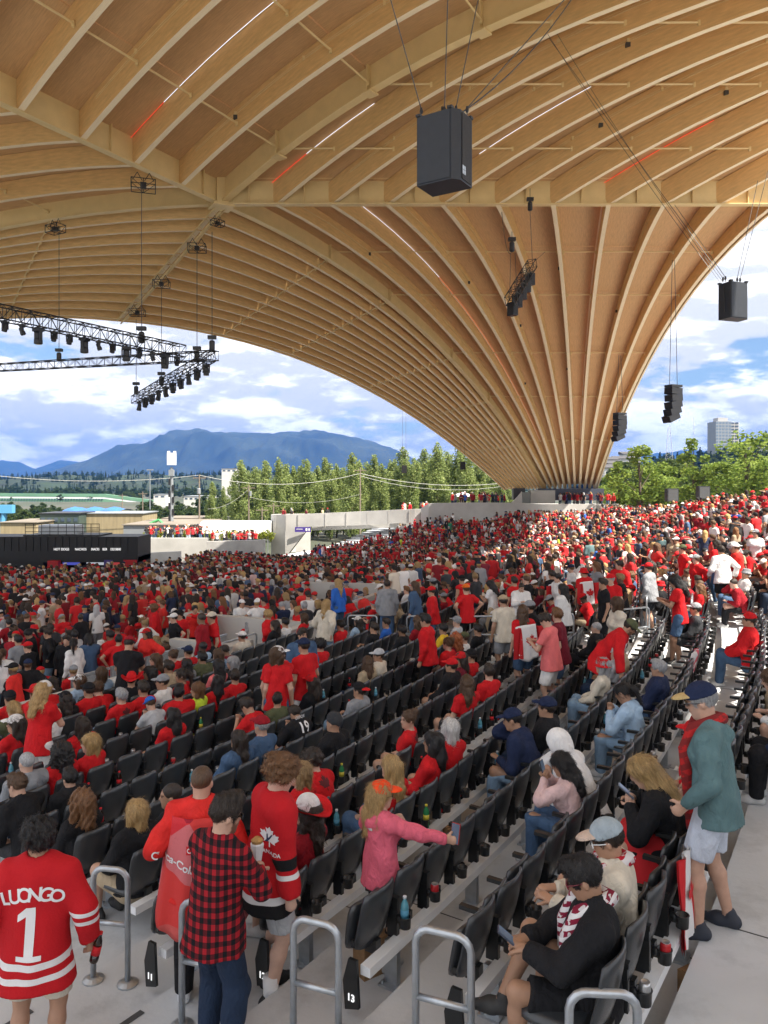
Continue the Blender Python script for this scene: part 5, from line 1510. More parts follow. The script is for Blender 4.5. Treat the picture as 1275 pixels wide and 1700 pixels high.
def hat_parts(kind, h=.010):
    """list of (part name, verts, quads, which colour)"""
    key = ('hat', kind, h)
    if key in HAIRC: return HAIRC[key]
    out = []
    if kind in ('cap', 'backcap'):
        F = Field(V3(-.14, -.16, 0), V3(.14, .25, .2), h)
        F.ell((0, -.014, .042), V3(.094, .114, .102), None, .01); F.cut((0, 0, .036), (0, -.10, -1)); F.ell((0, -.014, .146), (.008, .008, .006), None, .004)
        out.append(('crown', *F.mesh(), 0))
        F = Field(V3(-.14, -.16, -.05), V3(.14, .25, .12), h * .7)
        F.ell((0, .10, .043), V3(.078, .098, .034), None, .0); F.ell((0, .10, .028), V3(.09, .12, .034), None, .0, sub=True); F.cut((0, .045, 0), (0, -1, 0))
        out.append(('brim', *F.mesh(), 1))
        if kind == 'backcap':
            out = [(n, v * V3(-1, -1, 1), q, c) for n, v, q, c in out]
    elif kind == 'beanie':
        F = Field(V3(-.14, -.16, -.04), V3(.14, .16, .22), h)
        F.ell((0, -.012, .04), V3(.096, .116, .118), None, .01); F.cut((0, 0, .02), (0, .3, -1)); F.folds(.004, 60, 3); out.append(('crown', *F.mesh(), 0))
    elif kind == 'bucket':
        F = Field(V3(-.2, -.2, -.04), V3(.2, .2, .2), h)
        F.cone((0, -.01, .03), (0, -.01, .125), .104, .088, .0, flat=True); F.cone((0, -.01, -.012), (0, -.01, .05), .155, .100, .01, flat=True); F.cut((0, 0, .0), (0, 0, -1)); out.append(('crown', *F.mesh(), 0))
    elif kind == 'cowboy':
        F = Field(V3(-.27, -.27, -.06), V3(.27, .27, .24), h)
        F.ell((0, -.01, .06), V3(.092, .112, .115), None, .02); F.cone((0, -.12, .19), (0, .12, .19), .022, .022, .03, sub=True); F.cut((0, 0, .036), (0, 0, -1)); out.append(('crown', *F.mesh(), 0))
        n = 40; v = []; q = []
        for i in range(n):
            a = 2 * math.pi * i / n
            for j, rr in enumerate((.075, .12, .16, .195)):
                rx, ry = rr * .95, rr * 1.12
                z = .04 + (.055 * (abs(math.sin(a)) if False else abs(math.cos(a)) ** 1.5) * (j / 3) ** 1.6) - .012 * (abs(math.sin(a)) ** 2) * j / 3
                v.append((rx * math.cos(a), ry * math.sin(a) - .01, z))
        for i in range(n):
            k = (i + 1) % n
            for j in range(3): q.append((i * 4 + j, i * 4 + j + 1, k * 4 + j + 1, k * 4 + j))
        v = np.array(v); q = np.array(q); v2 = v - V3(0, 0, .006); out.append(('brim', np.concatenate([v, v2]), np.concatenate([q, q[:, ::-1] + len(v)]), 1))
    HAIRC[key] = out
    return out

SKIN = M('skin', objcol=True, rough=.55, tint=True, var=.06, vscale=25)
CLOTH = M('cloth', objcol=True, rough=.88, var=.14, vscale=9, bump=.25, bscale=90, spec=.25, bump2=(13.0, .5), stretch=(1, 1, .55))
HAIRM = M('hair', objcol=True, rough=.5, var=.35, vscale=30, stretch=(3, 3, .4), bump=.6, bscale=45)
SHOEM = M('shoe fabric', objcol=True, rough=.65, var=.08, vscale=20)

def strands(v, q, style, seed=4, n=1500):
    """fine loose strands lying over the hair, so that its outline is not a smooth shell"""
    r = np.random.default_rng(seed); f = r.integers(0, len(q), n)
    a, b, c, d = (v[q[f, k]] for k in range(4)); p = (a + b + c + d) / 4
    nn = np.cross(c - a, d - b); nn /= np.maximum(np.linalg.norm(nn, axis=1), 1e-9)[:, None]
    g = np.tile(V3(0, -.35, -1.0), (n, 1)) + r.normal(size=(n, 3)) * (1.3 if 'curly' in style else .28)
    if style in ('short', 'quiff', 'fringe'): g = np.tile(V3(0, .5, -.1), (n, 1)) * np.sign(p[:, 1:2] + .02) + r.normal(size=(n, 3)) * .25 + V3(0, 0, -.3)
    t = g - nn * (g * nn).sum(1)[:, None]; t /= np.maximum(np.linalg.norm(t, axis=1), 1e-9)[:, None]
    s = np.cross(nn, t); L = r.uniform(.02, .055, n)[:, None] * (1.6 if style in ('long', 'bob', 'pony') else (.8 if 'curly' in style else .4)); w = .0016
    p0 = p + nn * .001; p1 = p + t * L * .5 + nn * .008; p2 = p + t * L + nn * r.uniform(-.002, .012 if style not in ('short', 'quiff', 'fringe') else .005, n)[:, None]
    sv = np.stack([p0 - s * w, p0 + s * w, p1 + s * w, p1 - s * w, p2 + s * w * .3, p2 - s * w * .3], 1).reshape(-1, 3); k = len(v) + np.arange(n)[:, None] * 6
    sq = np.concatenate([k + np.array([[0, 1, 2, 3]]), k + np.array([[3, 2, 4, 5]])])
    return np.concatenate([v, sv]), np.concatenate([q, sq])
def to_mesh(name, v, q, mat, tint=None):
    me = npmesh(name, v, q, mat)
    if tint is not None:
        a = me.color_attributes.new('tint', 'FLOAT_COLOR', 'POINT')
        t4 = np.ones((len(v), 4), np.float32); t4[:, :3] = tint; a.data.foreach_set('color', t4.ravel())
    return me

SKINS = {'pale': (.58, .36, .27), 'fair': (.52, .31, .22), 'tan': (.42, .235, .15), 'olive': (.36, .20, .125), 'brown': (.22, .115, .065), 'dark': (.09, .045, .028)}
HAIRS = {'black': (.012, .010, .010), 'dark': (.03, .02, .014), 'brown': (.085, .045, .022), 'chestnut': (.16, .075, .03), 'blond': (.42, .27, .11), 'fair': (.30, .19, .085), 'grey': (.35, .35, .36), 'white': (.62, .60, .58), 'ginger': (.34, .10, .03)}
CLO = {'red': (.56, .012, .016), 'darkred': (.28, .010, .018), 'brightred': (.70, .03, .025), 'maroon': (.16, .012, .025), 'black': (.012, .012, .014), 'charcoal': (.04, .042, .047), 'grey': (.26, .27, .29), 'lightgrey': (.45, .46, .48), 'white': (.74, .73, .72), 'cream': (.62, .56, .46), 'tan': (.42, .33, .22), 'navy': (.016, .025, .065), 'denim': (.06, .11, .20), 'darkdenim': (.018, .032, .065), 'lightdenim': (.20, .30, .42), 'blue': (.03, .13, .50), 'teal': (.10, .175, .185), 'olive': (.09, .10, .05), 'green': (.02, .22, .11), 'pink': (.70, .13, .19), 'palepink': (.66, .46, .45), 'orange': (.75, .16, .02), 'yellow': (.75, .48, .03), 'hivis': (.62, .80, .06), 'purple': (.13, .05, .22), 'brown': (.12, .06, .03), 'coral': (.72, .16, .16), 'skyblue': (.36, .50, .66), 'khaki': (.33, .27, .17)}
def colr(c): return CLO[c] if isinstance(c, str) else c
POSEC = {}
SEATED = {
    'lap': dict(seated=True, lean=-6),
    'forward': dict(seated=True, lean=24, bend=14, handR=(.12, .42, .62), handL=(-.10, .44, .60), head=(0, -8, 0)),
    'back': dict(seated=True, lean=-14, handR=(.10, .20, .68), handL=(-.08, .22, .66), head=(8, 4, 0)),
    'phone': dict(seated=True, lean=4, bend=12, handR=(.06, .33, .86), handL=(-.05, .33, .84), head=(0, -26, 0), elbR=(.8, -.3, -.8), elbL=(-.8, -.3, -.8)),
    'chin': dict(seated=True, lean=14, bend=10, handR=(.07, .27, 1.04), handL=(-.1, .38, .64), head=(12, -6, 4), elbR=(.5, .2, -1)),
    'turn': dict(seated=True, lean=-4, twist=14, head=(34, 0, 0)),
    'turnr': dict(seated=True, lean=-4, twist=-14, head=(-38, 0, 0)),
}
STAND = {
    'stand': dict(),
    'hips': dict(handR=(.27, .02, 1.05), handL=(-.27, .02, 1.05), elbR=(1, -.6, 0), elbL=(-1, -.6, 0)),
    'crossed': dict(handR=(-.10, .24, 1.20), handL=(.10, .25, 1.16), elbR=(1, -.1, -.8), elbL=(-1, -.1, -.8), head=(15, 0, 0)),
    'tphone': dict(handR=(.05, .34, 1.24), handL=(-.06, .33, 1.21), elbR=(.8, -.4, -.8), elbL=(-.8, -.4, -.8), head=(0, -26, 0)),
    'walk': dict(footR=(.10, .22, .10), footL=(-.10, -.2, .13), handR=(.26, -.10, .98), handL=(-.26, .2, .99), lean=5),
    'look': dict(head=(-45, 0, 0), twist=-12),
    'point': dict(handR=(.28, .62, 1.50), elbR=(.6, 0, -1), head=(-10, 4, 0)),
}
def pose_set(name, fem, h):
    """shared meshes of one pose for many people of the middle distance"""
    key = (name, fem, h)
    if key in POSEC: return POSEC[key]
    P = dict(SEATED.get(name) or STAND.get(name)); P['fat'] = .92 if fem else 1.04
    if fem: P['shw'] = .9
    v, q, t, J = build_body(P, h, fem)
    d = {'J': J, 'P': P, 'body': to_mesh('body', v, q, SKIN, t), 'h': h, 'fem': fem}
    for n in 'LR':
        v, q = build_shoe(J, n, max(h * .8, .016)); d['shoe' + n] = to_mesh('shoe', v, q, SHOEM)
    POSEC[key] = d
    return d
def pose_cloth(d, kind):
    if kind in d: return d[kind]
    sd = len(POSEC) * 7
    if kind in ('pants', 'shorts', 'leggings'): v, q = build_bottom(d['P'], d['J'], d['h'], kind, sd)
    else: v, q = build_top(d['P'], d['J'], d['h'], kind.replace('hood', 'hoodie') if kind == 'hood' else kind, sd, fem=d['fem'], hood=kind in ('hoodie',))
    d[kind] = to_mesh('trousers' if kind in ('pants', 'leggings') else ('shorts' if kind == 'shorts' else 'shirt'), v, q, CLOTH)
    return d[kind]
TOPNAME = {'tee': 'shirt', 'polo': 'shirt', 'long': 'shirt', 'hoodie': 'hooded_top', 'jersey': 'jersey', 'jacket': 'jacket', 'tank': 'vest_top'}
BOTNAME = {'pants': 'trousers', 'leggings': 'leggings', 'shorts': 'shorts'}
def head_matrix(J):
    m = Matrix.Identity(4)
    for i in range(3):
        for k in range(3): m[i][k] = J['H'][i, k]
        m[i][3] = J['head'][i]
    return m
HM = {}
def put_hair(root, J, style, color, h=.014, seed=1):
    if style in (None, 'bald'): return
    key = (style, h, seed)
    if key not in HM:
        hv, hq = hair_mesh(style, h, seed)
        if style != 'buzz': hv, hq = strands(hv, hq, style, seed, 2200 if h < .012 else 900)
        HM[key] = to_mesh('hair', hv, hq, HAIRM)
    o = link('hair', HM[key], root, color=color); o.matrix_local = head_matrix(J); return o
def put_hat(root, J, kind, cols, h=.012):
    hm = head_matrix(J); first = None
    for n, v, q, c in hat_parts(kind, h):
        key = ('hat', kind, n, h)
        if key not in HM: HM[key] = to_mesh(n, v, q, CLOTH)
        if first is None:
            first = link('cap' if 'cap' in kind else 'hat', HM[key], root, color=colr(cols[0])); first.matrix_local = hm
        else: link(n, HM[key], first, color=colr(cols[min(c, len(cols) - 1)]))
    return first

def mid_person(pose, fem, h, loc, rz, top='tee', topc='red', bot='pants', botc='darkdenim', skin='fair', hair='short', hairc='brown', hat=None, hatc=('red',), shoe=(.5, .5, .5), scale=1.0, seed=1, shoes=True):
    d = pose_set(pose, fem, h)
    r = empty('person', loc, rz); r.scale = (scale,) * 3
    link('body', d['body'], r, color=SKINS[skin])
    link(TOPNAME[top], pose_cloth(d, top), r, color=colr(topc)); link(BOTNAME[bot], pose_cloth(d, bot), r, color=colr(botc))
    if shoes:
        link('shoe', d['shoeL'], r, color=shoe); link('shoe', d['shoeR'], r, color=shoe)
    if hat and hair in ('short', 'quiff', 'buzz', 'curly', 'bun'): hair = 'fringe'
    put_hair(r, d['J'], hair, HAIRS[hairc], max(h * .7, .012), seed)
    if hat: put_hat(r, d['J'], hat, hatc, max(h * .7, .012))
    return r, d

def hero(P, loc, rz, fem=False, h=.0135, top='tee', topc='red', bot='pants', botc='darkdenim', skin='fair', hair='short', hairc='brown', hat=None, hatc=('red',), shoe=(.4, .4, .4), scale=1.0, beard=False, seed=3, hood=False, hoodup=False, loose=1.0, hem=None, topmat=None, botmat=None, botloose=1.0, fingers=True):
    v, q, t, J = build_body(P, h, fem, fingers, beard)
    r = empty('person', loc, rz); r.scale = (scale,) * 3
    b = link('body', to_mesh('body', v, q, SKIN, t), r, color=SKINS[skin])
    v, q = build_top(P, J, h, top, seed, loose, hem, fem, hood, hoodup); tm = to_mesh('shirt', v, q, topmat or CLOTH)
    to = link(TOPNAME[top], tm, r, color=colr(topc))
    v, q = build_bottom(P, J, h, bot, seed, botloose); bo = link(BOTNAME[bot], to_mesh('trousers', v, q, botmat or CLOTH), r, color=colr(botc))
    for n in 'LR':
        v, q = build_shoe(J, n); link('shoe', to_mesh('shoe', v, q, SHOEM), r, color=shoe)
    if not hoodup: put_hair(r, J, hair, HAIRS[hairc], .010, seed)
    if hat: put_hat(r, J, hat, hatc, .009)
    return r, J, to, bo
# ------------------------------------------------------------------ who sits and stands where
TAKEN = []        # plan positions of placed people
LABELS = set()
def put_label(r, text, where, extra=''):
    t = text + ', ' + where if where else text
    if t in LABELS and extra: t = t + ' ' + extra
    if len(t.split()) > 16: t = t.replace(' past second aisle', ' past aisle').replace('long curly', 'curly')
    while t in LABELS: t = t + ' too'
    LABELS.add(t)
    tag(r, t, 'person')
BLOCK = 0
def seat_for(px, py, hgt=1.19):
    best = None
    for r in range(3, 17):
        for i in range(n_seats(r)):
            if (r, i) in OCC: continue
            x, y, z = seat_xyz(r, i, -.20)
            if y < 3.5: continue
            qx, qy = proj((x, y, z + hgt)); d = abs(qx - px) + 1.0 * abs(qy - py)
            if best is None or d < best[0]: best = (d, r, i)
    return best[1], best[2]
def stand_at(px, py, hgt=1.75, feet=False):
    """where someone stands whose head top (or feet) shows at px, py"""
    best = None
    for k in range(300):
        Y = 3.5 + .2 * k if k < 250 else 53.5 + (k - 250)
        X = (px - 637.5) / FPX * Y; R, a = polar(X, Y); z = floor_z(R, Y) + (0 if feet else hgt)
        d = abs(800 - FPX * z / Y - py)
        if best is None or d < best[0] - .01: best = (d, X, Y)
    d, X, Y = best; R, a = polar(X, Y)
    if R > row_R(3) - .7:
        k = round((R - (row_R(0) - .42)) / ROWP); R = row_R(0) - .42 + ROWP * k; X, Y = ang_pt(R, a)
    return X, Y, floor_z(R, Y)
def lod(Y): return .0145 if Y < 9 else (.02 if Y < 16 else .028)
def whair(hc, hair):
    hn = {'black': 'black', 'dark': 'dark', 'brown': 'brown', 'chestnut': 'chestnut', 'blond': 'blond', 'fair': 'fair', 'grey': 'grey', 'white': 'white', 'ginger': 'ginger'}[hc]
    st = {'short': 'short', 'quiff': 'short', 'buzz': 'cropped', 'curly': 'curly', 'bob': 'bobbed', 'long': 'long', 'curlylong': 'long curly', 'pony': 'ponytailed', 'bun': 'pinned-up'}.get(hair, '')
    return (st + ' ' + hn + ' hair') if hair not in ('bald', None) else 'shaved head'
TW = {'tee': 't-shirt', 'polo': 'polo shirt', 'long': 'top', 'hoodie': 'hooded top', 'jersey': 'jersey', 'jacket': 'jacket', 'tank': 'sleeveless top'}
CW = {'darkred': 'dark red', 'brightred': 'bright red', 'lightgrey': 'light grey', 'darkdenim': 'dark denim', 'lightdenim': 'pale denim', 'palepink': 'pale pink', 'skyblue': 'pale blue', 'hivis': 'yellow-green', 'tan': 'beige'}
def cw(c): return CW.get(c, c) if isinstance(c, str) else 'patterned'
HW = {'cap': 'cap', 'backcap': 'backwards cap', 'beanie': 'knitted hat', 'bucket': 'bucket hat', 'cowboy': 'cowboy hat'}
def describe(verb, top, topc, hair, hairc, hat, hatc):
    t = f'{verb} person in {cw(topc)} {TW[top]}'
    return t + (f' and {cw(hatc[0])} {HW[hat]}' if hat else f', {whair(hairc, hair)}')

# px, py of the head top, pose, female, hair, hair colour, top, top colour, hat, hat colours, skin
S_ = [
 (25,1129,'lap',0,'short','dark','tee','red','cap',('black',),'tan'), (44,1141,'lap',0,'short','brown','tee','red','cowboy',('red','red'),'fair'),
 (94,1126,'forward',0,'short','dark','tee','red','cap',('red',),'fair'), (100,1140,'lap',1,'long','dark','tee','black','cap',('black',),'tan'),
 (104,1107,'turn',1,'bob','brown','tee','skyblue','cap',('white',),'fair'), (131,1106,'lap',1,'bob','brown','long','skyblue',None,None,'fair'),
 (135,1130,'lap',0,'short','dark','tee','red','cap',('black',),'tan'), (155,1122,'forward',1,'curly','brown','tee','red',None,None,'fair'),
 (157,1096,'lap',1,'long','black','tee','white',None,None,'olive'), (174,1089,'lap',0,'short','dark','long','red','cap',('black',),'tan'),
 (182,1112,'turnr',0,'short','black','tee','black','cowboy',('red','red'),'tan'), (184,1141,'lap',0,'short','grey','tee','red',None,None,'fair'),
 (216,1120,'lap',0,'short','dark','tee','red',None,None,'tan'), (206,1102,'turn',1,'long','black','long','black',None,None,'olive'),
 (211,1085,'turn',1,'long','brown','tee','red',None,None,'fair'), (231,1083,'lap',1,'bun','brown','tee','red',None,None,'fair'),
 (243,1110,'turn',0,'short','dark','tee','white','cap',('grey',),'tan'), (251,1131,'phone',0,'short','brown','tee','lightgrey','cap',('blue',),'fair'),
 (263,1085,'lap',0,'short','dark','jacket','tan',None,None,'olive'), (287,1088,'lap',1,'long','black','long','grey',None,None,'olive'),
 (283,1062,'lap',0,'short','dark','tee','red','cap',('navy',),'tan'), (293,1122,'turn',1,'pony','dark','tee','red',None,None,'olive'),
 (308,1136,'turnr',0,'quiff','black','jersey','red',None,None,'tan'), (315,1057,'lap',0,'buzz','black','tee','skyblue',None,None,'dark'),
 (319,1079,'lap',0,'short','black','jacket','olive',None,None,'olive'), (337,1052,'phone',0,'buzz','black','long','black',None,None,'dark'),
 (341,1126,'turn',1,'bob','chestnut','tee','hivis',None,None,'fair'), (347,1089,'lap',1,'long','black','tee','coral',None,None,'olive'),
 (361,1136,'turnr',1,'long','black','tee','red',None,None,'olive'), (369,1082,'lap',1,'long','brown','jacket','lightdenim',None,None,'fair'),
 (384,1124,'turnr',0,'short','dark','tee','red',None,None,'tan'), (376,1110,'turn',1,'bob','grey','long','charcoal',None,None,'fair'),
 (381,1075,'phone',0,'short','dark','long','maroon',None,None,'brown'), (406,1053,'lap',0,'short','dark','jacket','cream','cap',('white',),'tan'),
 (298,1160,'lap',1,'long','black','tee','red',None,None,'olive'),
 (44,1203,'turn',1,'long','dark','tee','red','cap',('white',),'tan'), (15,1200,'lap',1,'pony','blond','jacket','olive',None,None,'fair'),
 (57,1181,'lap',0,'quiff','dark','tee','white',None,None,'fair'), (24,1168,'lap',0,'short','brown','tee','red',None,None,'fair'),
 (86,1227,'lap',1,'curlylong','black','long','red',None,None,'olive'), (123,1222,'turn',1,'bob','blond','long','red',None,None,'pale'), (148,1203,'lap',1,'long','dark','long','red',None,None,'fair'),
 (43,1266,'lap',0,'buzz','grey','hoodie','grey',None,None,'pale'), (104,1262,'lap',0,'short','black','hoodie','black',None,None,'fair'),
 (165,1328,'lap',1,'curlylong','chestnut','long','black',None,None,'fair'), (115,1360,'chin',0,'short','brown','long','black',None,None,'fair'),
 (216,1368,'lap',1,'bob','blond','hoodie','black',None,None,'fair'), (408,1230,'lap',1,'long','dark','jacket','denim',None,None,'olive'),
 (495,1245,'turn',1,'bob','fair','tee','red',None,None,'fair'), (531,1261,'chin',0,'curly','dark','tee','red',None,None,'fair'),
 (652,1233,'lap',1,'long','blond','tee','red',None,None,'fair'), (684,1204,'turn',1,'bun','brown','tee','red',None,None,'fair'),
 (715,1206,'lap',1,'long','black','long','red',None,None,'olive'), (552,1216,'lap',0,'bald','dark','jacket','black','beanie',('charcoal',),'tan'),
 (446,1204,'lap',0,'short','grey','tee','denim','cap',('darkred',),'fair'), (435,1173,'phone',0,'short','dark','tee','red',None,None,'tan'),
 (452,1151,'turnr',0,'short','black','long','olive',None,None,'tan'), (509,1155,'phone',0,'short','dark','jersey','black',None,None,'tan'),
 (517,1135,'lap',1,'long','dark','tee','black','cap',('red',),'tan'), (586,1116,'back',0,'short','dark','long','grey','backcap',('black','red'),'tan'),
 (607,1098,'turnr',1,'long','brown','long','tan',None,None,'fair'), (620,1092,'turn',0,'short','dark','jacket','cream','cap',('lightgrey',),'olive'),
 (535,1076,'lap',0,'curly','black','tee','red',None,None,'tan'), (749,1105,'lap',0,'short','dark','jacket','black','cap',('red',),'tan'),
 (772,1101,'turn',1,'long','dark','tee','maroon','cap',('red',),'tan'), (785,1087,'lap',0,'short','dark','tee','red','cap',('black',),'tan'),
 (747,1065,'lap',1,'bun','brown','tee','red',None,None,'fair'), (763,1059,'turnr',1,'curlylong','ginger','tee','maroon','cap',('red',),'pale'),
 (808,1127,'turnr',0,'short','dark','tee','red',None,None,'fair'), (776,1149,'turnr',1,'long','brown','tee','red',None,None,'fair'),
 (741,1183,'turnr',1,'bob','white','tee','red',None,None,'fair'), (873,1168,'chin',0,'short','black','hoodie','navy','cap',('navy',),'olive'),
 (893,1155,'lap',0,'short','dark','jacket','black','cap',('navy',),'tan'),
 (1041,1128,'phone',1,'pony','black','hoodie','skyblue',None,None,'olive'), (1057,1095,'lap',0,'short','grey','jacket','navy',None,None,'tan'),
 (1031,1103,'lap',0,'short','dark','long','tan','cap',('black',),'olive'), (1060,1060,'forward',0,'short','brown','tee','olive',None,None,'fair'),
 (998,1061,'lap',1,'bob','grey','long','cream','bucket',('red',),'fair'), (1016,1050,'lap',0,'short','white','tee','lightgrey',None,None,'fair'),
 (988,1038,'lap',0,'buzz','grey','jacket','black',None,None,'fair'), (1195,1022,'lap',0,'short','dark','jersey','red','cap',('red','white'),'tan'),
 (1188,1004,'lap',0,'short','dark','long','charcoal','cap',('grey',),'tan'), (616,1039,'back',0,'short','dark','long','black',None,None,'tan'),
 (590,1030,'lap',1,'long','dark','tee','skyblue','cap',('white',),'tan'), (560,1028,'lap',0,'short','black','tee','red',None,None,'tan'),
 (690,1020,'lap',1,'curlylong','brown','tee','darkred',None,None,'fair'), (665,1045,'lap',0,'short','black','hoodie','black',None,None,'brown'),
 (640,1010,'turn',0,'short','dark','tee','blue',None,None,'olive'), (735,1040,'lap',0,'short','black','tee','yellow',None,None,'olive'),
 (757,1030,'lap',0,'short','grey','long','lightgrey','cap',('grey',),'fair'), (773,1045,'lap',0,'short','brown','tee','white','cap',('olive',),'fair'),
 (790,1035,'lap',0,'short','black','long','black',None,None,'olive'), (258,1315,'turn',0,'buzz','dark','tee','black',None,None,'tan'), (519,1320,'lap',1,'long','dark','tee','darkred','cowboy',('white','red'),'fair'),
 (450,1013,'turn',1,'long','dark','long','black',None,None,'tan'),
 (476,1014,'lap',0,'short','black','tee','white',None,None,'tan'), (515,1015,'lap',1,'bob','brown','tee','red',None,None,'fair'),
]
T_ = [  # px, py head top, pose, female, hair, hairc, top, topc, hat, hatc, skin, bottom, bottom colour, turn in degrees
 (82,1140,'tphone',1,'long','blond','tee','red','cap',('white',),'fair','pants','white',-70),
 (195,1058,'tphone',0,'short','dark','tee','black','cap',('darkred',),'tan','pants','khaki',-60),
 (545,996,'walk',1,'long','blond','hoodie','cream',None,None,'fair','pants','lightdenim',-95), (693,1016,'stand',0,'quiff','black','hoodie','red',None,None,'tan','pants','black',10),
 (484,1040,'stand',0,'short','dark','jacket','denim',None,None,'tan','pants','denim',150), (461,1073,'point',1,'pony','brown','tee','red','cap',('maroon',),'fair','pants','lightdenim',-25),
 (504,1063,'stand',0,'short','dark','tee','red','cap',('navy',),'tan','shorts','white',-10), (440,1074,'look',1,'bob','brown','tee','red','cap',('white',),'fair','pants','denim',-70),
 (661,966,'stand',0,'short','dark','hoodie','grey',None,None,'tan','pants','denim',-60), (707,972,'stand',0,'short','dark','long','red','cap',('red',),'tan','pants','denim',20),
 (764,952,'stand',0,'buzz','dark','tank','red','cap',('black',),'tan','shorts','charcoal',-30), (791,971,'hips',0,'short','brown','tee','red','cap',('orange',),'fair','pants','black',-40),
 (566,962,'stand',1,'long','blond','long','blue',None,None,'fair','pants','denim',-20), (528,962,'look',0,'short','grey','jacket','denim','cap',('white',),'fair','pants','denim',-90),
 (512,966,'stand',0,'short','dark','long','red','cap',('red',),'tan','pants','denim',20), (691,964,'stand',1,'long','brown','jacket','denim',None,None,'fair','pants','denim',0),
 (902,1018,'look',0,'short','chestnut','tee','maroon',None,None,'fair','shorts','denim',20), (945,1020,'tphone',0,'short','dark','tee','coral',None,None,'fair','shorts','white',-5),
 (832,991,'stand',0,'short','dark','tee','cream','cap',('tan',),'tan','shorts','grey',-40), (863,998,'look',0,'short','dark','hoodie','black','cap',('grey',),'tan','pants','charcoal',60),
 (991,1000,'look',1,'bob','brown','hoodie','cream',None,None,'fair','pants','lightgrey',40), (1018,989,'stand',0,'short','dark','tee','black',None,None,'tan','pants','black',25),
 (1079,939,'stand',0,'short','dark','hoodie','grey','cap',('red',),'fair','shorts','charcoal',-20), (1100,941,'stand',1,'curlylong','dark','long','black',None,None,'fair','pants','denim',-10),
 (1204,925,'walk',0,'short','dark','hoodie','white',None,None,'tan','shorts','black',-60), (1154,934,'hips',0,'short','dark','tee','red','cap',('olive',),'fair','shorts','khaki',10),
 (1136,929,'crossed',0,'short','grey','tee','palepink','cap',('lightgrey',),'fair','shorts','khaki',-20), (1172,941,'stand',1,'long','dark','tee','red',None,None,'fair','pants','denim',-30),
 (1159,984,'tphone',1,'long','black','tee','red',None,None,'tan','shorts','denim',0), (941,968,'stand',1,'long','black','jacket','white',None,None,'olive','pants','black',-10),
 (873,957,'point',0,'short','dark','tee','red',None,None,'tan','pants','denim',-30), (959,954,'stand',0,'short','dark','tee','red',None,None,'tan','pants','black',-20),
 (1045,959,'look',0,'short','dark','hoodie','red',None,None,'fair','pants','denim',80), (1013,955,'stand',0,'buzz','grey','tee','palepink',None,None,'fair','pants','tan',-10),
 (1004,975,'look',0,'short','grey','tee','red','cap',('red',),'fair','pants','tan',100), (300,1013,'look',0,'short','dark','tee','red','cap',('black',),'tan','pants','black',110),
 (322,1003,'stand',0,'short','black','tee','brightred',None,None,'tan','pants','black',150), (343,1017,'stand',0,'buzz','dark','long','darkred',None,None,'brown','pants','black',20),
 (352,1005,'point',1,'long','dark','hoodie','red','cap',('black',),'tan','pants','grey',70), (400,995,'stand',0,'short','dark','hoodie','white','cap',('white',),'tan','pants','white',150),
 (372,1014,'stand',0,'short','dark','tee','red','cap',('cream',),'tan','pants','white',60), (408,975,'stand',0,'buzz','dark','jacket','navy',None,None,'tan','pants','navy',140),
 (112,1050,'stand',0,'short','dark','hoodie','black',None,None,'fair','pants','black',120), (128,1043,'look',0,'short','black','long','lightgrey',None,None,'tan','pants','black',30),
 (85,1035,'stand',0,'short','dark','tee','charcoal',None,None,'olive','pants','black',-20), (33,1057,'stand',0,'short','black','tee','grey',None,None,'tan','pants','black',0),
]
BOTS = [('pants', 'darkdenim'), ('pants', 'black'), ('pants', 'denim'), ('shorts', 'charcoal'), ('shorts', 'tan'), ('pants', 'lightdenim')]
def where_seat(r, i): return f'row {numw(r)}, {ordn(i + 1)} from aisle'
EXTRA = {}
for n, e in enumerate(S_):
    px, py, pose, fem, hair, hc, top, tc, hat, hatc, sk = e
    r, i = seat_for(px, py); OCC[(r, i)] = 1
    x, y, z = seat_xyz(r, i, -.20)
    b, bc = BOTS[n % 6]
    if tc in ('skyblue',) and px > 1000: b, bc = 'pants', 'lightdenim'
    child = (px, py) in ((251, 1131), (452, 1151), (509, 1155), (104, 1262))
    o, d = mid_person(pose, bool(fem), lod(y), (x, y, z + (.10 if child else 0)), face_c(x, y) + math.radians(random.uniform(-8, 8)), top, tc, b, bc, sk, hair, hc, hat, hatc or ('red',), shoe=random.choice([(.6, .6, .6), (.03, .03, .03), (.2, .2, .2)]), scale=(.84 if child else random.uniform(.94, 1.0)), seed=n % 3 + 1)
    put_label(o, describe('seated', top, tc, hair, hc, hat, hatc), where_seat(r, i)); TAKEN.append((x, y)); EXTRA[(px, py)] = (o, d)
STANDP = {}
YH = {(1204, 925): 19.5, (1079, 939): 19.2, (1154, 934): 22.0, (1136, 929): 22.5, (1172, 941): 21.5, (1100, 941): 20.0, (1159, 984): 15.0, (1045, 959): 21.0, (1013, 955): 21.5, (959, 954): 21.0, (1018, 989): 17.5, (1004, 975): 18.5}
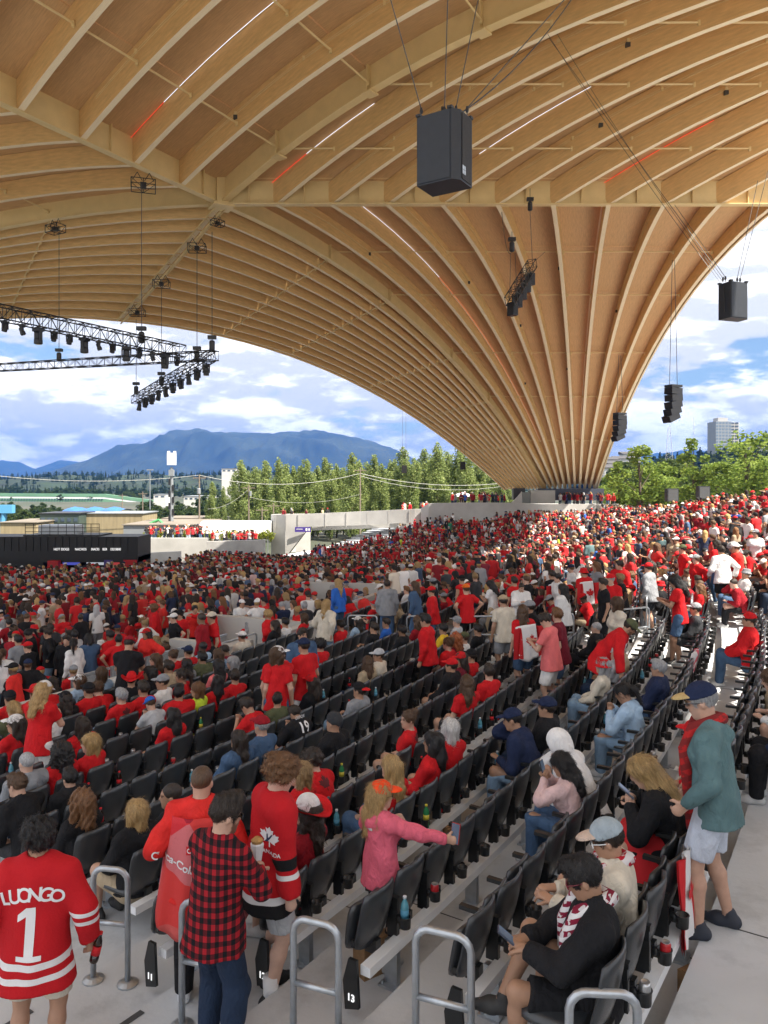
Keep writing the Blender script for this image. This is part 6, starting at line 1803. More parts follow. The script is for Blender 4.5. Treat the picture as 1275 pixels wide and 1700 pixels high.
for n, e in enumerate(T_):
    px, py, pose, fem, hair, hc, top, tc, hat, hatc, sk, b, bc, trn = e
    if (px, py) in YH:
        y = YH[(px, py)]; x = (px - 637.5) / FPX * y; R, a = polar(x, y); k_ = round((R - (row_R(0) - .42)) / ROWP); R = row_R(0) - .42 + ROWP * k_; x, y = ang_pt(R, a); z = floor_z(R, y)
    else: x, y, z = stand_at(px, py)
    o, d = mid_person(pose, bool(fem), lod(y), (x, y, z), face_c(x, y) + math.radians(trn), top, tc, b, bc, sk, hair, hc, hat, hatc or ('red',), shoe=random.choice([(.6, .6, .6), (.03, .03, .03)]), scale=random.uniform(.97, 1.02), seed=n % 3 + 1)
    STANDP[(px, py)] = (o, d)
    put_label(o, describe('standing', top, tc, hair, hc, hat, hatc) + f' and {cw(bc)} {BOTNAME[b]}', ''); TAKEN.append((x, y))
    R, a = polar(x, y)
    for k in range(-1, 2):
        rr = round((R + .42 - 74.0) / ROWP + 15)
        OCCk = (rr, int((a - a_near(rr)) / math.degrees(SEATW / row_R(rr))) + k)
# ------------------------------------------------------------------ the people nearest the camera, one by one
def node_mat(name, fn, rough=.88, bump=.25, bscale=60):
    m = bpy.data.materials.new(name); m.use_nodes = True; nt = m.node_tree; N, L = nt.nodes, nt.links
    b = N['Principled BSDF']; b.inputs['Roughness'].default_value = rough; b.inputs['Specular IOR Level'].default_value = .25
    tc = N.new('ShaderNodeTexCoord'); sp = N.new('ShaderNodeSeparateXYZ'); L.new(tc.outputs['Object'], sp.inputs[0])
    def mth(op, a, b_=None, c=None):
        n = N.new('ShaderNodeMath'); n.operation = op
        for i, v in enumerate((a, b_, c)):
            if v is None: continue
            if isinstance(v, (int, float)): n.inputs[i].default_value = v
            else: L.new(v, n.inputs[i])
        return n.outputs[0]
    def mix(f, a, c):
        n = N.new('ShaderNodeMix'); n.data_type = 'RGBA'
        L.new(f, n.inputs['Factor'])
        for s, v in (('A', a), ('B', c)):
            if isinstance(v, tuple): n.inputs[s].default_value = (*v, 1)
            else: L.new(v, n.inputs[s])
        return n.outputs['Result']
    def noise(scale, vec=None):
        n = N.new('ShaderNodeTexNoise'); n.inputs['Scale'].default_value = scale; L.new(vec or tc.outputs['Object'], n.inputs['Vector']); return n
    col = fn(sp.outputs, mth, mix, noise, N, L, tc)
    L.new(col, b.inputs['Base Color'])
    n2 = noise(bscale); bp_ = N.new('ShaderNodeBump'); bp_.inputs['Strength'].default_value = bump; bp_.inputs['Distance'].default_value = .02
    L.new(n2.outputs['Fac'], bp_.inputs['Height']); L.new(bp_.outputs[0], b.inputs['Normal'])
    return m
def band(mth, z, lo, hi): return mth('MULTIPLY', mth('GREATER_THAN', z, lo), mth('LESS_THAN', z, hi))
RED, WHT, BLK = (.52, .012, .018), (.74, .73, .73), (.012, .012, .013)
def hockey(bands, arm, xs=.235, base=RED):
    def fn(xyz, mth, mix, noise, N, L, tc):
        ax = mth('ABSOLUTE', xyz[0]); isarm = mth('GREATER_THAN', ax, xs); isb = mth('MAXIMUM', mth('SUBTRACT', 1.0, isarm), mth('LESS_THAN', xyz[2], .86))
        wob = mth('MULTIPLY', mth('SUBTRACT', noise(5).outputs['Fac'], .5), .02); z = mth('ADD', xyz[2], wob)
        col = mix(mth('MULTIPLY', noise(9).outputs['Fac'], .35), base, tuple(c * .7 for c in base))
        for lo, hi, c in bands: col = mix(mth('MULTIPLY', isb, band(mth, z, lo, hi)), col, c)
        for lo, hi, c in arm: col = mix(mth('MULTIPLY', isarm, band(mth, z, lo, hi)), col, c)
        return col
    return fn
JER1 = node_mat('red jersey with paired white bands', hockey([(.775, .815, WHT), (.86, .905, WHT)], [(1.08, 1.11, WHT), (1.145, 1.175, WHT)]))
JER2 = node_mat('red jersey with black and white bands', hockey([(.70, .79, BLK), (.79, .84, WHT)], [(.995, 1.03, WHT), (1.06, 1.14, BLK)]))
def plaid(xyz, mth, mix, noise, N, L, tc):
    u = mth('ADD', xyz[0], mth('MULTIPLY', xyz[1], .8)); w = mth('ADD', xyz[2], mth('MULTIPLY', mth('SUBTRACT', noise(6).outputs['Fac'], .5), .02))
    a = mth('GREATER_THAN', mth('SINE', mth('MULTIPLY', u, 96.0)), 0.0); b = mth('GREATER_THAN', mth('SINE', mth('MULTIPLY', w, 96.0)), 0.0)
    s = mth('MULTIPLY', mth('ADD', a, b), .5)
    r = N.new('ShaderNodeValToRGB'); r.color_ramp.interpolation = 'CONSTANT'; e = r.color_ramp.elements
    e[0].position = 0; e[0].color = (.006, .006, .008, 1); e[1].position = .75; e[1].color = (.34, .012, .02, 1); m = e.new(.25); m.color = (.085, .008, .012, 1)
    L.new(s, r.inputs[0]); return r.outputs[0]
PLAID = node_mat('red and black checked flannel', plaid)
def cape(xyz, mth, mix, noise, N, L, tc):
    v = N.new('ShaderNodeTexVoronoi'); v.inputs['Scale'].default_value = 3.2; L.new(tc.outputs['Object'], v.inputs['Vector'])
    r = N.new('ShaderNodeValToRGB'); r.color_ramp.interpolation = 'CONSTANT'; e = r.color_ramp.elements
    e[0].position = 0; e[0].color = (.62, .03, .04, 1); e[1].position = .7; e[1].color = (.62, .16, .17, 1)
    for p, c in ((.25, (.36, .012, .03)), (.42, (.66, .05, .045)), (.55, (.60, .10, .09))): q = e.new(p); q.color = (*c, 1)
    sx = N.new('ShaderNodeSeparateColor'); L.new(v.outputs['Color'], sx.inputs[0]); L.new(sx.outputs[0], r.inputs[0]); return r.outputs[0]
CAPE = node_mat('patchwork red cape cloth', cape, .7)
def scarfm(c1, c2, f):
    def fn(xyz, mth, mix, noise, N, L, tc):
        u = mth('ADD', mth('MULTIPLY', xyz[2], f), mth('MULTIPLY', xyz[1], f * .55)); s = mth('GREATER_THAN', mth('SINE', u), .1)
        n = mth('GREATER_THAN', noise(26).outputs['Fac'], .56); return mix(mth('MAXIMUM', mth('MULTIPLY', s, 1.0), mth('MULTIPLY', n, .8)), c1, c2)
    return fn
SCARF1 = node_mat('maroon and white striped knit', scarfm((.20, .012, .035), (.68, .66, .66), 120)); SCARF2 = node_mat('red and white knit', scarfm((.42, .012, .03), (.66, .62, .62), 60)); SCARF3 = node_mat('red patterned knit', scarfm((.45, .02, .02), (.20, .02, .02), 70))
FLAGR = M('flag red cloth', (.56, .012, .018), .8, var=.06, vscale=8); FLAGW = M('flag white cloth', (.75, .74, .74), .8, var=.04, vscale=8)
HALF = [(0, 1), (.16, .70), (.35, .80), (.27, .32), (.50, .56), (.57, .42), (.86, .47), (.76, .20), (.90, .11), (.47, -.26), (.53, -.42), (.05, -.35), (.06, -.80)]
LEAF = HALF + [(-x, y) for x, y in reversed(HALF[1:])]
def poly_mesh2d(poly, s, maxe=.03):
    bm = bmesh.new(); vs = [bm.verts.new((x * s, y * s, 0)) for x, y in poly]; bm.faces.new(vs); bmesh.ops.triangulate(bm, faces=bm.faces[:])
    return refine(bm, maxe)
def refine(bm, maxe):
    for _ in range(5):
        le = [e for e in bm.edges if e.calc_length() > maxe]
        if not le: break
        bmesh.ops.subdivide_edges(bm, edges=le, cuts=1); bmesh.ops.triangulate(bm, faces=[f for f in bm.faces if len(f.verts) > 3])
    me = bpy.data.meshes.new('emblem'); bm.to_mesh(me); bm.free(); return me
def text_flat(s, size, maxe=.03):
    me = text_mesh(s, size, WHITEP, 0.0, bold=.022); bm = bmesh.new(); bm.from_mesh(me); bmesh.ops.remove_doubles(bm, verts=bm.verts[:], dist=1e-5); bmesh.ops.triangulate(bm, faces=bm.faces[:]); return refine(bm, maxe)
def bvh_of(o): return BVHTree.FromPolygons([v.co[:] for v in o.data.vertices], [p.vertices[:] for p in o.data.polygons])
def decal(me, target, origin, u, v, mat, name, off=.004, root=None):
    """wrap a flat mesh onto the cloth: u, v are its axes in the person's frame"""
    u = Vector(u).normalized(); v = Vector(v).normalized(); n = u.cross(v).normalized(); O = Vector(origin); bt_ = bvh_of(target); ok = True
    co = []
    for q in me.vertices:
        p = O + u * q.co.x + v * q.co.y; h = bt_.ray_cast(p + n * .25, -n)
        co.append(h[0] + n * off if h[0] is not None else None)
    good = [c for c in co if c is not None]
    if not good: return None
    for i, c in enumerate(co): me.vertices[i].co = c if c is not None else (O + u * me.vertices[i].co.x + v * me.vertices[i].co.y + n * ((sum(((g - O).dot(n)) for g in good)) / len(good)))
    me.materials.clear(); me.materials.append(mat)
    return link(name, me, target)
def tubeobj(root, pts, r, name, mat, color=None, sq=None):
    m = MB(); m.tube(pts, r, 8); return m.build(name, mat, root, sm=True, color=color)
def strap_scarf(root, J, mat, r=.034, tail=.45, side=1, name='scarf', lift=0.0):
    """scarf round the neck with hanging ends"""
    nk = Vector(J['neck']); Rc = J['Rc']; A = lambda x, y, z: nk + Vector(Rc @ V3(x, y, z + lift))
    pts = [A(.10, .17, -.30), A(.10, .165, -.14), A(.095, .10, .0), A(.06, -.04, .045), A(0, -.085, .05), A(-.06, -.04, .045), A(-.095, .10, .0), A(-.09, .17, -.14), A(-.08, .18, -.14 - tail * .6)]
    m = MB(); m.tube(pts, [r * .9, r, r, r * .95, r, r * .95, r, r, r * .9], 10)
    return m.build(name, mat, root, sm=True)
def glasses(root, J, mat, white=False):
    hm = head_matrix(J); m = MB()
    for s in (-1, 1):
        m.box((s * .034, .098, .006), (.048, .008, .034)); m.tube([(s * .058, .094, .012), (s * .080, .05, .012), (s * .083, -.01, .006)], .0035, 5)
    m.box((0, .102, .012), (.022, .006, .006)); o = m.build('glasses', mat, root); o.matrix_local = hm; return o
SHADE = M('sunglass lens', (.01, .01, .012), .1, spec=.9)
def hand_pt(root, J, n, f=.10):
    w = J['wr' + n]; d = nrm(w - J['el' + n]); return root.matrix_basis @ Vector(w + d * f)
def mat_of(root):
    return Matrix.LocRotScale(root.location, root.rotation_euler, root.scale)
def phone(root, J, n, label, color=(.02, .02, .025), tilt=-.5, f=.10, push=(0, .03, .03)):
    w = J['wr' + n]; d = nrm(w - J['el' + n]); p = mat_of(root) @ Vector(w + d * f + V3(*push))
    o = empty('phone', p); o.rotation_euler = (tilt, 0, root.rotation_euler.z); tag(o, label, 'phone')
    MB().box((0, 0, 0), (.074, .010, .152)).build('case', M('phone case', objcol=True, rough=.4), o, color=color); MB().box((0, -.0065, 0), (.068, .002, .144)).build('screen', M('phone screen', (.05, .07, .10), .1, emit=.3), o)
    return o
def at_px(px, Y, r): return ((px - 637.5) / FPX * Y, Y, row_floor(r))
def lab(o, t): LABELS.add(t); tag(o, t, 'person'); TAKEN.append((o.location.x, o.location.y))

# hockey jersey with the number one, drink in hand, back to us
P = dict(fat=1.06, head=(38, -4, 0), handR=(.34, .06, .93), handL=(-.33, .05, .96), footR=(.13, 0, .085), footL=(-.13, 0, .085), elbR=(.7, -.6, -.2))
r, J, to, bo = hero(P, at_px(60, 5.22, 11), math.radians(6), top='jersey', bot='shorts', botc='cream', hair='curly', hairc='black', skin='tan', topmat=JER1, loose=1.15, beard=True, scale=.985, hem=.27, seed=2)
lab(r, 'person in red hockey jersey with name and number one on the back, holding a drink')
for i, ch in enumerate('LUONGO'):
    k = i - 2.5; decal(text_flat(ch, .125), to, (k * .068, -.3, 1.335 - abs(k) ** 1.6 * .008), (1, 0, -.10 * k), (.10 * k, 0, 1), FLAGW, 'name_letter')
for q_ in ([(-.5, -1), (.5, -1), (.5, -.8), (-.5, -.8)], [(-.17, -.8), (.19, -.8), (.19, 1), (-.17, 1)], [(-.5, .48), (-.17, .66), (-.17, 1), (-.5, .74)]):
    decal(poly_mesh2d(q_, .165), to, (.01, -.3, 1.09), (1, 0, 0), (0, 0, 1), FLAGW, 'number_stroke')
w = hand_pt(r, J, 'R', .06)
b = empty('cola_bottle', mat_of(r) @ Vector(J['wrR'] + V3(.02, .03, -.20))); b.rotation_euler = (0, .25, 0); tag(b, 'small cola bottle with red label held low by the hockey jersey', 'bottle')
COLA = M('cola glass', (.02, .008, .005), .08, spec=.8); MB().lathe([(.028, 0), (.031, .01), (.031, .055)], 12).build('base', COLA, b, sm=True); MB().lathe([(.0315, .055), (.0315, .12)], 12).build('label', FLAGR, b, sm=True); MB().lathe([(.031, .12), (.026, .15), (.013, .185), (.013, .20)], 12).build('neck', COLA, b, sm=True); MB().lathe([(.015, .20), (.015, .215)], 10).build('cap', FLAGR, b)
# checked shirt
P = dict(fat=1.02, head=(-30, -10, 0), handR=(.10, .34, 1.16), handL=(-.10, .32, 1.22), elbR=(1, -.3, -.9), elbL=(-1, -.3, -.9), footR=(.13, 0, .085), footL=(-.12, .06, .085), curlR=.8, curlL=.8, lean=5)
r, J, to, bo = hero(P, at_px(355, 5.2, 12), math.radians(-32), top='long', topmat=PLAID, bot='pants', botc='darkdenim', hair='quiff', hairc='dark', skin='fair', beard=True, hem=.17, loose=1.2, seed=4, scale=1.02)
lab(r, 'person in red and black checked shirt and dark jeans eating from a paper wrap'); glasses(r, J, SHADE)
b = empty('paper_wrap', mat_of(r) @ Vector((J['wrR'] + J['wrL']) / 2 + V3(0, .10, .0))); tag(b, 'white paper food wrap held by the checked shirt', 'food'); m = MB(); m.lathe([(.02, -.10), (.035, 0), (.05, .10), (.045, .11)], 8); m.build('paper', M('white card', (.75, .75, .75), .7), b); MB().lathe([(.04, .10), (.045, .13), (.02, .15)], 8).build('filling', M('fried food', (.42, .24, .08), .7, var=.3, vscale=40), b)
bl = link('water_bottle', None) if False else None
# patchwork cape
P = dict(fat=1.06, head=(-8, -6, 0), handR=(.20, .26, 1.10), handL=(-.26, .18, 1.08), footR=(.12, 0, .085), footL=(-.12, 0, .085))
r, J, to, bo = hero(P, at_px(332, 5.85, 12), math.radians(4), top='hoodie', topc='brightred', bot='pants', botc='black', hair='buzz', hairc='brown', skin='fair', hood=True, shoe=(.7, .72, .74), seed=6)
lab(r, 'person wrapped in a patchwork red cape over a bright red hood')
def back_sheet(root, z1, z0, w1, w0, yb, mat, name, fold=.02, n=22, mrow=16, wrap=.20, thick=.012):
    v = []; f = []
    for s_ in (0, 1):
        for j in range(mrow + 1):
            t = j / mrow; z = z1 + (z0 - z1) * t; w = w1 + (w0 - w1) * t
            for i in range(n + 1):
                a = -1 + 2 * i / n; fo = fold * (.3 + t) * math.sin(a * 13 + t * 1.5)
                y = yb - .05 * t + wrap * abs(a) ** 2.2 - s_ * thick + fo
                v.append((w * math.sin(a * 1.35) / math.sin(1.35), y, z - .06 * abs(a) ** 3 * (1 - t) + .03 * math.sin(a * 5) * t))
    o = (n + 1) * (mrow + 1)
    for j in range(mrow):
        for i in range(n):
            q = j * (n + 1) + i; f.append((q, q + 1, q + n + 2, q + n + 1)); f.append((o + q, o + q + n + 1, o + q + n + 2, o + q + 1))
    rim = [i for i in range(n + 1)] + [(j + 1) * (n + 1) + n for j in range(mrow)] + [mrow * (n + 1) + i for i in reversed(range(n))] + [j * (n + 1) for j in reversed(range(1, mrow))]
    for i in range(len(rim)): a, b = rim[i], rim[(i + 1) % len(rim)]; f.append((b, a, o + a, o + b))
    return link(name, mesh(name, v, f, mat, True), root)
c_ = back_sheet(r, 1.44, .60, .25, .36, -.155, CAPE, 'cape', .022, wrap=.30)
m_ = poly_mesh2d([(-1, -.28), (1, -.28), (1, .28), (-1, .28)], .11); decal(m_, c_, (.04, -.4, 1.22), (1, 0, 0), (0, 0, 1), FLAGR, 'emblem_patch')
bm = bmesh.new(); bmesh.ops.create_circle(bm, cap_ends=True, segments=28, radius=.13); bmesh.ops.triangulate(bm, faces=bm.faces[:]); decal(refine(bm, .03), c_, (.10, -.4, 1.0), (1, 0, 0), (0, 0, 1), FLAGW, 'emblem_ring')
bm = bmesh.new(); bmesh.ops.create_circle(bm, cap_ends=True, segments=28, radius=.115); bmesh.ops.triangulate(bm, faces=bm.faces[:]); decal(refine(bm, .03), c_, (.10, -.4, 1.0), (1, 0, 0), (0, 0, 1), FLAGR, 'emblem_disc', .008)
me = text_flat('Coca-Cola', .048); decal(me, c_, (.04, -.4, 1.22), (1, 0, 0), (0, 0, 1), FLAGW, 'lettering', .009)
me = text_flat('Coca-Cola', .08); decal(me, c_, (-.17, -.4, 1.12), (1, 0, -.3), (.3, 0, 1), FLAGW, 'lettering', .006)
# teenager in hockey jersey
P = dict(fat=.98, head=(-22, -16, 0), handR=(.27, .06, .86), handL=(-.26, .08, .88), footR=(.10, -.02, .085), footL=(-.13, .06, .085))
r, J, to, bo = hero(P, at_px(446, 5.85, 12), math.radians(-62), top='jersey', topmat=JER2, bot='shorts', botc='lightgrey', hair='curly', hairc='chestnut', skin='pale', hem=.25, loose=1.1, shoe=(.015, .015, .017), scale=1.05, seed=8)
lab(r, 'curly-haired teenager in red hockey jersey with black and white bands and grey shorts')
for n in 'LR':
    a = Vector(J['an' + n]); MB().lathe([(.052, -.03), (.056, .06), (.058, .14)], 12, a).build('sock', FLAGW, r, sm=True)
    t = Vector(J['toe' + n]); m = MB(); m.tube([a - t * .06 + Vector((0, 0, -.077)), a + t * .16 + Vector((0, 0, -.077))], .034, 8); so_ = m.build('sole', FLAGW, r)
decal(poly_mesh2d(LEAF, .075), to, (.3, -.10, 1.26), (.35, 1, 0), (0, 0, 1), FLAGW, 'leaf_emblem'); decal(text_flat('CANADA', .035), to, (.3, -.10, 1.165), (.35, 1, 0), (0, 0, 1), FLAGW, 'lettering')
me = poly_mesh2d([(-.3, -.6), (.1, -.1), (.4, .5), (.25, .55), (0, .1), (-.2, -.1), (-.25, .45), (-.4, .4), (-.42, -.3), (-.7, -.6)], .05); decal(me, to, (.3, -.10, 1.26), (.35, 1, 0), (0, 0, 1), M('navy print', (.02, .03, .08), .8), 'player_mark', .008)
# pink zip top with phone
P = dict(fat=.95, shw=.9, head=(-30, -4, 0), twist=-14, handR=(.60, .36, 1.22), elbR=(.4, -.3, -1), handL=(-.10, .28, 1.28), elbL=(-1, -.1, -.6), footR=(.1, 0, .085), footL=(-.1, 0, .085), lean=-4, curlR=.7, palmR=(-1, .2, 0))
r, J, to, bo = hero(P, at_px(632, 6.0, 13), math.radians(-38), fem=True, top='hoodie', topc='pink', bot='leggings', botc='black', hair='long', hairc='blond', hat='cap', hatc=((.80, .07, .015), (.80, .07, .015)), skin='fair', hood=True, scale=.83, loose=.7, seed=10)
lab(r, 'person in pink hooded top and orange-red cap holding a phone out at arm length'); glasses(r, J, SHADE)
phone(r, J, 'R', 'red-cased phone held out by the pink hooded top', (.35, .03, .03), -.2, .09, (0, .02, .06))
decal(poly_mesh2d([(-.4, -.4), (.4, -.4), (.4, .4), (-.4, .4)], .04), to, (.0, -.3, 1.35), (1, 0, 0), (0, 0, 1), FLAGW, 'emblem_patch')
# teal hooded top standing behind row fifteen
P = dict(fat=1.0, head=(6, -14, 0), handR=(.24, .16, .98), handL=(-.24, .17, .96), footR=(.13, -.08, .085), footL=(-.13, .10, .085), elbR=(.9, -.7, 0))
x_, y_, z_ = at_px(1187, 5.40, 16)
r, J, to, bo = hero(P, (x_, y_, z_), face_c(x_, y_) + math.radians(6), top='hoodie', topc='teal', bot='shorts', botc=(.52, .56, .64), hair='fringe', hairc='grey', hat='cap', hatc=('navy', (.50, .36, .16)), skin='fair', hood=True, shoe=(.025, .03, .045), beard='grey', seed=12, loose=.75)
lab(r, 'person in teal hooded top and pale shorts standing with red scarf and navy cap'); glasses(r, J, SHADE); strap_scarf(r, J, SCARF3, .045, .95)
decal(text_flat('CANADA', .07), r.children[-1], (-.09, .5, 1.30), (0, 0, 1), (-1, 0, 0), FLAGW, 'lettering') if False else None
# pair with scarves in the end seats of row fifteen
def seat_hero(r_, i, P, top, label, turn=0, dz=0, dR=-.14, at=None, **k):
    OCC[(r_, i)] = 1; x, y, z = seat_xyz(r_, i, dR)
    if at: x, y = at
    h, J, to, bo = hero(P, (x, y, z + dz), face_c(x, y) + math.radians(turn), top=top, **k); lab(h, label); return h, J, to, bo
P = dict(seated=True, lean=-11, bend=12, head=(-4, -30, 0), handR=(.06, .36, .70), handL=(-.06, .36, .70), elbR=(.9, -.2, -.7), elbL=(-.9, -.2, -.7), footR=(.10, .50, .30), kneeR=(.3, 1, .8), footL=(-.08, .44, .085), fat=1.0, curlR=.9, curlL=.8)
i15 = seat_for(985, 1470)[1] if False else 1
r, J, to, bo = seat_hero(15, 0, P, 'jacket', 'person in black jacket with maroon scarf bent over a phone in the end seat', turn=26, at=(1.19, 4.42), scale=1.0, topc='black', bot='shorts', botc='black', hair='short', hairc='black', skin='olive', seed=14, shoe=(.03, .03, .03))
strap_scarf(r, J, SCARF1, .048, .5); glasses(r, J, M('red glasses', (.15, .01, .02), .3)); phone(r, J, 'R', 'dark phone in the lap of the end-seat scarf wearer', (.05, .06, .09), -.9)
decal(poly_mesh2d([(-1, -.1), (-.3, .12), (.1, .5), (.7, .9), (.9, .7), (.45, .2), (.9, -.5), (.6, -.6), (.1, -.1), (-.3, -.8), (-.5, -.7), (-.3, -.15)], .075), bo, (.22, .30, .56), (0, 1, 0), (-.3, 0, 1), FLAGW, 'leaping_cat_mark') if False else None
decal(poly_mesh2d([(-1, -.35), (-.35, .0), (-.1, .45), (.5, .8), (.95, .75), (.6, .45), (.35, .1), (.55, -.45), (.3, -.5), (0, -.15), (-.45, -.75), (-.6, -.65), (-.4, -.3)], .085), bo, (.4, .22, .53), (0, 1, .05), (-.2, -.05, 1), FLAGW, 'leaping_mark')
P = dict(seated=True, lean=-11, bend=12, head=(0, -22, 0), handR=(.08, .36, .72), handL=(-.10, .36, .72), footR=(.06, .40, .34), kneeR=(.6, 1, .5), footL=(-.10, .46, .085), fat=1.02)
r, J, to, bo = seat_hero(15, 1, P, 'jacket', 'person in cream top, red scarf and two-tone grey cap in second end seat', turn=22, at=(1.46, 4.93), scale=.98, topc='cream', bot='shorts', botc='olive', hair='fringe', hairc='dark', hat='cap', hatc=((.34, .40, .44), (.55, .42, .34)), skin='tan', seed=16, shoe=(.05, .04, .04))
strap_scarf(r, J, SCARF2, .046, .55); glasses(r, J, WHITEP)
# long blond hair with a flag over the knees
P = dict(seated=True, lean=12, bend=14, head=(-6, -28, 0), handR=(.08, .36, .80), handL=(-.06, .36, .78), elbR=(.9, -.2, -.6), elbL=(-.9, -.2, -.6), footR=(.10, .62, .13), footL=(-.08, .55, .085), fat=.92, shw=.9, curlR=.8)
i7 = seat_for(1105, 1262)[1]
r, J, to, bo = seat_hero(15, 5, P, 'jacket', 'person with long blond hair, black jacket and a flag over the knees', turn=14, fem=True, topc='black', bot='pants', botc='black', hair='long', hairc='blond', skin='fair', shoe=(.62, .6, .55), seed=18, botloose=1.6)
phone(r, J, 'R', 'phone held by the person with the flag over the knees', (.1, .1, .12), -.9)
v = []; f = []
for j in range(13):
    for i in range(17):
        a = -1 + 2 * i / 16; t = j / 12; y = .02 + .50 * t; v.append((a * .26 + .02 * math.sin(t * 9), y, .64 - .035 * a * a * 4 - .25 * max(0, abs(a) - .62) * 2.2 - (.5 * max(0, t - .8) * 1.8) + .012 * math.sin(a * 11 + t * 5)))
for j in range(12):
    for i in range(16): q = j * 17 + i; f.append((q, q + 1, q + 18, q + 17))
n_ = len(v); v2 = [(x, y, z + .008) for x, y, z in v]; fl = mesh('lap_flag', v + v2, [tuple(reversed(q)) for q in f] + [tuple(i + n_ for i in q) for q in f], FLAGR, True)
fo = link('lap_flag', fl); fo.location = r.location; fo.rotation_euler = r.rotation_euler; tag(fo, 'red flag spread over the knees of the long-haired blond person', 'flag')
m = MB(); 
# cap and red tee in row fifteen
P = dict(seated=True, lean=-2, head=(-30, -6, 0), fat=1.02)
r, J, to, bo = seat_hero(15, 7, P, 'tee', 'person in red t-shirt and red lettered cap, seated behind the blond person', topc='red', bot='pants', botc='charcoal', hair='fringe', hairc='dark', hat='cap', hatc=('red', 'red'), skin='tan', seed=20); glasses(r, J, SHADE)
# white hood up, and the child with the phone in front
P = dict(seated=True, lean=16, bend=14, head=(-6, -20, 0), handR=(.06, .30, .98), handL=(-.10, .36, .74), elbR=(.6, 0, -1))
i_ = min(range(n_seats(14)), key=lambda i: abs(proj(seat_xyz(14, i, -.2))[0] - 962))
r, J, to, bo = seat_hero(14, i_ , P, 'hoodie', 'person with white hood pulled up, hunched in row fourteen', topc='white', bot='pants', botc='black', skin='tan', seed=22, hoodup=True, fingers=False)
P = dict(seated=True, lean=2, bend=12, head=(0, -22, 0), handR=(.05, .32, .92), handL=(-.06, .32, .92), elbR=(.8, -.2, -.7), elbL=(-.8, -.2, -.7), fat=.92, shw=.88)
i_ = max(0, i_ - 1)
r, J, to, bo = seat_hero(14, i_, P, 'long', 'child with black hair and pale pink top holding up a phone', fem=True, topc='palepink', bot='pants', botc='denim', hair='long', hairc='black', skin='olive', seed=24, scale=.84, dz=.10)
phone(r, J, 'R', 'black phone held up by the child in pale pink', (.015, .015, .02), -.3)
# people at the picture edge, row sixteen
for n, (i, tc, bc, hc) in enumerate(((0, 'navy', 'black', 'dark'), (2, 'white', 'white', 'brown'), (5, 'darkred', 'tan', 'black'), (8, 'red', 'denim', 'dark'), (9, 'charcoal', 'lightdenim', 'black'), (13, 'red', 'black', 'dark'))):
    if i >= n_seats(16): continue
    OCC[(16, i)] = 1; x, y, z = seat_xyz(16, i, -.2); o, d = mid_person(['lap', 'forward', 'back', 'turn', 'phone', 'lap'][n], n % 2 == 1, .016, (x, y, z), face_c(x, y), ['jacket', 'long', 'tee', 'tee', 'tee', 'jersey'][n], tc, 'pants' if n != 3 else 'shorts', bc, ['tan', 'fair', 'tan', 'brown', 'olive', 'tan'][n], ['short', 'long', 'short', 'bob', 'short', 'bun'][n], hc)
    put_label(o, f'seated person in {cw(tc)} top at the picture edge', f'{ordn(n + 1)} in row sixteen'); TAKEN.append((x, y))
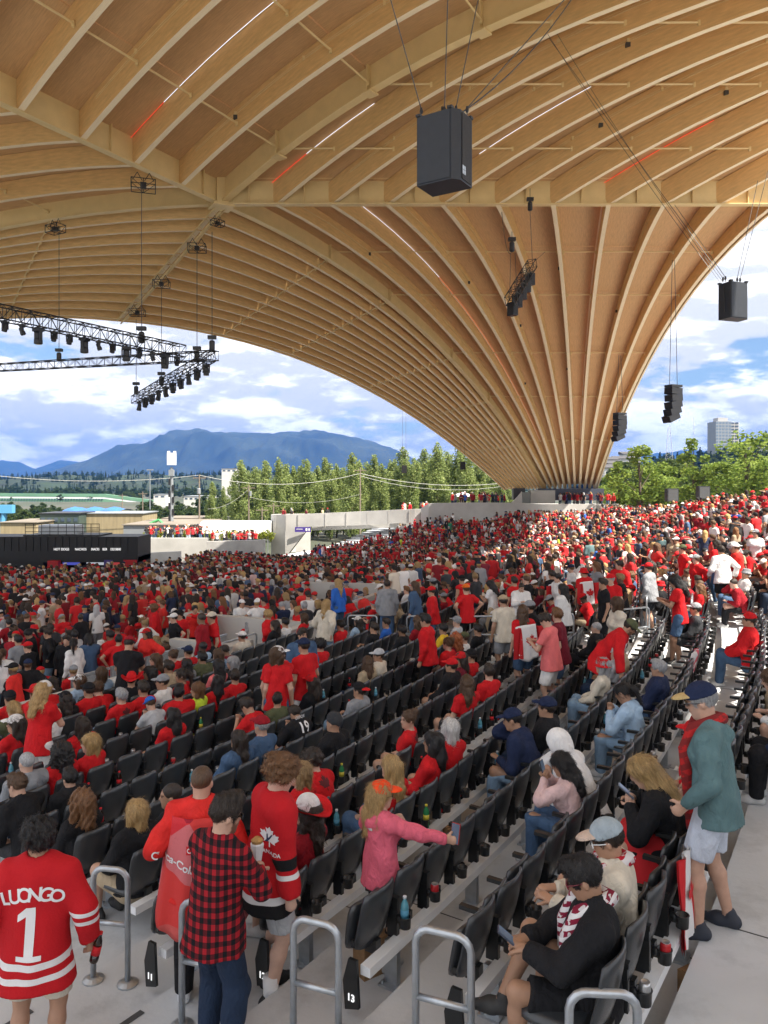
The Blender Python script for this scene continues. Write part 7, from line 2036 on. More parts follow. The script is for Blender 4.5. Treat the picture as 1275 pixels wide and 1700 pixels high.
# flags worn as capes by people in the middle distance
def cape_flag(key, store):
    if key not in store: return
    o, d = store[key]; s = back_sheet(o, 1.42, .78, .23, .29, -.16, FLAGW, 'flag_cape', .014, 18, 14, .17)
    decal(poly_mesh2d(LEAF, .15), s, (0, -.5, 1.10), (1, 0, 0), (0, 0, 1), FLAGR, 'maple_leaf', .005)
    for sx in (-1, 1): decal(poly_mesh2d([(-.35, -1), (.35, -1), (.35, 1), (-.35, 1)], .28), s, (sx * .29, -.5, 1.08), (1, 0, 0), (0, 0, 1), FLAGR, 'red_band', .005)
for e in ((845, 1020, 'look', 1, 'long', 'brown', 'tee', 'red', None, None, 'fair', 'shorts', 'denim', -30), (904, 959, 'stand', 0, 'short', 'dark', 'tee', 'black', None, None, 'tan', 'pants', 'denim', -35), (981, 962, 'stand', 0, 'short', 'dark', 'tee', 'red', 'bucket', ('red',), 'tan', 'pants', 'black', -40), (1034, 1050, 'forwardstand', 0, 'short', 'dark', 'tee', 'red', 'cap', ('olive',), 'tan', 'pants', 'black', 150)):
    px, py, pose, fem, hair, hc, top, tc, hat, hatc, sk, b, bc, trn = e
    Yh = {845: 14.5, 904: 21, 981: 20.5, 1034: 12.2}[px]; x = (px - 637.5) / FPX * Yh; R, a = polar(x, Yh); k_ = round((R - (row_R(0) - .42)) / ROWP); R = row_R(0) - .42 + ROWP * k_; x, y = ang_pt(R, a); z = floor_z(R, y)
    if pose == 'forwardstand':
        P = dict(lean=26, bend=16, head=(0, -30, 0), handR=(.42, .30, .85), handL=(-.42, .26, .88), elbR=(1, -.3, 0), elbL=(-1, -.3, 0), fat=1.06)
        o, J, to, bo = hero(P, (x, y, z), face_c(x, y) + math.radians(190), top='jersey', topc='red', bot=b, botc=bc, hair='fringe', hairc=hc, hat=hat, hatc=hatc, skin=sk, beard=True, h=.016, fingers=False)
        lab(o, 'person in red football shirt with white lettering bending over the seats'); 
        decal(poly_mesh2d([(-1, -.35), (1, -.35), (1, .35), (-1, .35)], .15), to, (0, .6, 1.18), (-1, 0, 0), (0, 0, 1), FLAGW, 'sponsor_box'); decal(text_flat('AIG', .10), to, (0, .6, 1.18), (-1, 0, 0), (0, 0, 1), FLAGR, 'lettering', .01)
        continue
    o, d = mid_person(pose, bool(fem), .02, (x, y, z), face_c(x, y) + math.radians(trn), top, tc, b, bc, sk, hair, hc, hat, hatc or ('red',))
    put_label(o, {845: 'long-haired person wearing a maple leaf flag as cape beside the cream t-shirt', 904: 'person with maple leaf flag as cape, arm round a red t-shirt', 981: 'person in red bucket hat with maple leaf flag as cape'}[px], ''); TAKEN.append((x, y)); cape_flag(0, {0: (o, d)})
# badges and prints on shirts of the middle distance
if (509, 1155) in EXTRA:
    o, d = EXTRA[(509, 1155)]; t = [c for c in o.children if c.name.startswith('jersey')][0]
    t.data = t.data.copy(); decal(text_flat('19', .22), t, (0, -.5, .90), (1, 0, 0), (0, 0, 1), FLAGW, 'number'); decal(text_flat('DEFOE', .07), t, (0, -.5, 1.05), (1, 0, 0), (0, 0, 1), FLAGW, 'lettering')
for key, txt in (((684, 1204), 'leaf'), ((531, 1261), 'leaf'), ((435, 1173), 'leaf'), ((184, 1141), 'leaf'), ((216, 1120), 'leaf')):
    if key in EXTRA:
        o, d = EXTRA[key]; t = [c for c in o.children if c.name.startswith('shirt')][0]; decal(poly_mesh2d(LEAF, .09), t, (.0, -.5, .88), (1, 0, 0), (0, 0, 1), M('dark red print', (.10, .008, .01), .8) if key != (531, 1261) else M('dark red print'), 'leaf_print', .004)
# ------------------------------------------------------------------ the crowd: nearest ones singly, the far mass as one
PAL = [('red', .27), ('darkred', .16), ('brightred', .04), ('black', .19), ('white', .11), ('grey', .035), ('navy', .04), ('charcoal', .05), ('blue', .012), ('denim', .03), ('cream', .02), ('maroon', .02), ('teal', .005), ('tan', .02), ('palepink', .01), ('green', .005), ('hivis', .004)]
PN = [p[0] for p in PAL]; PW = np.array([p[1] for p in PAL]); PW /= PW.sum()
cand = []
cr = np.random.default_rng(5)
def in_frame(x, y, z): 
    px, py = proj((x, y, z)); return -190 < px < 1420 and py < 1240
def free(x, y, d=.42):
    return all((x - a) ** 2 + (y - b) ** 2 > d * d for a, b in TAKEN)
WALL_R = 62.9
# seated and standing people beyond the second stair aisle
for r in range(3, 34):
    R = row_R(r); st = math.degrees(.50 / R); a = -22.3
    while a < 36:
        x, y = ang_pt(R - .2, a + cr.normal() * .05); a += st
        if y > (92 if x < 9 else 86) or x > .62 * y + 1: continue
        rmax = np.interp(y, [0, 55, 75, 90], [84, 84.5, 88.5, 88])
        if R > rmax: continue
        if -8.0 < (a + 22.3) - 13.2 < .9 - 0 and abs(a + 9.2) < .45: continue
        dens = .78 if y < 30 else .90
        if y < 24 and r < 12: dens = .66
        if cr.random() > dens: continue
        z = floor_z(R - .2, y)
        sit = cr.random() < (.70 if y < 45 else .6)
        if in_frame(x, y, z + 1): cand.append((x, y, z, sit, r))
# people behind the last row on the near side, up to the aisle (right of the picture)
for r in range(16, 27):
    R = row_R(r); st = math.degrees(.52 / R); a = -33.0
    while a < -23.9:
        x, y = ang_pt(R - .2, a); a += st
        if x > .56 * y + 1.2 or y < 7.5: continue
        if cr.random() > .62: continue
        z = floor_z(R - .2, y)
        if in_frame(x, y, z + 1) and r > 16: cand.append((x, y, z, cr.random() < .85, r))
# people packed on the lower floor
Rr = 27.0
while Rr < WALL_R - .7:
    a = -52.0; st = math.degrees(.62 / Rr)
    while a < 30:
        x, y = ang_pt(Rr + cr.normal() * .12, a + cr.normal() * st * .2); a += st
        if y < 14 or y > (86 if x > -19 else 76): continue
        if kiosk_block(x, y): continue
        if Rr > 60.6 and a < -23.5: continue
        if abs(a + 22.9) < .5 and Rr > 52: continue
        if cr.random() > .80: continue
        z = floor_z(Rr, y)
        if in_frame(x, y, z + 1.2): cand.append((x, y, z, cr.random() < .25, 0))
    Rr += .80
cand = [c for c in cand if free(c[0], c[1])]
cand.sort(key=lambda c: c[1] + (0 if 0 < proj((c[0], c[1], c[2] + 1))[0] < 1275 else 500))
n_single = 300 - len(LABELS) - 14
print('crowd', len(cand), 'single', n_single)
SK = ['pale', 'fair', 'fair', 'tan', 'tan', 'olive', 'olive', 'brown', 'dark']
HS_M = ['short', 'short', 'quiff', 'buzz', 'curly']; HS_F = ['long', 'long', 'bob', 'pony', 'bun', 'curlylong']
HC = ['black', 'black', 'dark', 'dark', 'brown', 'brown', 'chestnut', 'blond', 'fair', 'grey']
BC = ['darkdenim', 'black', 'denim', 'charcoal', 'tan', 'grey', 'lightdenim', 'navy']
cnt = {}
for c in cand[:n_single]:
    x, y, z, sit, r = c
    fem = cr.random() < .45; pose = cr.choice(list(SEATED) if sit else list(STAND)[:6])
    hair = cr.choice(HS_F if fem else HS_M); hc = cr.choice(HC); tc = cr.choice(PN, p=PW); top = cr.choice(['tee', 'tee', 'tee', 'long', 'hoodie', 'jersey'])
    hat = cr.choice(['', '', '', 'cap', 'cap', 'bucket', 'backcap'], p=[.2, .2, .2, .2, .14, .03, .03]) or None
    hatc = (str(cr.choice(['red', 'red', 'red', 'white', 'black', 'navy', 'grey'])),)
    o, d = mid_person(str(pose), bool(fem), .028, (x, y, z), face_c(x, y) + float(cr.normal() * (.15 if sit else .7)), str(top), str(tc), str(cr.choice(['pants', 'shorts'])), str(cr.choice(BC)), str(cr.choice(SK)), str(hair), str(hc), hat, hatc, scale=float(cr.uniform(.93, 1.04)), seed=1)
    TAKEN.append((x, y))
    k = cnt[r] = cnt.get(r, 0) + 1
    wh = f'row {numw(r)} past second aisle, {ordn(k)}' if r else f'lower floor crowd, {ordn(k)}'
    put_label(o, describe('seated' if sit else 'standing', str(top), str(tc), str(hair), str(hc), hat, hatc), wh)
    o['group'] = 'supporters in the near crowd'

# --- far mass
def crowd_mat(name, attr, rough):
    m = bpy.data.materials.new(name); m.use_nodes = True; N = m.node_tree.nodes
    a = N.new('ShaderNodeAttribute'); a.attribute_type = 'INSTANCER'; a.attribute_name = attr
    m.node_tree.links.new(a.outputs['Color'], N['Principled BSDF'].inputs['Base Color']); N['Principled BSDF'].inputs['Roughness'].default_value = rough
    return m
CMS = {k: crowd_mat('crowd ' + k, 'c_' + k, .85) for k in ('skin', 'top', 'bot', 'hair', 'hat')}
forms = []; kinds = []
for (pose, fem, hair, hat, top) in (('lap', 0, 'short', None, 'tee'), ('turn', 1, 'long', None, 'tee'), ('forward', 0, 'short', 'cap', 'tee'), ('back', 1, 'bob', 'cap', 'long'), ('turnr', 1, 'long', None, 'tee'), ('phone', 0, 'short', 'cap', 'tee'),
                                    ('stand', 0, 'short', None, 'tee'), ('look', 1, 'long', None, 'tee'), ('crossed', 0, 'short', 'cap', 'tee'), ('hips', 1, 'long', None, 'tee'), ('stand', 0, 'short', 'cap', 'hoodie'), ('tphone', 1, 'bob', None, 'tee'), ('point', 0, 'short', None, 'tee')):
    P = dict(SEATED.get(pose) or STAND.get(pose)); P['fat'] = .92 if fem else 1.03; h = .038
    v, q, t, J = build_body(P, h, bool(fem)); vv = [v]; qq = [q]; mi = [np.zeros(len(q), int)]; b = len(v)
    for (a, k) in ((build_top(P, J, h, top, 3, fem=bool(fem)), 1), (build_bottom(P, J, h, 'pants', 3), 2)):
        vv.append(a[0]); qq.append(a[1] + b); mi.append(np.full(len(a[1]), k)); b += len(a[0])
    hv, hq = hair_mesh('fringe' if hat and not fem else hair, .024, 1); hv = hv @ J['H'].T + J['head']
    vv.append(hv); qq.append(hq + b); mi.append(np.full(len(hq), 3)); b += len(hv)
    if hat:
        for (n_, hv, hq, cc) in hat_parts(hat, .018):
            hv = hv @ J['H'].T + J['head']; vv.append(hv); qq.append(hq + b); mi.append(np.full(len(hq), 4)); b += len(hv)
    me = npmesh('supporter', np.concatenate(vv), np.concatenate(qq))
    for k in ('skin', 'top', 'bot', 'hair', 'hat'): me.materials.append(CMS[k])
    me.polygons.foreach_set('material_index', np.concatenate(mi).astype(np.int32))
    forms.append(('supporter', me))
far = cand[n_single:]
def extra(n, px0, px1, y0, Y0, Y1):
    for _ in range(n):
        px = cr.uniform(px0, px1); Y = cr.uniform(Y0, Y1); far.append(((px - 637.5) / FPX * Y, Y, y0, False, 99))
extra(34, 288, 346, PX(0, 893, TY).z - .5, TY + 1, TY + 5); extra(22, 350, 440, PX(0, 899, TY - 3).z - .7, TY - 1, TY + 2); extra(12, 240, 290, PX(0, 893, TY).z - .5, TY + 1, TY + 3)
extra(26, 742, 838, PX(0, 837, 90).z - .35, 90.6, 93); extra(24, 925, 1020, PX(0, 837, 90).z - .35, 89.6, 91); extra(9, 660, 712, PX(0, 845, 92).z - .9, 93, 95); extra(7, 455, 560, PX(0, 853, 96).z - 1.1, 97, 99)
extra(60, 1000, 1100, PX(0, 843, 84).z - 1.4, 80, 87)
P_, R_, I_, S2 = [], [], [], []; C_ = {k: [] for k in ('c_skin', 'c_top', 'c_bot', 'c_hair', 'c_hat')}
for (x, y, z, sit, r) in far:
    P_.append((x, y, z)); R_.append((0, 0, face_c(x, y) + cr.normal() * (.2 if sit else .8))); I_.append(cr.integers(0, 6) if sit else cr.integers(6, 13)); S2.append(cr.uniform(.9, 1.04))
    j = lambda c: np.array(c) * cr.uniform(.75, 1.25)
    C_['c_skin'].append(j(SKINS[str(cr.choice(SK))])); C_['c_top'].append(j(CLO[str(cr.choice(PN, p=PW))])); C_['c_bot'].append(j(CLO[str(cr.choice(BC))])); C_['c_hair'].append(j(HAIRS[str(cr.choice(HC))]))
    C_['c_hat'].append(j(CLO[str(cr.choice(['red', 'red', 'red', 'white', 'black', 'navy']))]))
o = gn_scatter('crowd', forms, P_, R_, I_, S2, C_)
tag(o, 'dense far crowd of red-clad supporters filling the bowl', 'crowd', kind='stuff')
# --- seats: singly near the camera, the rest as one
rest = make_seats()
pts = []; rots = []
for (y_, r, i) in rest:
    x, y, z = seat_xyz(r, i); pts.append((x, y, z)); rots.append((0, 0, face_c(x, y)))
for r in range(3, 26):
    R = row_R(r); a = -22.4; st = math.degrees(.47 / R)
    while a < 20:
        x, y = ang_pt(R, a); a += st
        if y < 60 and x < .56 * y + 1: pts.append((x, y, floor_z(R - .1, y))); rots.append((0, 0, face_c(x, y)))
v = []; f = []
def addm(me):
    b = len(v); v.extend([tuple(p.co) for p in me.vertices]); f.extend([tuple(b + i for i in p.vertices) for p in me.polygons])
for me in (ME_BACK, ME_SEATUP, ME_CUP): addm(me)
o = gn_scatter('far_seats', [('far_seat', mesh('far_seat', v, f, SEATPL, True))], pts, rots, [0] * len(pts), [1.0] * len(pts))
tag(o, 'far rows of charcoal folding seats beyond the second stair aisle', 'seats', kind='stuff')

# --- woods on the low hills and scrub in the port, each one mass
wr = np.random.default_rng(8)
def wood(name, n, sampler, protos, hs, label):
    P_, R_, I_, S_2 = [], [], [], []
    for _ in range(n):
        x, y, z, s = sampler(); P_.append((x, y, z)); R_.append((0, 0, wr.uniform(0, 6))); I_.append(wr.integers(0, len(protos))); S_2.append(s)
    o = gn_scatter(name, [('wood_tree', p) for p in protos], P_, R_, I_, S_2); tag(o, label, 'woods', kind='stuff')
fv = [p for p in RIDGE['forest_hills'] if p[1] < 640 + 330]
def s1():
    x, y, z = fv[wr.integers(0, len(fv))]; return x + wr.normal() * 8, y + wr.normal() * 6, z - .5, wr.uniform(.24, .5)
wood('forest', 2600, s1, [KP[0][0], KP[1][0], DP[0][0]], 0, 'dark wooded belt below the mountains')
def s2():
    px = wr.uniform(-20, 860); y = wr.uniform(170, 640) if px > 330 else wr.uniform(440, 640); return (px - 637.5) / FPX * y, y, GZ, wr.uniform(.25, .62)
wood('scrub', 620, s2, [DP[0][0], DP[1][0], KP[1][0]], 0, 'scattered scrub and low trees across the port yards')
fh = [p for p in RIDGE['hillside'] if p[0] / p[1] < .55 and p[1] < 500]
def s3():
    x, y, z = fh[wr.integers(0, len(fh))]; return x + wr.normal() * 5, y + wr.normal() * 5, z - .5, wr.uniform(.45, .8)
wood('hill_woods', 420, s3, [DP[0][0], DP[1][0], KP[0][0]], 0, 'dense dark woods covering the hillside below the tower block')

def s4():
    px = wr.uniform(1005, 1300); y = wr.uniform(96, 150); return (px - 637.5) / FPX * y, y, -5.5 + (y - 96) * .02, wr.uniform(.55, .95)
wood('bright_thicket', 46, s4, [RP[0][0], RP[2][0], DP[1][0]], 0, 'thick leafy green belt behind the upper crowd')

def s5():
    px = wr.uniform(-15, 110) if wr.random() < .6 else wr.uniform(230, 345); y = wr.uniform(165, 240); return (px - 637.5) / FPX * y, y, GZ, wr.uniform(.28, .46)
wood('yard_bushes', 70, s5, [DP[1][0], DP[0][0]], 0, 'green bushes at the edge of the port yards')
# ------------------------------------------------------------------ loudspeakers, trusses and stage lights hung from the roof
SPK = M('dark speaker paint', (.022, .026, .034), .5, var=.1, vscale=5)
GRL = M('speaker grille', (.012, .012, .013), .6, bump=.6, bscale=220)
def roof_hit(p):
    """point on the roof above p (plan), approximate"""
    return Vector((p.x, p.y, 19.0))
def hang(root, pts, r=.012, name='cable'):
    o = MB().tube([Vector(p) - root.location for p in pts], r, 5).build(name, CABLE, root); return o
def speaker(px, py, Y, w, h, d, rz, label, wires):
    c = PX(px, py, Y); o = empty('hung_speaker', (c.x, Y, c.z - h / 2), rz); tag(o, label, 'speaker')
    x, y = w / 2, d / 2
    poly = [(-x, -y), (x * .72, -y), (x, -y * .55), (x, y), (-x, y)]
    MB().prism(poly, [0] * 5, [h] * 5).build('cabinet', SPK, o)
    MB().box((x + .012, .1 * d, h / 2), (.02, d * .62, h * .94)).build('grille', GRL, o)
    MB().box((-x * .14, -y - .012, h / 2), (w * .80, .02, h * .95)).build('side_panel', SPK, o)
    for (a, b) in ((-x, -y), (x * .7, -y), (x, y), (-x, y)): MB().box((a * .92, b * .92, h + .03), (.12, .12, .06)).build('corner_bracket', BLACKM, o)
    for i in (0, 1):
        for j in (0, 1): MB().box((x + .026, -.16 * d + i * .085, .13 * h + j * .105), (.008, .07, .09)).build('logo_square', GALV, o)
    R = Matrix.Rotation(-rz, 3, 'Z')
    for (tx, ty, tY, ox, oy) in wires:
        t = PX(tx, ty, tY) - o.location
        MB().tube([Vector((ox * x, oy * y, h + .04)), Vector((ox * x, oy * y, h + .22)), R @ t], .013, 5).build('cable', CABLE, o)
        MB().lathe([(.03, 0), (.045, .05), (.03, .14)], 6, (ox * x, oy * y, h + .12)).build('shackle', BLACKM, o)
    MB().tube([(-x * .8, y * .2, h + .02), (-x * 1.05, 0, h * .9), (-x * 1.12, -.05, h * .5), (-x * 1.0, 0, h * .15)], .018, 5).build('signal_lead', BLACKM, o)
    return o
speaker(738, 254, 18.0, 1.05, 1.62, .78, math.radians(-32), 'large dark loudspeaker hanging over the middle of the stands', [(632, -60, 17, -.9, -.7), (745, -60, 18, 0, 0), (806, -60, 18.5, .5, .2), (990, -60, 18.5, .9, .6)])
speaker(1219, 501, 30, .98, 1.40, .62, math.radians(20), 'dark loudspeaker hanging against the sky beside the roof edge', [(1276, 280, 34, .6, 0), (1258, 300, 33, .3, 0), (1120, 340, 40, -.9, 0), (880, 20, 38, -.9, .4)])
def line_array(px, y0, y1, Y, n, label, wy):
    a = PX(px, y0, Y); b = PX(px, y1, Y); H = (a.z - b.z); o = empty('line_array', (a.x, Y, b.z)); tag(o, label, 'speaker'); o.rotation_euler = (0, 0, math.radians(25))
    hh = H / (n + .3); y = 0.0; x = 0.0
    MB().box((0, 0, H - .05), (.95, .7, .16)).build('fly_frame', BLACKM, o)
    z = H - .16
    for i in range(n):
        an = math.radians(-3 + 6.5 * i); Mx = Matrix.Rotation(-an, 3, 'Y')
        c = Vector((x, 0, z - hh / 2)); MB().box(c, (.95, .72, hh * .95), M=Mx).build('cabinet', BLACKM, o); MB().box(c + Mx @ Vector((-.485, 0, 0)), (.02, .62, hh * .8), M=Mx).build('grille', GRL, o)
        z -= hh * .98 * math.cos(an); x -= hh * math.sin(an) * 1.0
    for s in (-.35, .35): MB().tube([(s, 0, H), (s * .3, 0, H + (y0 - wy) / FPX * Y)], .02, 5).build('cable', CABLE, o)
    return o
line_array(1118, 640, 700, 52, 5, 'curved black line-array speaker hanging against the clouds', 432)
line_array(1029, 686, 731, 66, 5, 'curved black line-array speaker hanging in front of the timber rib ends', 590)
for n, (px, py, Y, lab) in enumerate([(671, 779, 88, 'small black speaker hanging before the middle poplars'), (768, 773, 86, 'small black speaker hanging under the lowest roof edge')]):
    c = PX(px, py, Y); o = empty('hung_speaker', (c.x, Y, c.z - .45)); tag(o, lab, 'speaker')
    MB().prism([(-.3, -.25), (.3, -.25), (.24, .25), (-.24, .25)], 0, .9).build('cabinet', BLACKM, o); MB().box((0, -.26, .45), (.5, .02, .8)).build('grille', GRL, o)
    for s in (-.2, .2): MB().tube([(s, 0, .9), (s, 0, .9 + (6.2 if n == 0 else 3.6))], .015, 4).build('cable', CABLE, o)
# box trusses
def truss(p0, p1, s, label, n, group='black stage lighting trusses', extra=0):
    p0, p1 = Vector(p0), Vector(p1); o = empty('lighting_truss', p0); tag(o, label, 'truss', group)
    d = p1 - p0; t = d.normalized(); sd = t.cross(Vector((0, 0, 1))).normalized(); up = sd.cross(t).normalized()
    cs = [sd * (a * s / 2) + up * (b * s / 2) for a, b in ((-1, -1), (1, -1), (1, 1), (-1, 1))]
    for c in cs: MB().tube([c, d + c], .026, 6).build('chord', BLACKM, o)
    for j in range(4):
        a, b = cs[j], cs[(j + 1) % 4]; m = MB()
        for i in range(n):
            q0 = d * (i / n); q1 = d * ((i + 1) / n)
            m.tube([q0 + (a if i % 2 else b), q1 + (b if i % 2 else a)], .014, 4, False); m.tube([q0 + a, q0 + b], .014, 4, False)
        m.tube([d + a, d + b], .014, 4, False)
        m.build('lacing', BLACKM, o)
    return o, t, sd, up, d
LENSM = M('stage lamp lens', (.10, .12, .14), .12, spec=.8)
def moving_head(loc, s, rz, tilt, label, group='moving-head stage lights'):
    o = empty('stage_light', loc, rz); tag(o, label, 'stage light', group); o.scale = (s,) * 3
    MB().box((0, 0, -.06), (.36, .30, .12)).build('base', BLACKM, o); m = MB()
    for q in (-1, 1): m.box((q * .17, 0, -.27), (.05, .12, .36))
    m.box((0, 0, -.13), (.38, .14, .05)); m.build('yoke', BLACKM, o)
    h = MB().lathe([(.10, .22), (.13, .16), (.13, -.02), (.155, -.08), (.155, -.22), (.13, -.24)], 12).build('lamp_head', BLACKM, o, loc=(0, 0, -.36)); h.rotation_euler = (tilt, 0, 0)
    MB().lathe([(.12, -.245), (.10, -.25)], 12).build('lens', LENSM, h)
    MB().box((0, 0, .03), (.07, .10, .10)).build('clamp', BLACKM, o)
def hoist(p, h, label, wire_to=None):
    o = empty('chain_hoist', p); tag(o, label, 'hoist', 'black chain hoists')
    MB().lathe([(.08, 0), (.13, .05), (.13, .42), (.09, .48)], 10).build('motor', BLACKM, o); MB().box((0, 0, .62), (.36, .22, .16)).build('chain_box', BLACKM, o); MB().tube([(0, 0, .48), (0, 0, .60)], .02, 5).build('hook', BLACKM, o)
    MB().tube([(0, 0, .7), (0, 0, h)], .016, 5).build('chain', CABLE, o)
A = PX(-50, 508, 26.5); B = PX(303, 584, 33)
T1, t, sd, up, d = truss(A, B, .50, 'long black lighting truss slanting across the upper sky at the stage', 26)
for i in range(14):
    k = .07 + .90 * i / 13; p = A + d * k - up * .28
    moving_head(p, (.62 if i % 3 else .98), .4 + i * .7, math.radians(25 * math.sin(i * 2.1)), f'black moving stage light under the long slanting truss, {ordn(i + 1)} from the picture edge')
A2 = PX(-50, 613, 48); B2_ = PX(357, 590, 34)
T2, t, sd, up, d2 = truss(A2, B2_, .42, 'level black lighting truss below the slanting one, reaching the corner', 34)
A3 = PX(350, 592, 34.5); B3 = PX(224, 664, 44)
T3, t, sd3, up3, d3 = truss(A3, B3, .42, 'short black lighting truss running back from the corner', 22)
for i in range(10):
    k = .05 + .88 * i / 9; p = A3 + d3 * k - up3 * .24
    moving_head(p, .85, i * .9, math.radians(20 * math.sin(i * 1.7)), f'black moving stage light under the short corner truss, {ordn(i + 1)} from the corner')
for n, (px, py, Y, top, lab) in enumerate([(352, 583, 34.3, 385, 'black hoist at the corner of the two lower trusses'), (235, 570, 32, 305, 'black hoist rising from the slanting truss'), (98, 600, 42, 385, 'black hoist on the level truss under the outermost rigging box'), (327, 600, 36, 420, 'black hoist near the corner on the short truss'), (268, 640, 40, 480, 'black hoist in the middle of the short truss'), (226, 655, 43.5, 530, 'black hoist at the far end of the short truss')]):
    p = PX(px, py, Y); hoist(p, (py - top) / FPX * Y, lab)
# black wire-frame rigging boxes under the roof
def rig_box(px, py, Y, s, rz, label):
    c = PX(px, py, Y); o = empty('rigging_box', c, rz); tag(o, label, 'rigging', 'black rigging frames on the roof')
    m = MB(); w, d, h = s, s * .6, s * .42
    for x in (-w / 2, 0, w / 2):
        for y in (-d / 2, d / 2): m.tube([(x, y, 0), (x, y, -h)], .022, 5)
    for y in (-d / 2, d / 2):
        for z in (0, -h): m.tube([(-w / 2, y, z), (w / 2, y, z)], .022, 5)
        m.tube([(-w / 2, y, 0), (0, y, -h)], .015, 4); m.tube([(0, y, -h), (w / 2, y, 0)], .015, 4)
    for x in (-w / 2, 0, w / 2):
        for z in (0, -h): m.tube([(x, -d / 2, z), (x, d / 2, z)], .022, 5)
    m.build('frame', BLACKM, o); m = MB()
    for x in (-w / 4, w / 4):
        for q in (-1, 1): m.tube([(x + q * w * .2, 0, 0), (x, 0, s * .35)], .018, 4)
    m.build('bridle', BLACKM, o); MB().box((0, 0, -h * .5), (w * .25, d * .5, h * .5)).build('motor', BLACKM, o)
for a in ((238, 300, 38, 1.15, .3, 'black rigging frame hung from the second edge beam'), (92, 374, 44, 1.0, -.5, 'black rigging frame nearest the picture edge'), (361, 366, 47, .75, .8, 'black rigging frame right under the big roof node'), (327, 406, 49, 1.1, .1, 'black rigging frame on the ridge rods, next below the node'), (268, 466, 54, 1.1, .1, 'black rigging frame halfway down the ridge rods'), (228, 514, 59, 1.1, .1, 'black rigging frame at the low end of the ridge rods')): rig_box(*a)
# tilted truss of loudspeaker panels in front of the fan, with its two hoists
A4 = PX(884, 437, 40); B4 = PX(846, 500, 36)
T4, t, sd, up, d4 = truss(A4, B4, .42, 'steep black truss hung in front of the fan with panels below', 8)
for i in range(5):
    p = A4 + d4 * (.12 + .19 * i) - Vector((0, 0, .32)); o = empty('panel_lamp', p, .6); tag(o, f'black panel lamp under the steep truss, {ordn(i + 1)} from its top', 'stage light', 'panel lamps under the steep truss')
    MB().box((0, 0, -.30), (.32, .42, .62)).build('housing', BLACKM, o); MB().box((0, -.22, -.30), (.26, .02, .52)).build('face', GRL, o); MB().tube([(0, 0, 0), (0, 0, .2)], .03, 5).build('clamp', BLACKM, o)
hoist(PX(880, 350, 41), 1.2, 'black hoist just below the long horizontal beam'); hoist(PX(850, 418, 38), 1.0, 'black hoist above the low end of the steep truss')
wire(PX(880, 350, 41), A4, 0, .014, 2, 'hoist_chain', 'chain from the upper hoist to the steep truss'); wire(PX(848, 420, 38), PX(846, 492, 36), 0, .012, 2, 'hoist_chain', 'chain from the lower hoist to the steep truss'); wire(PX(855, 420, 38), PX(858, 482, 36.5), 0, .012, 2, 'hoist_chain', 'second chain from the lower hoist to the steep truss')
wire(PX(833, 352, 46.6), PX(850, 418, 38), .9, .016, 8, 'signal_lead', 'slack black lead from the beam down to the lower hoist')
wire(PX(905, 418, 39), A4, 0, .012, 2, 'guy_wire', 'short guy wire at the top of the steep truss')
wire(PX(880, 10, 36), PX(1195, 468, 31), .3, .010, 8, 'guy_wire', 'thin guy wire slanting across the vault to the outer speaker'); wire(PX(915, 40, 37), PX(1200, 468, 31), .3, .010, 8, 'guy_wire', 'second thin guy wire slanting to the outer speaker')
wire(PX(955, -10, 22), PX(768, 186, 18), .3, .018, 8, 'signal_lead', 'black lead from the roof to the big speaker')
# ------------------------------------------------------------------ small things
WATER = M('clear blue bottle', (.10, .30, .38), .12, spec=.7, var=.1, vscale=20); CANS = M('aluminium can', (.55, .56, .57), .3, metal=.8); CANR = M('red can paint', (.45, .02, .025), .3); GREENP = M('green bottle', (.03, .22, .08), .2); YEL = M('yellow label', (.60, .50, .05), .5); WLAB = M('white label', (.6, .63, .66), .5)
def mesh_lathe(prof, mat, nm): return MB().lathe(prof, 12).me(nm, mat, True)
BODY = {k: mesh_lathe([(.026, 0), (.031, .008), (.031, .06), (.029, .09), (.031, .14), (.027, .165), (.013, .195), (.013, .205)], m, 'bottle_body') for k, m in (('water', WATER), ('cola', COLA), ('green', GREENP))}
CAPM = {k: mesh_lathe([(.015, .205), (.015, .222), (.012, .224)], m, 'cap') for k, m in (('water', WLAB), ('cola', FLAGR), ('green', YEL))}
LABM = {k: mesh_lathe([(.0318, .07), (.0318, .125)], m, 'label') for k, m in (('water', M('teal label', (.08, .28, .42), .5)), ('cola', FLAGR), ('green', YEL))}
CANB = {k: mesh_lathe([(.024, 0), (.032, .01), (.032, .105), (.026, .118)], m, 'can_body') for k, m in (('silver', CANS), ('red', CANR))}; CANT = mesh_lathe([(.027, .1185), (.027, .121), (.024, .119)], CANS, 'can_top')
sr = random.Random(21)
for (y_, r, i) in seats[:235]:
    if sr.random() > .36: continue
    x, y, z = seat_xyz(r, i); rz = face_c(x, y); lp = Matrix.Rotation(rz, 3, 'Z') @ Vector((.165, -.125, .512))
    wh = f'in the cup holder behind row {numw(r)}, {ordn(i + 1)} seat'
    k = sr.choice(['water', 'water', 'cola', 'green', 'silver', 'silver', 'red'])
    if k in BODY:
        o = empty('drink_bottle', (x + lp.x, y + lp.y, z + lp.z), sr.uniform(0, 6)); link('bottle_body', BODY[k], o); link('cap', CAPM[k], o); link('label', LABM[k], o)
        tag(o, {'water': 'blue water', 'cola': 'dark cola', 'green': 'green soda'}[k] + ' bottle ' + wh, 'bottle', 'bottles in cup holders')
    else:
        o = empty('drink_can', (x + lp.x, y + lp.y, z + lp.z), sr.uniform(0, 6)); link('can_body', CANB[k], o); link('can_top', CANT, o); tag(o, ('silver' if k == 'silver' else 'red') + ' drink can ' + wh, 'can', 'cans in cup holders')
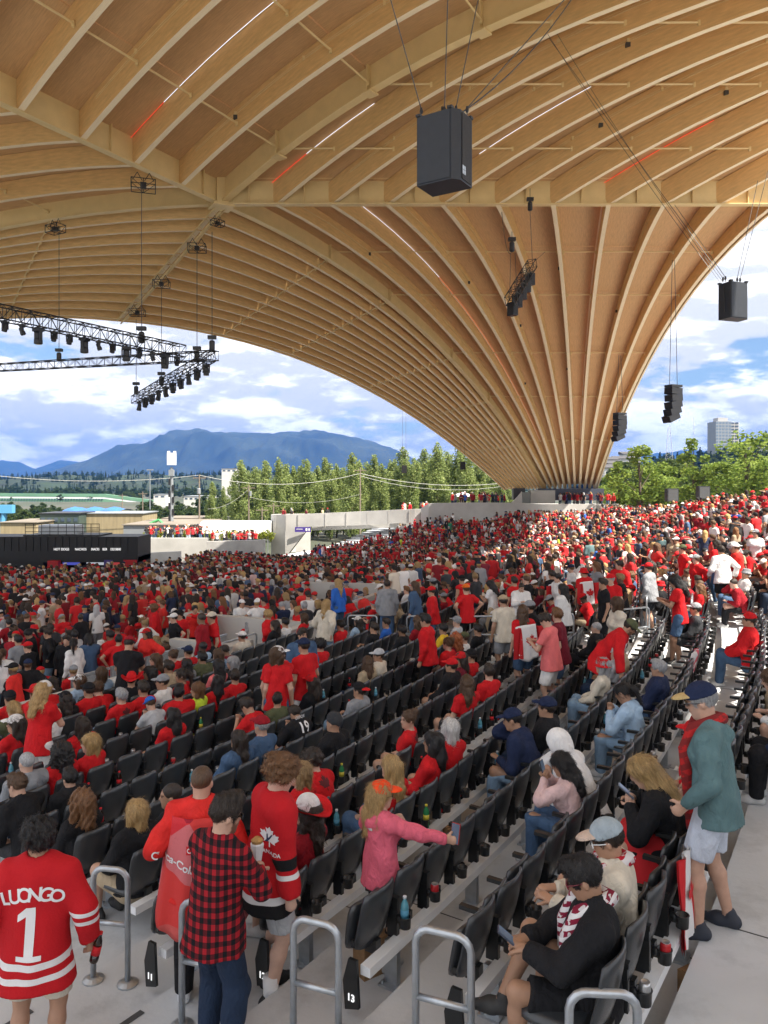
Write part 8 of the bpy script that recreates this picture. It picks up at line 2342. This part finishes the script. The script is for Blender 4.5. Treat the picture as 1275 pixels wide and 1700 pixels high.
# row-end standards with their numbers
for r in (11, 12, 13, 14, 15):
    a = a_near(r); x, y = ang_pt(row_R(r), a - .02); rz = face_c(x, y); o = empty('row_end_panel', (x, y, row_floor(r)), rz); tag(o, f'black end panel of row {numw(r)} with its white row number', 'panel')
    MB().prism([(-.05, .0), (.12, .0), (.16, .0), (.16, .0)], 0, 1) if False else None
    m = MB(); m.add([(0, -.02, .10), (0, .10, .06), (0, .12, .26), (0, .07, .43), (0, .0, .43), (-.025, -.02, .10), (-.025, .10, .06), (-.025, .12, .26), (-.025, .07, .43), (-.025, .0, .43)], [(0, 1, 2, 3, 4), (9, 8, 7, 6, 5), (0, 5, 6, 1), (1, 6, 7, 2), (2, 7, 8, 3), (3, 8, 9, 4), (4, 9, 5, 0)])
    m.build('plate', SEATMT, o)
    me = text_mesh(str(r), .07, LETW, .002, bold=.02); t = link('row_number', me, o); t.matrix_local = Matrix.Translation((-.029, .045, .16)) @ Matrix.Rotation(-math.pi / 2, 4, 'Z') @ Matrix.Rotation(math.pi / 2, 4, 'X')
# step nosings and slab joints
NOSE = M('dark nosing tape', (.07, .07, .072), .8)
for r in (10, 11, 12, 13):
    R = row_R(r) - .66; a0 = a_near(r) - .55; x0, y0 = ang_pt(R, a0 - .55); x1, y1 = ang_pt(R, a0)
    nb_ = MB().box(((x0 + x1) / 2, (y0 + y1) / 2, row_floor(r) + .004), (math.hypot(x1 - x0, y1 - y0), .05, .006), math.atan2(y1 - y0, x1 - x0)).build('step_nosing', NOSE); nb_.parent = ter
for r in range(9, 19):
    for a in (-36.2, -33.1, -30.0, -27.0):
        x0, y0 = ang_pt(row_R(r) - .69, a + .12 * (r % 3)); x1, y1 = ang_pt(row_R(r) + .14, a + .12 * (r % 3))
        if y0 > 3: jb = MB().box(((x0 + x1) / 2, (y0 + y1) / 2, row_floor(r) + .002), (math.hypot(x1 - x0, y1 - y0), .009, .004), math.atan2(y1 - y0, x1 - x0)).build('slab_joint', NOSE); jb.parent = ter
# bags, trays and a fallen sheet
KRAFT = M('brown paper', (.26, .15, .07), .85, var=.15, vscale=12, bump=.5, bscale=14)
def bag(px, Y, r, s, label):
    x, y, z = at_px(px, Y, r); o = empty('paper_bag', (x, y, z), .6); tag(o, label, 'bag'); m = MB(); m.prism([(-.14 * s, -.09 * s), (.14 * s, -.09 * s), (.14 * s, .09 * s), (-.14 * s, .09 * s)], 0, [.30 * s, .32 * s, .29 * s, .31 * s]); m.build('sack', KRAFT, o); MB().box((0, 0, .30 * s), (.27 * s, .03, .03)).build('folded_top', KRAFT, o)
bag(618, 5.95, 13, .9, 'brown paper bag on the floor under row thirteen'); bag(748, 8.1, 13, .5, 'small brown paper bag under the seats behind row twelve'); bag(1145, 5.1, 15, .5, 'brown paper box on the floor behind row fifteen')
for n, (px, Y, r) in enumerate(((752, 8.0, 13), (1030, 4.05, 15), (765, 7.6, 13))):
    x, y, z = at_px(px, Y, r); o = empty('drink_can', (x, y, z)); link('can_body', CANB['silver'], o); link('can_top', CANT, o); tag(o, ['silver can standing on the floor beside the small paper bag', 'silver can standing on the floor by the end seat of row fifteen', 'silver can on the step just below the small paper bag'][n], 'can')
x, y, z = at_px(372, 5.6, 12); o = MB().box((0, 0, 0), (.30, .42, .004), .3).build('paper_sheet', M('white card', (.75, .75, .75), .7), None, (x, y, z + .012)); tag(o, 'white paper sheet dropped on the floor behind the checked shirt', 'paper')
# flag hanging over a seat back of row fifteen, shoulder bag and scarf
def hang_flag(r, i, label, dx=0.0):
    x, y, z = seat_xyz(r, i); o = empty('draped_flag', (x, y, z), face_c(x, y)); tag(o, label, 'flag')
    for k, (a, b, mt) in enumerate(((-.20, -.09, FLAGR), (-.09, .10, FLAGW), (.10, .20, FLAGR))):
        v = []; f = []
        for s in (0, 1):
            for j in range(9):
                for q in range(6): t = j / 8; u = a + (b - a) * q / 5; v.append((u + .03 * t * math.sin(u * 30), -.085 - .012 * s - .015 * math.sin(u * 40 + t * 4) - .01 * t, .88 - .62 * t))
        for j in range(8):
            for q in range(5): c = j * 6 + q; f.append((c, c + 6, c + 7, c + 1)); f.append((54 + c, 54 + c + 1, 54 + c + 7, 54 + c + 6))
        link('flag_field', mesh('flag_field', v, f, mt, True), o)
    lm = poly_mesh2d(LEAF, .085); lm.materials.append(FLAGR); lo = link('maple_leaf', lm, o); lo.matrix_local = Matrix.Translation((.0, -.122, .60)) @ Matrix.Rotation(math.pi / 2, 4, 'X')
hang_flag(15, 3, 'maple leaf flag hanging down the back of a row fifteen seat'); 
bk = seat_xyz(14, 19); o = empty('draped_towel', bk, face_c(bk[0], bk[1])); tag(o, 'pink and white cloth over a row fourteen seat back', 'cloth')
m = MB(); g, f_ = shell(.46, .40, .72, .05, .06, tilt=math.radians(13), y0=-.02); m.add(g, f_); m.build('cloth', node_mat('pink and white cloth', lambda xyz, mth, mix, noise, N, L, tc: mix(mth('GREATER_THAN', noise(6).outputs['Fac'], .52), (.62, .6, .6), (.60, .10, .14))), o, sm=True)

# litter on the treads
NAP = M('white card', (.75, .75, .75), .7)
lr = random.Random(33)
for n in range(12):
    r = [11, 12, 13, 14, 15, 16, 13, 14, 15, 12, 14, 16][n]; i = lr.randint(1, 16); x, y, z = seat_xyz(r, i, .28 if n % 2 else -.45); z = floor_z(polar(x, y)[0], y)
    if n % 3 == 0:
        o = empty('paper_cup', (x, y, z + .04), lr.uniform(0, 6)); o.rotation_euler = (math.pi / 2, 0, lr.uniform(0, 6)); MB().lathe([(.028, 0), (.040, .11), (.043, .112)], 12).build('cup', NAP, o, sm=True); MB().lathe([(.0345, .04), (.0375, .075)], 12).build('cup_band', FLAGR, o, sm=True)
        tag(o, f'paper cup lying on the concrete by row {numw(r)}, {ordn(i + 1)} seat', 'cup', 'litter on the treads')
    else:
        v = []; f = []
        for a in range(5):
            for b in range(5): v.append(((a - 2) * .035 + lr.uniform(-.01, .01), (b - 2) * .035 + lr.uniform(-.01, .01), .012 + lr.uniform(0, .035)))
        for a in range(4):
            for b in range(4): c = a * 5 + b; f.append((c, c + 5, c + 6, c + 1))
        o = link('napkin', mesh('napkin', v, f, NAP if n % 3 == 1 else KRAFT)); o.location = (x, y, z); o.rotation_euler = (0, 0, lr.uniform(0, 6))
        tag(o, f'crumpled {"white" if n % 3 == 1 else "brown"} napkin on the concrete by row {numw(r)}, {ordn(i + 1)} seat', 'napkin', 'litter on the treads')
# ------------------------------------------------------------------ the air between here and the mountains
hz = MB().box((0, 3350, 190), (13000, 7500, 406)).build('haze', None)
hm = bpy.data.materials.new('haze air'); hm.use_nodes = True; hm.node_tree.nodes.clear()
ho = hm.node_tree.nodes.new('ShaderNodeOutputMaterial'); hv = hm.node_tree.nodes.new('ShaderNodeVolumePrincipled')
hv.inputs['Color'].default_value = (.035, .19, .66, 1); hv.inputs['Density'].default_value = 1.45e-4; hv.inputs['Anisotropy'].default_value = 0.0
hm.node_tree.links.new(hv.outputs[0], ho.inputs['Volume']); hz.data.materials.append(hm)
tag(hz, 'thin blue air in front of the mountains', 'haze', kind='stuff')
